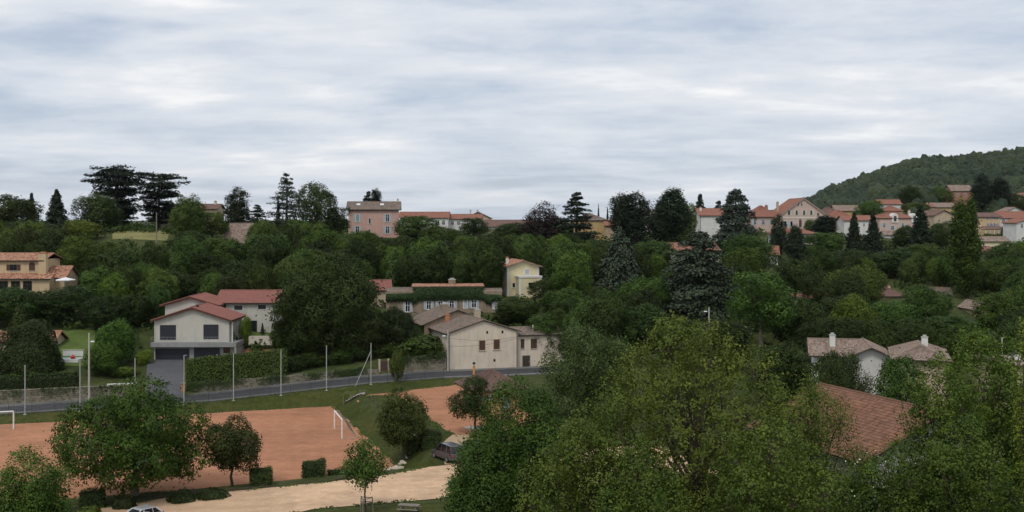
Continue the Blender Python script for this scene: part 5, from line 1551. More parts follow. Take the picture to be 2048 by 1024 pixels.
# a thin second post behind
pole('net_post', 'thin dark post on the far side of the road near the hedge end', 545, 700, net_y(545, 176.5), 0.05, 0.04, 'metal_dark')
# concrete lamp and utility poles
def lamp_pole(label, u, vtop, Y, vlamp, mat='concrete_pole', side=1):
    rt, hgt = pole('lamp_pole', label, u, vtop, Y, 0.16, 0.10, mat, cat='lamp pole')
    hz_ = zpx(vlamp, Y) - rt.location.z
    mb = MB(); mb.tube([(0, 0, hz_ - 0.3), (side * 0.3, -0.2, hz_), (side * 0.5, -0.3, hz_ + 0.03)], 0.035, 6); mb.build('arm', M['metal_grey'], rt)
    mb = MB(); mb.bevbox(side * 0.65 - 0.25, side * 0.65 + 0.25, -0.5, -0.2, hz_ - 0.06, hz_ + 0.12, 0.04); mb.build('lamp', M['paint_white'], rt)
    return rt
lamp_pole('concrete lamp pole beside the left stone wall', 178, 667, net_y(178, 169.0), 683)
lamp_pole('tall concrete lamp pole at the farmhouse corner', 896, 660, net_y(896, 176.2), 672, side=-1)
lamp_pole('street lamp pole standing before the large blue cedar', 1418, 616, 178, 623, side=-1)
pole('utility_pole', 'weathered wooden utility pole on the ridge meadow', 313, 425, 290, 0.16, 0.12, 'wood_grey')
pole('utility_pole', 'pale utility pole in the trees below the long houses', 931, 484, 290, 0.14, 0.10, 'concrete_pole')
pole('utility_pole', 'pale utility pole at the right edge among the near trees', 2004, 676, 150, 0.13, 0.10, 'concrete_pole')
# orange capped marker post and small round sign near the play area
rt, hg = pole('marker_post', 'orange post with dark knob beside the pavilion', 948, 733, 156, 0.16, 0.16, 'paint_orange', cat='post')
mb = MB(); mb.bevbox(-0.22, 0.22, -0.22, 0.22, hg + 0.3, hg + 0.62, 0.1); mb.tube([(0, 0, hg), (0, 0, hg + 0.32)], 0.05, 6); mb.build('knob', M['metal_dark'], rt)
rt, hg = pole('road_sign', 'small round white sign at the roadside by the lamp pole', 899, 757, net_y(899, 168.8), 0.03, 0.03, 'metal_grey', cat='sign')
mb = MB(); mb.tube([(0, -0.06, hg), (0, -0.02, hg)], 0.28, 16); mb.build('disc', M['paint_white'], rt)
# power cables
def cable(label, a, b_, sag=0.6, r=0.02):
    A, B = Vector((xpx(a[0], a[2]), a[2], zpx(a[1], a[2]))), Vector((xpx(b_[0], b_[2]), b_[2], zpx(b_[1], b_[2])))
    pts = [A.lerp(B, t) - Vector((0, 0, sag * 4 * t * (1 - t))) - A for t in np.linspace(0, 1, 12)]
    mb = MB(); mb.tube(pts, r, 4); o = mb.build('power_cable', M['metal_dark'], None, tuple(A)); tag(o, label, 'cable')
cable('upper black cable crossing the farmhouse gable', (896, 676, 181.5), (1036, 673, 186.5), 0.5)
cable('lower black cable crossing the farmhouse gable', (896, 692, 181.5), (1036, 676, 186.5), 0.5)

# ================================================================== football goals
def goal(label, A, B, backdir, h=2.44):
    A, B, bd = Vector(A), Vector(B), Vector(backdir).normalized()
    rt = empty('football_goal', tuple((A + B) / 2)); tag(rt, label, 'goal', 'football goals')
    o = (A + B) / 2
    for p in (A, B):
        mb = MB(); mb.tube([p - o - Vector((0, 0, 0.1)), p - o + Vector((0, 0, h))], 0.085, 10); mb.build('post', M['paint_white'], rt)
    mb = MB(); mb.tube([A - o + Vector((0, 0, h)), B - o + Vector((0, 0, h))], 0.085, 10); mb.build('crossbar', M['paint_white'], rt)
    mb = MB(); C, D = A + bd * 1.9, B + bd * 1.9
    for p, q in ((A, C), (B, D)):
        mb.tube([p - o + Vector((0, 0, h)), p + bd * 0.7 - o + Vector((0, 0, h * 0.95)), q - o + Vector((0, 0, 0.05))], 0.03, 6)
        mb.tube([p - o + Vector((0, 0, 0.05)), q - o + Vector((0, 0, 0.05))], 0.03, 6)
    mb.tube([C - o + Vector((0, 0, 0.05)), D - o + Vector((0, 0, 0.05))], 0.03, 6); mb.build('back_frame', M['metal_grey'], rt)
    nb = MB()
    for t in np.linspace(0, 1, 25):
        p, q = A.lerp(B, t), C.lerp(D, t)
        nb.tube([p - o + Vector((0, 0, h)), p + bd * 0.7 - o + Vector((0, 0, h * 0.93)), q - o + Vector((0, 0, 0.05))], 0.006, 3, False)
    for t in np.linspace(0.1, 0.9, 8):
        p = A + bd * (0.7 + 1.2 * t) + Vector((0, 0, h * 0.93 * (1 - t))); q = B + bd * (0.7 + 1.2 * t) + Vector((0, 0, h * 0.93 * (1 - t)))
        nb.tube([p - o, q - o], 0.006, 3, False)
    nb.build('net', M['net'], rt)
ax, ay = gp(684, 877.5, 0); bx, by = gp(669, 857.5, 0)
goal('white football goal at the right end of the red pitch', (ax, ay, 0), (bx, by, 0), (CA, SA, 0))
ax, ay = gp(27, 859, 0); q = xy(*(np.array(sn(ax, ay)) - np.array([7.3, 0])))
goal('white football goal at the left edge of the photo', (q[0], q[1], 0), (ax, ay, 0), (-SA, CA, 0))

# ================================================================== log steps up the bank and rocks at its foot
p0 = gp(692, 814, 0.0); p1 = gp(730, 789, ZUP)
dirv = Vector((p1[0] - p0[0], p1[1] - p0[1], 0)); Ls = dirv.length; dirv.normalize()
rt = empty('log_stairs', (p0[0], p0[1], 0), math.atan2(dirv.y, dirv.x)); tag(rt, 'flight of pale timber steps up the grass bank corner', 'stairs')
ns = 8
for k in range(ns):
    t = (k + 0.5) / ns; X, Y = p0[0] + dirv.x * Ls * t, p0[1] + dirv.y * Ls * t
    z = gz(X, Y)
    mb = MB(); mb.bevbox(-0.06, 0.06, -0.30, 0.30, -0.1, 0.22, 0.03); mb.build('step', M['step_log'], rt, (Ls * t, 0, z + 0.02))
for k in (0, 3, 7):
    rail = MB()
    t = (k + 0.5) / ns; X, Y = p0[0] + dirv.x * Ls * t, p0[1] + dirv.y * Ls * t; z = gz(X, Y); rail.tube([(Ls * t, -1.0, z - 0.2), (Ls * t, -1.0, z + 0.9)], 0.04, 6); rail.build('rail_post', M['wood_grey'], rt)
for k in range(ns - 1):
    t = (k + 1) / ns; X, Y = p0[0] + dirv.x * Ls * t, p0[1] + dirv.y * Ls * t
    mb = MB(); mb.bevbox(-0.2, 0.2, -0.55, 0.55, -0.2, 0.05, 0.02); mb.build('tread', M['wood_dark'], rt, (Ls * t, 0, gz(X, Y) + 0.02))
# leaning dark rail down the bank
a = gp(731, 790, ZUP); b_ = gp(756, 822, 1.6)
rt = empty('timber_rail', (a[0], a[1], gz(*a))); tag(rt, 'low timber rail running down the grass bank', 'rail')
mb = MB(); B_ = Vector((b_[0] - a[0], b_[1] - a[1], gz(*b_) - gz(*a)))
mb.tube([(0, 0, 0.55), tuple(B_ + Vector((0, 0, 0.55)))], 0.05, 6)
mb.build('rail', M['wood_dark'], rt)
for t in (0.02, 0.33, 0.66, 0.98):
    P = B_ * t; zz = gz(a[0] + P.x, a[1] + P.y) - rt.location.z
    mb = MB(); mb.tube([(P.x, P.y, zz - 0.2), (P.x, P.y, max(P.z, zz) + 0.55)], 0.05, 6); mb.build('post', M['wood_dark'], rt)
import bmesh
def rock_mesh(seed):
    bm = bmesh.new(); bmesh.ops.create_icosphere(bm, subdivisions=2, radius=1.0)
    r_ = np.random.default_rng(seed); ph = r_.uniform(0, 6, 6)
    for v in bm.verts:
        c = v.co
        k = 1 + 0.18 * math.sin(c.x * 3 + ph[0]) + 0.15 * math.sin(c.y * 4 + ph[1]) + 0.12 * math.sin(c.z * 5 + ph[2]) + r_.uniform(-0.05, 0.05)
        v.co = c * k
    me = bpy.data.meshes.new('rock'); bm.to_mesh(me); bm.free(); me.materials.append(M['rock']); return me
rocks = [rock_mesh(k) for k in range(4)]
rngr = np.random.default_rng(12); BOULD = []
ORD = ['leftmost', 'second', 'third', 'fourth', 'fifth', 'sixth', 'seventh', 'eighth', 'ninth', 'tenth', 'eleventh', 'twelfth', 'thirteenth', 'fourteenth', 'fifteenth', 'sixteenth', 'seventeenth', 'eighteenth', 'nineteenth', 'twentieth']
for k, (u, v) in enumerate([(778, 930), (785, 926), (792, 924), (800, 919), (807, 917), (813, 912), (816, 906), (833, 903), (837, 897), (844, 899), (826, 909), (771, 934), (797, 926), (765, 937)]):
    X, Y = gp(u, v, 0.7)
    o = link('boulder', rocks[k % 4], None, (X, Y, gz(X, Y) + 0.1), rngr.uniform(0, 6))
    q = rngr.uniform(0.22, 0.42); o.scale = (q * 1.3, q, q * 0.8)
    BOULD.append((u, o))
for k, (u, o) in enumerate(sorted(BOULD, key=lambda t: t[0])):
    tag(o, ('%s pale boulder from the left at the foot of the grass bank' % ORD[k]) if k else 'leftmost pale boulder at the foot of the grass bank', 'rock', 'boulders at the foot of the bank')
# low kerb stones between gravel and hedges
kb = MB(); kb.bevbox(0, 1.9, -0.1, 0.1, -0.15, 0.16, 0.03)
rt = empty('kerb_edging', (*xy(-28, 114.9), 0)); rt.rotation_euler = (0, 0, A19); tag(rt, 'low dark timber edging between the car park and the hedges', 'kerb')
k0 = None
for s_ in np.arange(-28, 24, 2.0):
    off = (0.9 * math.sin(s_ * 0.35) * 0.15) - (0 if s_ > 4 else (4 - s_) * 0.10)
    z_ = gsn(s_, 114.9 + off)
    if k0 is None: k0 = kb.build('edging_log', M['wood_dark'], rt, (s_ + 28, off, z_))
    else:
        o = k0.copy(); col.objects.link(o); o.parent = rt; o.location = (s_ + 28, off, z_)

# ================================================================== clipped park hedges
def boxhedge(label, u, v, z, lw, dp, hgt, yaw=19, seed=1, tint=(1, 1, 1)):
    X, Y = gp(u, v, z); d = Vector((math.cos(R(yaw)), math.sin(R(yaw)))) * lw / 2
    hedge('clipped_hedge', label, [(X - d.x, Y - d.y), (X + d.x, Y + d.y)], hgt, dp, leaf=0.15, per_m2=130, seed=seed, tint=tint, group='clipped park hedges', top_round=0.25)
boxhedge('block shaped clipped hedge right of the second park tree', 522, 975, 0.3, 2.1, 1.7, 1.75, seed=3)
boxhedge('taller block shaped hedge left of the low hedge', 628, 954, 0.4, 2.2, 1.9, 2.1, seed=4)
boxhedge('long low hedge behind the staked young tree', 690, 944, 0.5, 3.6, 1.3, 0.85, seed=5)
boxhedge('dark block hedge left of the big park tree', 185, 1016, 0.1, 2.2, 1.6, 1.6, seed=6, tint=(0.8, 0.8, 0.8))
boxhedge('square hedge beside the grey van', 860, 903, 1.1, 2.3, 2.0, 1.7, seed=7)
boxhedge('small hedge by the boulders under the bank tree', 822, 907, 0.9, 1.2, 1.2, 1.6, seed=8)

def mound(label, u, v, z, w, hgt, Yd=None, tint=(1, 1, 1), cat='bush', name='round_bush', mat='leaf_hedge', leaf=0.16, seed=1, n=1500, group=None):
    rng = np.random.default_rng(seed)
    if Yd is None: X, Y = gp(u, v, z)
    else: Y = Yd; X = xpx(u, Y); z = gz(X, Y)
    d = rand_dirs(n, rng, 0.15); d[:, 2] = np.abs(d[:, 2])
    k = 1 + 0.08 * np.sin(d[:, 0] * 6 + seed) + 0.07 * np.sin(d[:, 1] * 7 + d[:, 2] * 5)
    P = d * k[:, None] * np.array([w / 2, w / 2 * 0.9, hgt]) * rng.uniform(0.93, 1.05, (n, 1))
    rt = empty(name, (X, Y, gz(X, Y))); tag(rt, label, cat, group)
    f = leafy_patch('foliage', mat, P, d + rng.normal(size=P.shape) * 0.45, leaf, seed, rt, tint=tint)
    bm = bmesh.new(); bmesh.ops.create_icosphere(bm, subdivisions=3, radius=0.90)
    me = bpy.data.meshes.new('dark_core'); bm.to_mesh(me); bm.free(); me.materials.append(M['leaf_core'])
    c = link('dark_core', me, rt); c.scale = (w / 2, w / 2 * 0.9, hgt)  # added solid dome, its dark colour stands for shade behind the leaves
    return rt
mound('low rounded shrub right of the silver car', 365, 1006, 0.2, 2.9, 1.0, seed=2, tint=(0.6, 0.6, 0.6))
mound('flat rounded shrub between the two left park trees', 425, 1000, 0.2, 3.2, 0.8, seed=3, tint=(0.6, 0.6, 0.6))
mound('dark dome shrub behind the silver car', 248, 1017, 0.2, 2.2, 1.3, seed=4, tint=(0.45, 0.45, 0.45))
mound('light green ball shrub at the lower left beside the hedge block', 180, 1030, 0.1, 2.0, 0.7, seed=5, tint=(1.5, 1.4, 1))
mound('big round dark garden bush before the orange pavilion', 60, 735, 0, 10.2, 8.0, Yd=180, n=11000, leaf=0.32, seed=6, tint=(0.62, 0.6, 0.55))
mound('pointed light green shrub rising behind the big round bush', 38, 735, 0, 3.6, 9.6, Yd=182.5, n=3600, leaf=0.32, seed=7, tint=(1.0, 0.95, 0.8))

# road-side garden hedges
hedge('garden_hedge', 'long laurel hedge above the stone wall right of the driveway', [xy(s_of_u(374, 179.1), 179.1), xy(s_of_u(470, 179.1), 179.1), xy(s_of_u(572, 179.1), 179.1)], 4.1, 1.9, leaf=0.26, per_m2=52, seed=9, tint=(1.35, 1.4, 1.0))
hedge('garden_hedge', 'dark clipped hedge on the left stone wall', [xy(s_of_u(-60, 178.7), 178.7), xy(s_of_u(156, 178.7), 178.7)], 2.9, 1.2, leaf=0.24, per_m2=34, seed=10, tint=(0.55, 0.55, 0.55))
hedge('garden_hedge', 'bright green trimmed hedge top behind the dark left hedge', [xy(s_of_u(-60, 180.4), 180.4), xy(s_of_u(156, 180.4), 180.4)], 3.2, 1.2, leaf=0.24, per_m2=30, seed=11, tint=(1.0, 1.1, 0.8))
hedge('garden_hedge', 'bushy green hedge in front of the mauve shuttered house', [(xpx(1968, 415), 415), (xpx(2035, 412), 412)], 2.2, 2.0, leaf=0.5, per_m2=12, seed=12, tint=(1.5, 1.6, 1.0))

# ================================================================== cars, bin, table, small things
def wheel(parent, x, y, r, w):
    mb = MB(); mb.tube([(x, y - w / 2, r), (x, y - w / 2 + 0.03, r), (x, y + w / 2 - 0.03, r), (x, y + w / 2, r)], [r * 0.92, r, r, r * 0.92], 20)
    t = mb.build('wheel', M['rubber'], parent)
    mb = MB(); mb.tube([(x, y - w / 2 - 0.012, r), (x, y + w / 2 + 0.012, r)], r * 0.62, 16); mb.build('rim', M['alloy'], t)
def car(label, loc, heading, paint, L=4.6, W=1.82, H=1.8, van=True, name='parked_car', group=None):
    """x forward, y left, z up; lower body loft, glasshouse loft, roof, wheels, lamps"""
    rt = empty(name, loc, heading); tag(rt, label, 'car', group)
    st = [(-L / 2, 0.42, 0.92, 0.80), (-L / 2 + 0.08, 0.32, 1.02, 0.92), (-L * 0.30, 0.24, 1.04, 1.0), (0, 0.24, 1.02, 1.0), (L * 0.22, 0.24, 0.99, 1.0), (L * 0.36, 0.25, 0.90, 0.97), (L / 2 - 0.15, 0.28, 0.76, 0.88), (L / 2, 0.40, 0.62, 0.70)]
    rings = []
    for x, zb, zt, k in st:
        hw = W / 2 * k; zm = zb + (zt - zb) * 0.55
        rings.append([(x, -hw * 0.92, zb), (x, hw * 0.92, zb), (x, hw, zb + 0.12), (x, hw, zm), (x, hw * 0.96, zt - 0.04), (x, hw * 0.88, zt), (x, -hw * 0.88, zt), (x, -hw * 0.96, zt - 0.04), (x, -hw, zm), (x, -hw, zb + 0.12)])
    mb = MB(); mb.loft(rings); body = mb.build('body', M[paint], rt, smooth=False)
    xr, xrt, xft, xf = (-L / 2 + 0.10, -L / 2 + 0.34, L * 0.10, L * 0.30) if van else (-L / 2 + 0.25, -L / 2 + 0.85, L * 0.05, L * 0.26)
    def ring(x, z, k): hw = W / 2 * k; return (x, -hw, z), (x, hw, z)
    zb = 1.0
    hwb, hwt = W / 2 * 0.90, W / 2 * 0.76
    gv = [(xr, -hwb, zb), (xf, -hwb, zb), (xf, hwb, zb), (xr, hwb, zb), (xrt, -hwt, H - 0.06), (xft, -hwt, H - 0.06), (xft, hwt, H - 0.06), (xrt, hwt, H - 0.06)]
    gl = MB(); gl.add(gv, [(0, 3, 2, 1), (4, 5, 6, 7), (0, 1, 5, 4), (1, 2, 6, 5), (2, 3, 7, 6), (3, 0, 4, 7)])
    gl.build('window_glass', M['glass_car'], rt)
    rf = MB(); rr = []
    for x, dz, k in ((xrt - 0.06, -0.06, 0.95), (xrt + 0.10, 0.0, 1.0), (xft * 0.3, 0.03, 1.0), (xft - 0.05, 0.0, 1.0), (xft + 0.08, -0.06, 0.96)):
        hw = hwt * k; z = H + dz
        rr.append([(x, -hw - 0.02, z - 0.07), (x, hw + 0.02, z - 0.07), (x, hw, z - 0.02), (x, hw * 0.8, z), (x, -hw * 0.8, z), (x, -hw, z - 0.02)])
    rf.loft(rr); rf.build('roof_panel', M[paint], rt)
    for sg in (-1, 1):
        for (x0, x1, w_) in ((xf, xft, 0.05), (xr, xrt, 0.07), (L * 0.02, L * -0.02, 0.045), (-L * 0.24, -L * 0.22, 0.05)):
            pl = MB(); pl.tube([(x0, sg * (hwb + 0.004), zb - 0.02), (x1, sg * (hwt + 0.006), H - 0.06)], w_, 4); pl.build('pillar', M[paint], rt)
    for sx in (L * 0.31, -L * 0.30):
        for sy in (-W / 2 + 0.09, W / 2 - 0.09): wheel(rt, sx, sy, 0.32, 0.21)
    for sg in (-1, 1):
        mb = MB(); mb.bevbox(-L / 2 - 0.02, -L / 2 + 0.14, sg * W * 0.40 - 0.09, sg * W * 0.40 + 0.09, 0.72, 1.0, 0.03); mb.build('taillight', M['red_lens'], rt)
        mb = MB(); mb.bevbox(L / 2 - 0.26, L / 2 - 0.04, sg * W * 0.32 - 0.14, sg * W * 0.32 + 0.14, 0.60, 0.76, 0.04); mb.build('headlight', M['white_lens'], rt)
        mb = MB(); mb.bevbox(L * 0.20, L * 0.24, sg * W * 0.56 - 0.08, sg * W * 0.56 + 0.08, 1.0, 1.14, 0.03); mb.build('mirror', M[paint], rt)
    mb = MB(); mb.box(-L / 2 - 0.025, -L / 2 + 0.05, -0.26, 0.26, 0.62, 0.74); mb.build('number_plate', M['white_lens'], rt)
    mb = MB(); mb.bevbox(-L / 2 - 0.06, -L / 2 + 0.2, -W * 0.44, W * 0.44, 0.30, 0.52, 0.05); mb.build('bumper', M[paint], rt)
    return rt
X, Y = gp(895, 921, 1.0)
hd = math.atan2(4.6, -3.0)
car('dark grey van parked nose to the hedge on the gravel', (X, Y, gz(X, Y) + 0.06), hd, 'car_grey', 4.7, 1.85, 1.86, True, 'parked_van')
X2, Y2 = gp(952, 910, 1.1)
car('pale blue green car parked right of the grey van', (X2, Y2, gz(X2, Y2) + 0.06), hd, 'car_teal', 4.2, 1.75, 1.5, False)
X3, Y3 = xpx(278, 99.4), 99.4
c_ = car('silver car with an open door at the lower left', (X3, Y3, gz(X3, Y3) + 0.06), R(-128), 'car_silver', 4.2, 1.75, 1.55, False)
dm = MB(); dm.bevbox(0, 1.05, -0.03, 0.03, 0.3, 1.0, 0.02)
d_ = dm.build('door', M['car_silver'], c_, (0.55, 0.90, 0), R(115))
fm = MB(); fm.tube([(0.02, 0, 1.0), (0.40, 0, 1.48), (1.0, 0, 1.5), (1.05, 0, 1.0)], 0.03, 5); fm.build('frame', M['car_silver'], d_)
gm = MB(); gm.prism([(0.06, 1.0), (0.42, 1.46), (0.98, 1.48), (1.02, 1.0)], 'y', -0.006, 0.006); gm.build('pane', M['glass_car'], d_)
X4, Y4 = xpx(222, 97.2), 97.2
car('dark car cut off by the bottom edge left of the silver car', (X4, Y4, gz(X4, Y4) + 0.06), R(-128), 'car_black', 4.1, 1.75, 1.45, False)
# litter bin
X, Y = gp(902.5, 984, 0.9)
rt = empty('litter_bin', (X, Y, gz(X, Y))); tag(rt, 'dark litter bin at the edge of the gravel', 'bin')
mb = MB(); mb.tube([(0, 0, 0), (0, 0, 0.08), (0, 0, 0.85), (0, 0, 0.95)], [0.24, 0.28, 0.30, 0.30], 14); mb.build('body', M['metal_dark'], rt)
mb = MB(); mb.tube([(0, 0, 0.952), (0, 0, 1.02), (0, 0, 1.07)], [0.33, 0.33, 0.22], 14); mb.build('lid', M['shutter_navy'], rt)
# picnic table
X, Y = gp(818, 1026, 0.8)
rt = empty('picnic_table', (X, Y, gz(X, Y)), R(-12)); tag(rt, 'wooden picnic table on the lawn at the bottom edge', 'picnic table')
for k in range(5):
    mb = MB(); mb.box(-1.0, 1.0, -0.38 + k * 0.155, -0.24 + k * 0.155, 0.72, 0.77); mb.build('tabletop_plank', M['wood_grey'], rt)
for sy in (-0.72, 0.5):
    for k in range(2):
        mb = MB(); mb.box(-1.0, 1.0, sy + k * 0.125, sy + 0.11 + k * 0.125, 0.42, 0.46); mb.build('bench_plank', M['wood_grey'], rt)
for sx in (-0.7, 0.7):
    mb = MB(); mb.tube([(sx, -0.65, 0), (sx, -0.22, 0.72)], 0.05, 4); mb.tube([(sx, 0.65, 0), (sx, 0.22, 0.72)], 0.05, 4); mb.tube([(sx, -0.72, 0.40), (sx, 0.75, 0.40)], 0.045, 4); mb.build('leg', M['wood_grey'], rt)
# parasol in the villa garden
X, Y = xpx(131, 223.5), 223.5; zt = zpx(555, Y)
rt = empty('parasol', (X, Y, zt - 2.6)); tag(rt, 'open white parasol beside the tan villa', 'parasol')
mb = MB(); mb.tube([(0, 0, -1.0), (0, 0, 2.5)], 0.04, 6); mb.build('pole', M['metal_grey'], rt)
mb = MB(); k = 8; c_v = [(0, 0, 2.65)] + [(2.0 * math.cos(2 * math.pi * i / k), 2.0 * math.sin(2 * math.pi * i / k), 2.15) for i in range(k)] + [(0, 0, 2.55)] + [(1.98 * math.cos(2 * math.pi * i / k), 1.98 * math.sin(2 * math.pi * i / k), 1.98) for i in range(k)]
mb.add(c_v, [(0, i + 1, (i + 1) % k + 1) for i in range(k)] + [(k + 1, k + 2 + (i + 1) % k, k + 2 + i) for i in range(k)] + [(i + 1, k + 2 + i, k + 2 + (i + 1) % k, (i + 1) % k + 1) for i in range(k)]); mb.build('canopy', M['parasol'], rt)
# garden pool corner with white wall
X0, X1, Y = xpx(126, 188), xpx(166, 188), 188.0; zg = gz((X0 + X1) / 2, Y)
rt = empty('garden_wall', ((X0 + X1) / 2, Y, zg)); tag(rt, 'low white wall behind the small garden pool', 'wall'); hw_ = (X1 - X0) / 2
mb = MB(); mb.box(-hw_, hw_, 0, 0.25, -0.3, 1.0); mb.build('wall', M['trim_white'], rt)
mb = MB(); mb.box(-hw_ - 0.1, hw_ + 0.1, -0.06, 0.31, 1.002, 1.1); mb.build('coping', M['rock'], rt)
rt = empty('garden_pool', ((X0 + X1) / 2 + 0.4, Y - 2.2, gz((X0 + X1) / 2, Y - 2.2))); tag(rt, 'small pale blue garden pool with white rim', 'pool')
mb = MB(); mb.box(-hw_ - 0.2, hw_ + 0.2, -1.4, 1.4, -0.2, 0.34); mb.build('rim', M['trim_white'], rt)
mb = MB(); mb.box(-hw_, hw_, -1.2, 1.2, 0.30, 0.345); mb.build('water', M['pool_water'], rt)
X, Y = xpx(153, 186.6), 186.6
rt = empty('garden_pot', (X, Y - 1.5, gz(X, Y - 1.5))); tag(rt, 'red potted plant by the garden pool', 'pot'); mb = MB(); mb.tube([(0, 0, 0), (0, 0, 0.6)], [0.25, 0.35], 10); mb.build('pot', M['brick_orange'], rt); mb = MB(); mb.tube([(0, 0, 0.602), (0, 0, 0.9), (0, 0, 1.2)], [0.36, 0.4, 0.1], 9); mb.build('flowers', M['red_lens'], rt)
# manhole slab / concrete pad on the play area
X, Y = gp(935, 856, ZUP); o = drape('concrete_pad', [(X - 0.7, Y + 0.6), (X + 0.2, Y - 1.3), (X + 2.6, Y - 1.0), (X + 3.0, Y + 0.6), (X + 1.0, Y + 0.9)], 'concrete', 0.07, 'pale concrete pad on the upper play area', 'pad', 1.0)

# ragged grass tufts along the edges of pitch, gravel and play area
rngg = np.random.default_rng(31)
P, N = [], []
def tufts(pts, dens, wid):
    for (a, b_) in zip(pts[:-1], pts[1:]):
        L = math.hypot(b_[0] - a[0], b_[1] - a[1])
        for i in range(int(L * dens)):
            t = rngg.random(); s_ = a[0] + (b_[0] - a[0]) * t; n_ = a[1] + (b_[1] - a[1]) * t
            k = math.sin(s_ * 1.7 + n_) + math.sin(s_ * 0.6 - n_ * 0.9)
            if k < rngg.uniform(-1.2, 1.2): continue
            P.append((*xy(s_ + rngg.normal() * wid, n_ + rngg.normal() * wid), 0)); N.append((rngg.normal() * 0.5, -0.6 + rngg.normal() * 0.4, 0.5))
tufts([(-40, 164.8), (28.4, 164.8), (28.4, 118.1), (-40, 118.1)], 34, 0.22)
tufts([(-14, 98.0), (0, 97.5), (6, 100), (16, 104.2), (28, 103.2), (38, 102.2)], 30, 0.25)
tufts([(30.4, 116.5), (24, 114.4), (12, 114.2), (4, 114.4), (-3, 112.6), (-10, 110.5)], 36, 0.25)
tufts([(36.3, 127.4), (36.3, 159.4), (31, 158.7)], 30, 0.2); tufts([(31.0, 160.2), (36.3, 161.4), (50, 164.3)], 30, 0.2); tufts([(-30, 168.2), (46, 168.2)], 22, 0.25)
P, N = np.array(P), np.array(N)
P[:, 2] = ground(P[:, 0], P[:, 1]) + 0.08
o = leafy_patch('grass_tufts', 'leaf_hedge', P, N, 0.26, 32, tint=(1.15, 1.1, 0.9))
tag(o, 'ragged grass tufts along the edges of pitch and gravel', 'grass', kind='stuff')

# ================================================================== trees, one by one
G_ = (1, 1, 1); DK = (0.62, 0.62, 0.64); LT = (1.35, 1.35, 1.05); YL = (1.6, 1.45, 0.8); OL = (1.15, 1.05, 0.95); BR = (1.15, 1.3, 0.8)
# park trees
tree('plane', 268, 778, 300, 110.5, 'large spreading round tree in front of the red pitch', (0.68, 0.88, 0.52), name='park_tree', rot=0.6)
tree('maple0', 463, 836, 118, 113.5, 'smaller round park tree right of the spreading one', DK, name='park_tree', rot=1.0)
tree('maple1', 808, 778, 112, 126.5, 'round tree at the foot of the grass bank', (0.8, 0.8, 0.7), name='park_tree', rot=2.0)
tree('maple2', 950, 752, 104, 133, 'loose crowned tree before the park pavilion', (0.75, 0.75, 0.75), name='park_tree', rot=0.3)
t5 = tree('young', 731, 897, 88, 102, 'young staked tree on the lawn by the gravel', (1.0, 1.2, 0.85), name='young_tree', rot=1.2)
# stakes of the young tree
rt = empty('tree_stakes', t5.location); tag(rt, 'wooden tripod stakes round the young tree', 'stakes')
hs_ = zpx(994, 102) - t5.location.z
for k in range(3):
    a = 2 * math.pi * k / 3 + 0.3; mb = MB(); mb.tube([(0.75 * math.cos(a), 0.75 * math.sin(a), -0.2), (0.62 * math.cos(a), 0.62 * math.sin(a), hs_)], 0.05, 6); mb.build('stake', M['wood_grey'], rt)
mb = MB()
for k in range(3):
    a, b_ = 2 * math.pi * k / 3 + 0.3, 2 * math.pi * (k + 1) / 3 + 0.3
    for z_ in (hs_ - 0.1, hs_ - 0.5): mb.tube([(0.63 * math.cos(a), 0.63 * math.sin(a), z_), (0.63 * math.cos(b_), 0.63 * math.sin(b_), z_)], 0.04, 5)
mb.build('cross_bars', M['wood_grey'], rt)
# left ridge skyline
tree('round1', 22, 392, 130, 300, 'dark broad tree at the far left of the skyline', (0.7, 0.7, 0.65))
tree('spruce1', 63, 383, 34, 330, 'thin spruce tip behind the far left tree', DK, name='spruce_tree')
tree('spruce0', 113, 377, 60, 325, 'pointed spruce standing clear left of the cedars', (0.8, 0.85, 0.9), name='spruce_tree')
tree('round2', 194, 389, 92, 312, 'rounded dark tree directly left of the tall cedar', (0.75, 0.8, 0.7))
tree('cedar0', 234, 334, 118, 326, 'tallest black cedar with flat layered top on the left ridge', (0.45, 0.47, 0.5), name='cedar_tree', rot=0.2)
tree('cedar1', 318, 345, 104, 332, 'second black cedar right of the tallest one', (0.5, 0.55, 0.55), name='cedar_tree', rot=1.7)
tree('round6', 376, 393, 72, 298, 'upright mid green tree right of the two cedars', (1.0, 1.1, 0.9))
tree('round3', 425, 424, 66, 305, 'light green tree in front of the dark red ridge roof', (1.0, 1.05, 0.8))
tree('column1', 474, 376, 52, 320, 'dark columnar conifer right of the dark red ridge roof', (0.7, 0.75, 0.75), name='conifer_tree')
tree('tiered0', 515, 408, 62, 322, 'short dark pine between columnar conifer and tall fir', (0.75, 0.8, 0.8), name='pine_tree')
tree('tiered1', 573, 344, 82, 315, 'tall sparse fir with bare tiered branches on the ridge', (0.8, 0.85, 0.8), name='fir_tree', rot=0.8)
tree('spruce1', 556, 385, 14, 313, 'very thin dark spire in front of the sparse fir', (0.4, 0.4, 0.4), name='spruce_tree')
tree('round4', 633, 367, 92, 330, 'big dark round tree left of the pink house', (0.72, 0.8, 0.72))
tree('round7', 674, 415, 56, 334, 'dark tree touching the left wall of the pink house', (0.6, 0.65, 0.6))
tree('tiered0', 737, 381, 46, 390, 'left wind bent pine behind the pink house roof', (0.6, 0.6, 0.6), name='pine_tree')
tree('column0', 752, 379, 24, 392, 'right dense pine behind the pink house roof', (0.55, 0.55, 0.55), name='pine_tree')
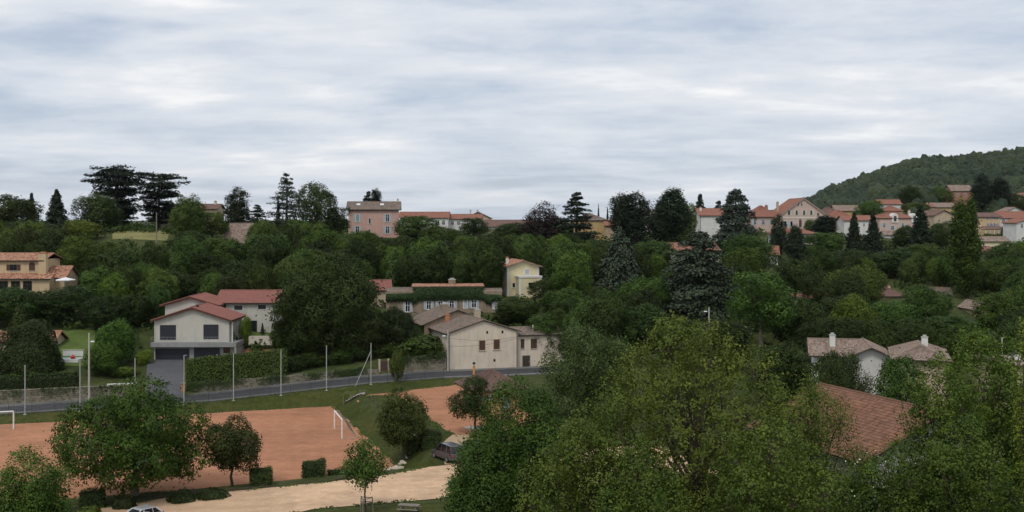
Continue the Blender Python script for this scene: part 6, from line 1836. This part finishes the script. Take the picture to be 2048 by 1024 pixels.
# left slope
tree('round3', 160, 440, 84, 292, 'yellow green tree lit at the left slope', YL)
tree('round4', 60, 442, 150, 285, 'wide dark tree mass above the tan villa', (0.62, 0.66, 0.55))
tree('beech', 118, 480, 82, 268, 'dark purple leaved tree behind the villa chimney', (1.3, 1.0, 1.0), name='purple_tree')
tree('round5', 192, 487, 92, 252, 'bright green tree right of the villa parasol', (1.1, 1.15, 0.75))
tree('round2', 240, 500, 104, 232, 'tall dark green tree in the middle of the left slope', (0.65, 0.75, 0.6))
tree('round1', 300, 495, 110, 246, 'rounded olive tree below the ridge meadow', (0.95, 1.0, 0.75))
tree('round6', 292, 528, 70, 222, 'light green tree above the cream house left roof', (1.0, 1.15, 0.7))
tree('round4', 385, 462, 84, 278, 'dark tall tree under the light green ridge trees', (0.62, 0.7, 0.55))
tree('round0', 441, 476, 110, 258, 'mid green tree above the cream house roofs', (0.85, 0.95, 0.65))
tree('round7', 535, 470, 120, 262, 'broad green tree under the sparse fir', (0.82, 0.95, 0.68))
tree('round1', 488, 520, 110, 232, 'dark tree directly behind the wing of the cream house', (0.55, 0.62, 0.5))
tree('round0', 345, 540, 110, 226, 'dark tree directly behind the cream house gables', (0.55, 0.62, 0.5))
tree('round5', 600, 462, 90, 292, 'greyish green tree left below the pink house', (0.85, 0.9, 0.8))
tree('round4', 655, 466, 100, 296, 'green tree at the left foot of the pink house', (0.9, 1.0, 0.7))
tree('round1', 722, 462, 80, 312, 'small round tree covering the foot of the pink house', (0.9, 1.05, 0.7))
tree('round6', 768, 476, 90, 300, 'dark bushy tree right below the pink house', (0.6, 0.68, 0.55))
tree('round0', 833, 432, 100, 335, 'green tree before the long red roofed house', (0.78, 0.92, 0.72))
tree('round3', 880, 452, 90, 318, 'mid green tree below the flat red roofs', (0.72, 0.85, 0.65))
tree('round7', 948, 436, 66, 342, 'dense dark tree left of the grey shed roof', (0.55, 0.65, 0.55))
tree('round2', 1030, 446, 92, 338, 'dark green tree in front of the grey shed', (0.6, 0.72, 0.58))
tree('spruce0', 791, 498, 56, 244, 'pointed yellow green conifer above the ivy house', (1.9, 2.0, 0.9), name='spruce_tree')
tree('round1', 640, 500, 120, 252, 'dim tree behind the crown of the big dark tree', (0.7, 0.78, 0.6))
tree('round5', 706, 500, 110, 262, 'dim green tree right behind the big dark tree', (0.62, 0.7, 0.55))
tree('round2', 930, 504, 82, 250, 'green tree rising behind the ivy house chimney', (0.72, 0.85, 0.62))
tree('round3', 862, 522, 96, 244, 'low olive tree behind the ivy house roof', (0.8, 0.88, 0.65))
tree('round6', 985, 478, 100, 268, 'dark tree left behind the yellow house', (0.5, 0.56, 0.46))
tree('round1', 880, 484, 120, 278, 'dark tree mass in mid slope above the ivy house', (0.5, 0.56, 0.45))
tree('oak', 657, 514, 218, 190, 'huge dark tree between the cream house and the farmhouse', (0.62, 0.66, 0.55), name='oak_tree', rot=0.4)
tree('round2', 790, 615, 86, 190, 'dark bush tree at the foot of the huge dark tree', (0.42, 0.44, 0.40))
tree('round7', 735, 640, 80, 186.5, 'low dark foliage right under the huge tree', (0.5, 0.52, 0.45))
tree('bush0', 845, 672, 120, 187, 'ivy green bushes on the wall left of the farmhouse', (0.75, 0.85, 0.6))
tree('round3', 795, 700, 32, 172, 'tiny slim roadside tree in front of the stone wall', (1.0, 1.0, 0.8), zb=None)
# middle
tree('beech', 1090, 406, 96, 330, 'black purple beech left of the tiered cedar', (0.9, 0.8, 0.8), name='beech_tree')
tree('tiered0', 1153, 382, 100, 320, 'tiered black cedar with flat branches on the skyline', (0.62, 0.65, 0.62), name='cedar_tree', rot=0.5)
tree('column0', 1246, 389, 58, 330, 'left of the twin dark conifers on the skyline', (0.65, 0.7, 0.72), name='conifer_tree')
tree('column1', 1275, 387, 74, 326, 'right of the twin dark conifers on the skyline', (0.62, 0.68, 0.70), name='conifer_tree')
tree('spruce0', 1197, 407, 8, 410, 'left of two tiny cypress spikes on the skyline', DK, name='cypress_tree')
tree('spruce0', 1215, 412, 9, 405, 'right of two tiny cypress spikes on the skyline', DK, name='cypress_tree')
tree('column0', 1344, 379, 74, 340, 'dense pointed dark conifer centre right skyline', (0.7, 0.85, 0.75), name='conifer_tree')
tree('column1', 1320, 404, 46, 336, 'lower shoulder conifer left of the dense pointed one', (0.62, 0.75, 0.66), name='conifer_tree')
tree('round3', 1374, 408, 46, 366, 'lime green tree left of the tall white house', YL)
tree('spruce1', 1400, 385, 46, 410, 'dark fir behind the tall white house roof', (0.7, 0.75, 0.75), name='fir_tree')
tree('blue1', 1437, 398, 34, 420, 'pale fir tip behind the big blue cedar on the skyline', (0.6, 0.66, 0.7), name='fir_tree')
tree('blue0', 1471, 374, 104, 332, 'big grey blue cedar on the skyline right of the white house', (0.72, 0.78, 0.78), name='cedar_tree', rot=0.9)
tree('round5', 1132, 496, 128, 268, 'fresh green broad tree right of the yellow house', (0.95, 1.2, 0.6))
tree('round4', 1190, 480, 90, 292, 'dull green tree behind the weeping cedar', (0.7, 0.78, 0.6))
tree('weep', 1240, 452, 132, 244, 'weeping grey green cedar with hanging branches', (0.78, 0.85, 0.78), name='weeping_cedar', rot=0.3)
tree('blue0', 1397, 456, 168, 224, 'large layered blue cedar in the middle of the slope', (0.75, 0.82, 0.80), name='blue_cedar', rot=2.2)
tree('round2', 1310, 482, 90, 292, 'green tree left of the orange roofed white house', (0.72, 0.85, 0.68))
tree('round6', 1495, 470, 110, 290, 'broad grey green tree below the big blue cedar', (0.8, 0.95, 0.75))
tree('round3', 1290, 556, 110, 222, 'bright green tree between the two slope cedars', (0.85, 1.1, 0.62))
tree('round0', 1345, 545, 90, 236, 'mid green tree left of the large blue cedar', (0.65, 0.78, 0.58))
tree('round7', 1523, 545, 142, 190, 'large bright dome tree right of the large blue cedar', (0.85, 1.1, 0.7), rot=1.5)
tree('round2', 1095, 556, 80, 226, 'dark tree right of the yellow house annex', (0.6, 0.72, 0.52))
tree('round1', 1030, 596, 100, 208, 'dark shrubby tree below the yellow house', (0.55, 0.68, 0.5))
tree('round5', 1130, 580, 110, 210, 'green tree on the slope below the weeping cedar', (0.75, 0.9, 0.6))
tree('round0', 1205, 600, 130, 198, 'wide green tree above the grey green willow', (0.8, 0.95, 0.65))
tree('round2', 1290, 610, 120, 196, 'dark green tree left of the street lamp', (0.6, 0.75, 0.55))
tree('round6', 1085, 630, 90, 194, 'green bushes behind the farmhouse annex roof', (0.7, 0.85, 0.55))
tree('willow', 1178, 652, 192, 146, 'grey green willow like tree right of the farmhouse', (1.05, 1.0, 1.1), name='willow_tree')
tree('round1', 1450, 640, 130, 170, 'dark tree under the large blue cedar', (0.42, 0.48, 0.4))
tree('round0', 1360, 640, 90, 172, 'dark tree left of the street lamp foot', (0.5, 0.58, 0.45))
# right slope
tree('column1', 1557, 430, 36, 326, 'left of two leaning dark cypresses before the mansion', (0.75, 0.85, 0.82), name='cypress_tree')
tree('column0', 1591, 452, 40, 318, 'right of two leaning dark cypresses before the mansion', (0.75, 0.85, 0.82), name='cypress_tree')
tree('round7', 1622, 439, 34, 410, 'clipped green tree before the mansion entrance', (0.85, 1.0, 0.75))
tree('column0', 1652, 432, 52, 400, 'dark yew before the right wing of the mansion', (0.6, 0.66, 0.62), name='yew_tree')
tree('round0', 1742, 402, 66, 465, 'round green tree between the village roofs', (0.95, 1.1, 0.8))
tree('spruce0', 1708, 423, 46, 342, 'left of two black spruces before the white annex', (0.6, 0.65, 0.66), name='spruce_tree')
tree('spruce1', 1746, 426, 54, 336, 'right of two black spruces before the white annex', (0.55, 0.6, 0.6), name='spruce_tree')
tree('spruce0', 1842, 410, 66, 350, 'broad dark spruce right of the pink villa', (0.62, 0.7, 0.68), name='spruce_tree')
tree('round2', 1815, 452, 70, 362, 'dark round tree under the pink villa', (0.55, 0.65, 0.55))
tree('round5', 1880, 445, 56, 376, 'grey green tree below the beige gabled house', (0.7, 0.78, 0.68))
tree('poplar', 1930, 401, 62, 262, 'tall green poplar column at the right', (0.74, 0.88, 0.58), name='poplar_tree')
tree('column1', 1966, 350, 50, 500, 'left of the two black hilltop conifers at the right', (0.55, 0.6, 0.6), name='conifer_tree')
tree('column0', 2000, 358, 40, 500, 'right of the two black hilltop conifers at the right', (0.55, 0.6, 0.6), name='conifer_tree')
tree('round3', 2034, 388, 56, 500, 'dark hill tree right of the black conifers', (0.6, 0.7, 0.62))
tree('round4', 1882, 375, 54, 570, 'rounded hill tree left of the brick tower house', (0.75, 0.9, 0.7))
tree('round6', 1820, 372, 46, 575, 'dark hill tree above the small red roofs', (0.5, 0.6, 0.52))
tree('round2', 1832, 405, 60, 505, 'green tree between ochre house and red roofs', (0.85, 0.95, 0.7))
tree('round1', 1984, 424, 56, 470, 'light green tree behind the mauve shuttered house', (1.1, 1.2, 0.75))
tree('round7', 2020, 452, 42, 425, 'green garden tree right of the porch', (0.6, 0.7, 0.55))
tree('round4', 2025, 484, 110, 320, 'broad tree at the right edge below the village', (0.8, 0.9, 0.65))
tree('round0', 1645, 466, 100, 340, 'olive green tree below the veranda house', (0.9, 1.0, 0.65))
tree('round5', 1690, 500, 100, 300, 'dark tree below the black spruces', (0.55, 0.64, 0.52))
tree('round1', 1790, 500, 110, 300, 'dark tree below the pink villa garden', (0.6, 0.7, 0.55))
tree('round3', 1845, 488, 100, 318, 'mid green tree left of the poplar', (0.75, 0.88, 0.62))
tree('round6', 1988, 520, 110, 282, 'green tree right of the poplar', (0.75, 0.88, 0.6))
tree('round0', 1730, 532, 90, 246, 'light olive tree in the right valley', (1.05, 1.05, 0.8))
tree('round2', 1682, 542, 84, 236, 'pale olive tree beside the light olive valley tree', (1.1, 1.05, 0.85))
tree('round7', 1590, 520, 96, 262, 'dark green tree behind the large bright dome tree', (0.55, 0.68, 0.55))
tree('round4', 1640, 545, 90, 252, 'deep green tree left of the pale olive tree', (0.5, 0.6, 0.5))
tree('round3', 1850, 572, 96, 216, 'green tree between the two grey roofs', (0.7, 0.88, 0.55))
tree('round5', 1770, 605, 130, 204, 'bright green wide tree below the beige hipped house', (0.78, 1.05, 0.55))
tree('round1', 1690, 590, 110, 212, 'dark brown green tree left of the bright wide tree', (0.5, 0.52, 0.42))
tree('round2', 1600, 600, 120, 196, 'dark tree right of the large bright dome tree', (0.55, 0.68, 0.52))
tree('round6', 1895, 632, 100, 200, 'green tree at the foot of the poplar', (0.7, 0.85, 0.55))
tree('round3', 2005, 588, 120, 204, 'tall green tree at the right edge in mid valley', (0.75, 0.92, 0.6))
tree('round0', 1650, 640, 110, 176, 'black green tree left of the white gabled house', (0.42, 0.48, 0.4))
tree('round7', 1730, 640, 100, 178, 'dark tree behind the white gabled house', (0.5, 0.58, 0.45))
tree('round2', 1840, 636, 120, 182, 'deep green tree behind the pinkish tile roof', (0.6, 0.75, 0.5))
tree('round4', 1935, 650, 110, 172, 'green tree right behind the pinkish tile roof', (0.7, 0.85, 0.52))
tree('round5', 2035, 620, 90, 180, 'dark tree above the right edge chimney', (0.5, 0.62, 0.45))
tree('willow', 1690, 706, 108, 128, 'grey green small tree before the white gabled house', (0.62, 0.66, 0.7), name='small_tree')
tree('round0', 1800, 716, 110, 116, 'dark green tree before the pinkish tile roof', (0.72, 0.9, 0.62))
tree('round4', 1660, 704, 90, 134, 'dark tree hiding the left end of the white gabled house', (0.5, 0.6, 0.48))
tree('round6', 1560, 690, 120, 140, 'dark tree behind the large ash', (0.5, 0.6, 0.45))
for k, (u, v, w_, n_, lab) in enumerate([(590, 712, 60, 181.5, 'dark shrub behind the wall just right of the laurel hedge'), (630, 706, 64, 182.5, 'dark shrub behind the wall left of the braced net post'), (680, 700, 70, 182.5, 'broad dark shrub behind the wall under the huge tree'), (725, 694, 64, 182.5, 'dark shrub behind the braced net post'), (775, 690, 70, 183, 'dark shrub directly behind the brown plank gate'), (822, 682, 64, 183.5, 'dark shrub on the wall right of the plank gate'), (868, 676, 50, 184, 'dark shrub on the wall beside the farmhouse corner'), (575, 650, 60, 192, 'dark shrub right of the small garden lawn')]):
    kk_ = (u - 1024) / F; tree('bush%d' % (k % 2), u, v, w_, n_ / (CA - kk_ * SA), lab, (0.5 + 0.08 * (k % 3), 0.58 + 0.09 * (k % 3), 0.45), name='shrub', cat='shrub')
# garden shrubs by the cream house
tree('round3', 232, 640, 82, 184, 'feathery light green garden tree left of the driveway', (1.0, 1.3, 0.75))
tree('round0', 205, 690, 78, 178, 'mid green shrub tree behind the concrete lamp pole', (0.85, 1.1, 0.65))
tree('round7', 130, 575, 140, 208, 'dark trees below the tan villa', (0.55, 0.68, 0.5))
tree('round2', 30, 575, 130, 206, 'bushy green tree under the villa terrace', (0.6, 0.78, 0.5))
tree('round4', 215, 590, 100, 204, 'deep green tree left of the cream house', (0.45, 0.55, 0.42))
tree('round5', 275, 590, 80, 206, 'dark tree at the left corner of the cream house', (0.45, 0.55, 0.42))
tree('bush1', 252, 733, 60, 178.5, 'flowering shrubs beside the white coping wall', (1.5, 1.5, 1.0))
tree('bush0', 288, 700, 34, 184, 'yellow green shrub at the garage corner', (2.0, 2.0, 0.9))
tree('round3', 491, 634, 26, 192, 'slim bright sapling before the wing of the cream house', (1.8, 1.8, 0.8), name='sapling')
tree('bush1', 466, 662, 26, 190, 'small terrace shrub beside the cream house', (0.6, 0.7, 0.5))
tree('spruce0', 525, 645, 10, 199, 'tiny dark cypress against the wing wall', (0.8, 0.9, 0.8), name='cypress_tree')
tree('round2', 560, 640, 40, 190, 'small green tree right of the cream house lawn', (0.6, 0.7, 0.5))

# ------------------------------------------------------------------ near trees in front of the valley
def fore(seed, u, vtop, wpx, Y, label, mat='leaf_ash', tint=(1, 1, 1), leaf=0.15, ntw=3600, lpt=10, nl=34, c0=0.10, spread=0.20, lob=(0.16, 0.30), fill=0.78, bark='bark', name='near_tree', zb=None, inner=0.08, twigs=260):
    X = xpx(u, Y); z0 = gz(X, Y) if zb is None else zb
    H = zpx(vtop, Y) - z0; W = wpx / F * Y
    cr_, wd = broadleaf(seed, H=H, W=W, c0=c0, nl=nl, ntw=ntw, lpt=lpt, leaf=leaf, spread=spread, lob=lob, fill=fill, mat=mat, bark=bark, twigs=twigs, inner=inner, tr=0.016, up=0.3)
    rt = empty(name, (X, Y, z0)); tag(rt, label, 'tree')
    for part, m_ in (('trunk', wd), ('crown', cr_)):
        o = link(part, m_, rt); o.color = (*tint, 1)
    return rt
fore(101, 1395, 644, 470, 64, 'large yellowish ash tree filling the lower right foreground', ntw=2700, lpt=17, nl=52, leaf=0.175, spread=0.165, inner=0.12, tint=(1, 1, 0.9))
fore(102, 1052, 766, 276, 88, 'dense green tree at the right end of the car park', 'leaf', (0.8, 1.05, 0.6), 0.19, 3200, 14, 26, 0.16, 0.2, (0.22, 0.36), 0.70, 'bark', inner=0.15)
fore(103, 965, 885, 165, 84, 'lower dark green tree at the right of the litter bin', 'leaf', (0.8, 1.05, 0.65), 0.18, 2200, 13, 20, 0.05, 0.24, (0.22, 0.36), 0.70, 'bark', inner=0.15)
fore(104, 1960, 672, 330, 68, 'large leafy tree at the right edge of the foreground', 'leaf_ash', (0.8, 0.98, 0.75), 0.175, 2600, 16, 46, 0.08, 0.165, inner=0.12)
fore(105, 1185, 800, 300, 58, 'yellowish leafy tree at the bottom centre right', 'leaf_ash', (0.85, 0.92, 0.8), 0.155, 2300, 15, 36, 0.06, 0.15, inner=0.14)
fore(106, 1545, 845, 330, 54, 'sparse twiggy tree at the bottom edge before the tiled roof', 'leaf_ash', (0.85, 0.98, 0.85), 0.15, 2000, 14, 38, 0.05, 0.15, inner=0.1)
fore(107, 1640, 760, 210, 74, 'thin airy tree in front of the terracotta tile roof', 'leaf_ash', (0.95, 0.95, 0.85), 0.14, 1300, 11, 26, 0.12, 0.26, (0.18, 0.3), 0.78, inner=0.03, twigs=200)
fore(108, 1900, 850, 240, 56, 'leafy tree at the bottom right corner', 'leaf_ash', (0.65, 0.8, 0.65), 0.15, 1900, 14, 32, 0.05, 0.15, inner=0.12)
fore(109, 60, 903, 200, 84, 'leafy light green tree at the lower left corner', 'leaf', (1.1, 1.4, 0.8), 0.17, 2200, 13, 24, 0.05, 0.26, (0.2, 0.34), 0.72)
fore(110, 2052, 640, 60, 60, 'bright upright shoots at the right edge', 'leaf_ash', (1.5, 1.5, 1.0), 0.13, 260, 8, 10, 0.30, 0.2, inner=0.02, twigs=60)
fore(111, 1290, 900, 240, 52, 'leafy bush tree at the bottom edge left of the sparse tree', 'leaf_ash', (0.7, 0.85, 0.7), 0.15, 1700, 14, 28, 0.03, 0.15, inner=0.14)
# white flowering shrub below the roof
fore(113, 1585, 772, 150, 70, 'leafy tree filling the gap left of the terracotta roof', 'leaf_ash', (0.8, 0.92, 0.8), 0.16, 1300, 13, 22, 0.08, 0.16)
fs_ = fore(112, 1752, 908, 230, 60, 'shrub with white blossom below the terracotta roof', 'leaf_ash', (0.7, 0.9, 0.75), 0.14, 2000, 12, 28, 0.03, 0.15, name='flowering_shrub')
rngf = np.random.default_rng(77)
Hf = zpx(908, 60) - fs_.location.z; Wf = 230 / F * 60
d_ = rand_dirs(190, rngf, 0.5); cl = np.round(d_ * 3.2) / 3.2
P = (cl + rngf.normal(size=cl.shape) * 0.06) * np.array([Wf / 2, Wf / 2, Hf * 0.5]) * 0.92 + np.array([0, 0, Hf * 0.52])
leafy_patch('blossom', 'flower_white', P, d_ + rngf.normal(size=d_.shape) * 0.4, 0.11, 8, fs_)

# ------------------------------------------------------------------ filler trees closing the gaps on the slopes
rngq = np.random.default_rng(2024)
MARKS = [('tan villa', 50, 545), ('villa parasol', 131, 560), ('ridge meadow', 280, 465), ('cream house', 430, 610), ('pink house', 745, 440), ('long red roof', 848, 432), ('grey shed', 1010, 452), ('ivy house', 890, 595), ('yellow house', 1045, 555), ('farmhouse', 965, 690), ('weeping cedar', 1240, 520), ('large blue cedar', 1397, 550), ('ochre house', 1180, 440), ('orange roofed white house', 1390, 505), ('tall white house', 1430, 450), ('mansion', 1600, 435), ('veranda house', 1592, 475), ('black spruces', 1727, 470), ('pink villa', 1796, 445), ('poplar', 1930, 520), ('mauve shuttered house', 1978, 450), ('yellow village house', 1988, 488), ('beige hipped house', 1784, 595), ('grey roof by the poplar', 1886, 595), ('beige gable', 1613, 610), ('bright dome tree', 1523, 610), ('white gabled house', 1750, 725), ('pinkish tile roof', 1840, 705), ('tall steep roof', 467, 470), ('red shed roof', 761, 572)]
FILL = {}
def filler_label(u, v, tone):
    nm, mu, mv = min(MARKS, key=lambda m: math.hypot(m[1] - u, (m[2] - v) * 1.6))
    du, dv = u - mu, (v - mv) * 1.6
    side = ('right of' if du > 0 else 'left of') if abs(du) > abs(dv) else ('below' if dv > 0 else 'above')
    key = (tone, side, nm); FILL.setdefault(key, []).append(None)
    return key, len(FILL[key])
FT = []
zones = [('round tree in the thicket on the left slope below the ridge cedars', 'thicket on the left slope', -60, 330, 205, 290),
         ('round tree in the thicket between the cream house and the pink house', 'thicket below the pink house', 330, 740, 212, 330),
         ('round tree in the thicket between the ivy house and the long red roofs', 'thicket above the ivy house', 740, 1050, 232, 350),
         ('round tree in the thicket around the two slope cedars', 'thicket round the slope cedars', 1050, 1480, 190, 350),
         ('round tree in the thicket between the village and the right valley roofs', 'thicket in the right valley', 1480, 2120, 165, 400)]
sky_u = [-100, 0, 140, 250, 330, 420, 480, 560, 640, 690, 800, 1000, 1060, 1200, 1320, 1480, 1560, 1700, 1900, 2150]
sky_v = [420, 420, 440, 470, 462, 440, 440, 440, 440, 470, 470, 468, 460, 470, 470, 480, 490, 480, 490, 470]
CLEAR = [(228, 450, 335, 478, 292), (95, 660, 190, 720, 200), (560, 640, 780, 760, 190), (292, 715, 368, 790, 190), (1885, 395, 1975, 640, 250), (1185, 452, 1298, 580, 238), (1322, 456, 1474, 640, 220), (1685, 423, 1780, 510, 332), (1535, 430, 1612, 530, 314), (1460, 545, 1590, 670, 186), (560, 515, 755, 700, 186), (1200, 388, 1310, 500, 322), (1300, 380, 1380, 480, 334), (1425, 374, 1520, 470, 328), (1050, 383, 1200, 470, 318)]
cnt = 0
for lab, grp, ua, ub, ya, yb in zones:
    tries = placed = 0
    goal_n = {0: 26, 1: 34, 2: 30, 3: 38, 4: 66}[[z[1] for z in zones].index(grp)]
    while placed < goal_n and tries < 3000:
        tries += 1
        Y = rngq.uniform(ya, yb); u = rngq.uniform(ua, ub); X = xpx(u, Y); z0 = gz(X, Y)
        hgt = rngq.uniform(6.5, 13.0); w = hgt * rngq.uniform(0.72, 1.0)
        vt = HZ - (z0 + hgt - CAMZ) / Y * F; vb = HZ - (z0 - CAMZ) / Y * F; hw = w / 2 / Y * F
        if vt < np.interp(u, sky_u, sky_v): continue
        bad = False
        for (r0, r1, r2, r3, ry) in HOUSE_RECTS + CLEAR:
            if Y < ry + 14 and u + hw * 0.9 > r0 and u - hw * 0.9 < r2 and vt < r3 - 5 and vb > r1: bad = True; break
            if Y < ry + 14 and Y > ry - 1 and r0 < u < r2: bad = True; break
        if bad: continue
        if any((X - a) ** 2 + (Y - b2) ** 2 < (0.30 * (w + c2)) ** 2 for a, b2, c2, _, _ in TREES): continue
        br = 0.42 + 0.85 * rngq.random() ** 1.6; gr = rngq.uniform(0.98, 1.24)
        tone = 'dark green' if br < 0.62 else ('mid green' if br < 0.84 else 'lighter green')
        t_ = tree('round%d' % rngq.integers(0, 8), u, vt, 2 * hw, Y, lab, (br, br * gr, br * rngq.uniform(0.65, 0.95)), grp)
        vm = (vt + vb) / 2
        key, _ = filler_label(u, vm, tone)
        mk = next(m for m in MARKS if m[0] == key[2])
        FT.append((key, math.hypot(mk[1] - u, mk[2] - vm), t_))
        placed += 1
    print('filler', grp, placed, tries)

NTH = ['nearest', 'second nearest', 'third nearest', 'fourth nearest', 'fifth nearest', 'sixth nearest', 'seventh nearest', 'eighth nearest', 'ninth nearest', 'tenth nearest']
byk = {}
for key, dist, t_ in FT: byk.setdefault(key, []).append((dist, t_.name, t_))
for key, v_ in byk.items():
    v_.sort(key=lambda q: q[:2])
    for i, (_, _, t_) in enumerate(v_):
        t_['label'] = ('%s round thicket tree %s the %s' % (key[0], key[1], key[2])) if len(v_) == 1 else ('%s of the %s thicket trees %s the %s' % (NTH[min(i, 9)], key[0], key[1], key[2]))
# ------------------------------------------------------------------ undergrowth on the slopes (one mass)
rngu = np.random.default_rng(5)
LP, LN = [], []
n_b = 0
while n_b < 2300:
    Y = rngu.uniform(180, 430); u = rngu.uniform(-120, 2170); X = xpx(u, Y)
    s_, n_ = sn(X, Y)
    if n_ < 181 and s_ < 110: continue
    z0 = gz(X, Y); r = rngu.uniform(1.0, 2.4); hg = r * rngu.uniform(0.8, 1.4)
    vt = HZ - (z0 + hg - CAMZ) / Y * F; vb = HZ - (z0 - CAMZ) / Y * F; hw = r / Y * F
    if any(Y < ry + 14 and u + hw > r0 and u - hw < r2 and vt < r3 - 3 and vb > r1 for r0, r1, r2, r3, ry in HOUSE_RECTS + CLEAR): continue
    k = 34
    d = rand_dirs(k, rngu, 0.2); d[:, 2] = np.abs(d[:, 2])
    LP.append(np.array([X, Y, z0]) + d * np.array([r, r, hg]) * rngu.uniform(0.8, 1.1, (k, 1))); LN.append(d + rngu.normal(size=d.shape) * 0.4)
    n_b += 1
LP, LN = np.concatenate(LP), np.concatenate(LN)
V, Q, NS = leaf_arrays(LP, LN, 0.85, rngu, shade=LN)
o = link('undergrowth', np_mesh('undergrowth', V, Q, M['leaf'], normals=NS)); o.color = (0.62, 0.72, 0.55, 1)
tag(o, 'low bushes covering the ground between the slope trees', 'undergrowth', kind='stuff')

# ------------------------------------------------------------------ wooded hill in the distance
rngh = np.random.default_rng(6)
LP, LN, DV, DF = [], [], [], []
bm = bmesh.new(); bmesh.ops.create_icosphere(bm, subdivisions=2, radius=1.0)
bmesh.ops.delete(bm, geom=[v for v in bm.verts if v.co.z < -0.3], context='VERTS')
bm.verts.ensure_lookup_table(); bm.verts.index_update()
DOME = np.array([v.co[:] for v in bm.verts]); DOMEF = np.array([[v.index for v in f.verts] for f in bm.faces]); bm.free()
cntf = 0
while cntf < 6000:
    Y = rngh.uniform(560, 1260) if rngh.random() < 0.9 else rngh.uniform(480, 700)
    u = rngh.uniform(1500, 2450)
    X = xpx(u, Y)
    z0 = gz(X, Y)
    vb = HZ - (z0 - CAMZ) / Y * F
    if Y < 620 and u > 1600 and rngh.random() < 0.75: continue
    if u < 1600 and Y < 900: continue
    r = min(5.6, 2.2 + rngh.gamma(2.0, 0.6)); hg = r * rngh.uniform(1.2, 1.8)
    if any(Y < ry + 12 and u + r / Y * F > r0 and u - r / Y * F < r2 and vb - hg / Y * F < r3 - 3 and vb > r1 for r0, r1, r2, r3, ry in HOUSE_RECTS): continue
    # lumpy crown: a displaced dome plus loose leaf clumps on its surface
    ph = rngh.uniform(0, 6.28, 4); yawc = rngh.uniform(0, 6.28)
    cy_, sy_ = math.cos(yawc), math.sin(yawc)
    D = DOME @ np.array([[cy_, sy_, 0], [-sy_, cy_, 0], [0, 0, 1]])
    amp = 1 + 0.13 * np.sin(D[:, 0] * 4 + ph[0]) + 0.12 * np.sin(D[:, 1] * 4.5 + ph[1]) + 0.10 * np.sin(D[:, 2] * 6 + D[:, 0] * 3 + ph[2]) + rngh.uniform(-0.06, 0.06, len(D))
    c0_ = np.array([X, Y, z0 + hg * 0.2])
    DV.append(c0_ + D * amp[:, None] * np.array([r, r, hg * 0.8])); DF.append(DOMEF + len(DOME) * cntf)
    k = 26
    d = rand_dirs(k, rngh, 0.4); d[:, 2] = np.abs(d[:, 2])
    LP.append(c0_ + d * np.array([r, r, hg * 0.8]) * rngh.uniform(0.95, 1.12, (k, 1))); LN.append(d)
    cntf += 1
LP, LN = np.concatenate(LP), np.concatenate(LN)
V, Q, NS = leaf_arrays(LP, LN + rngh.normal(size=LN.shape) * 0.3, 1.3, rngh, 0.8, shade=LN)
DV, DF = np.concatenate(DV), np.concatenate(DF)
nT = len(DV)
V2 = np.concatenate([DV, V]); T2 = np.concatenate([DF, np.concatenate([Q[:, [0, 1, 2]], Q[:, [0, 2, 3]]]) + nT])
o = link('hill_forest', np_mesh('hill_forest', V2, T2, M['leaf_forest'], smooth=True)); o.color = (1, 1, 1, 1)
tag(o, 'dense dark wood covering the distant hill', 'forest', kind='stuff')

# ------------------------------------------------------------------ thin summer haze over the whole valley
mb = MB(); mb.box(-9000, 9000, -3500, 11500, -6, 190)
hz_o = mb.build('haze', None); tag(hz_o, 'thin pale summer haze filling the air of the valley', 'haze', kind='stuff')
hm = bpy.data.materials.new('haze'); hm.use_nodes = True; hm.node_tree.nodes.clear()
pv = hm.node_tree.nodes.new('ShaderNodeVolumePrincipled'); pv.inputs['Color'].default_value = (0.80, 0.87, 0.95, 1)
pv.inputs['Density'].default_value = 0.000022; pv.inputs['Anisotropy'].default_value = 0.2
om = hm.node_tree.nodes.new('ShaderNodeOutputMaterial'); hm.node_tree.links.new(pv.outputs[0], om.inputs['Volume'])
hz_o.data.materials.append(hm)
scene.cycles.volume_bounces = 0
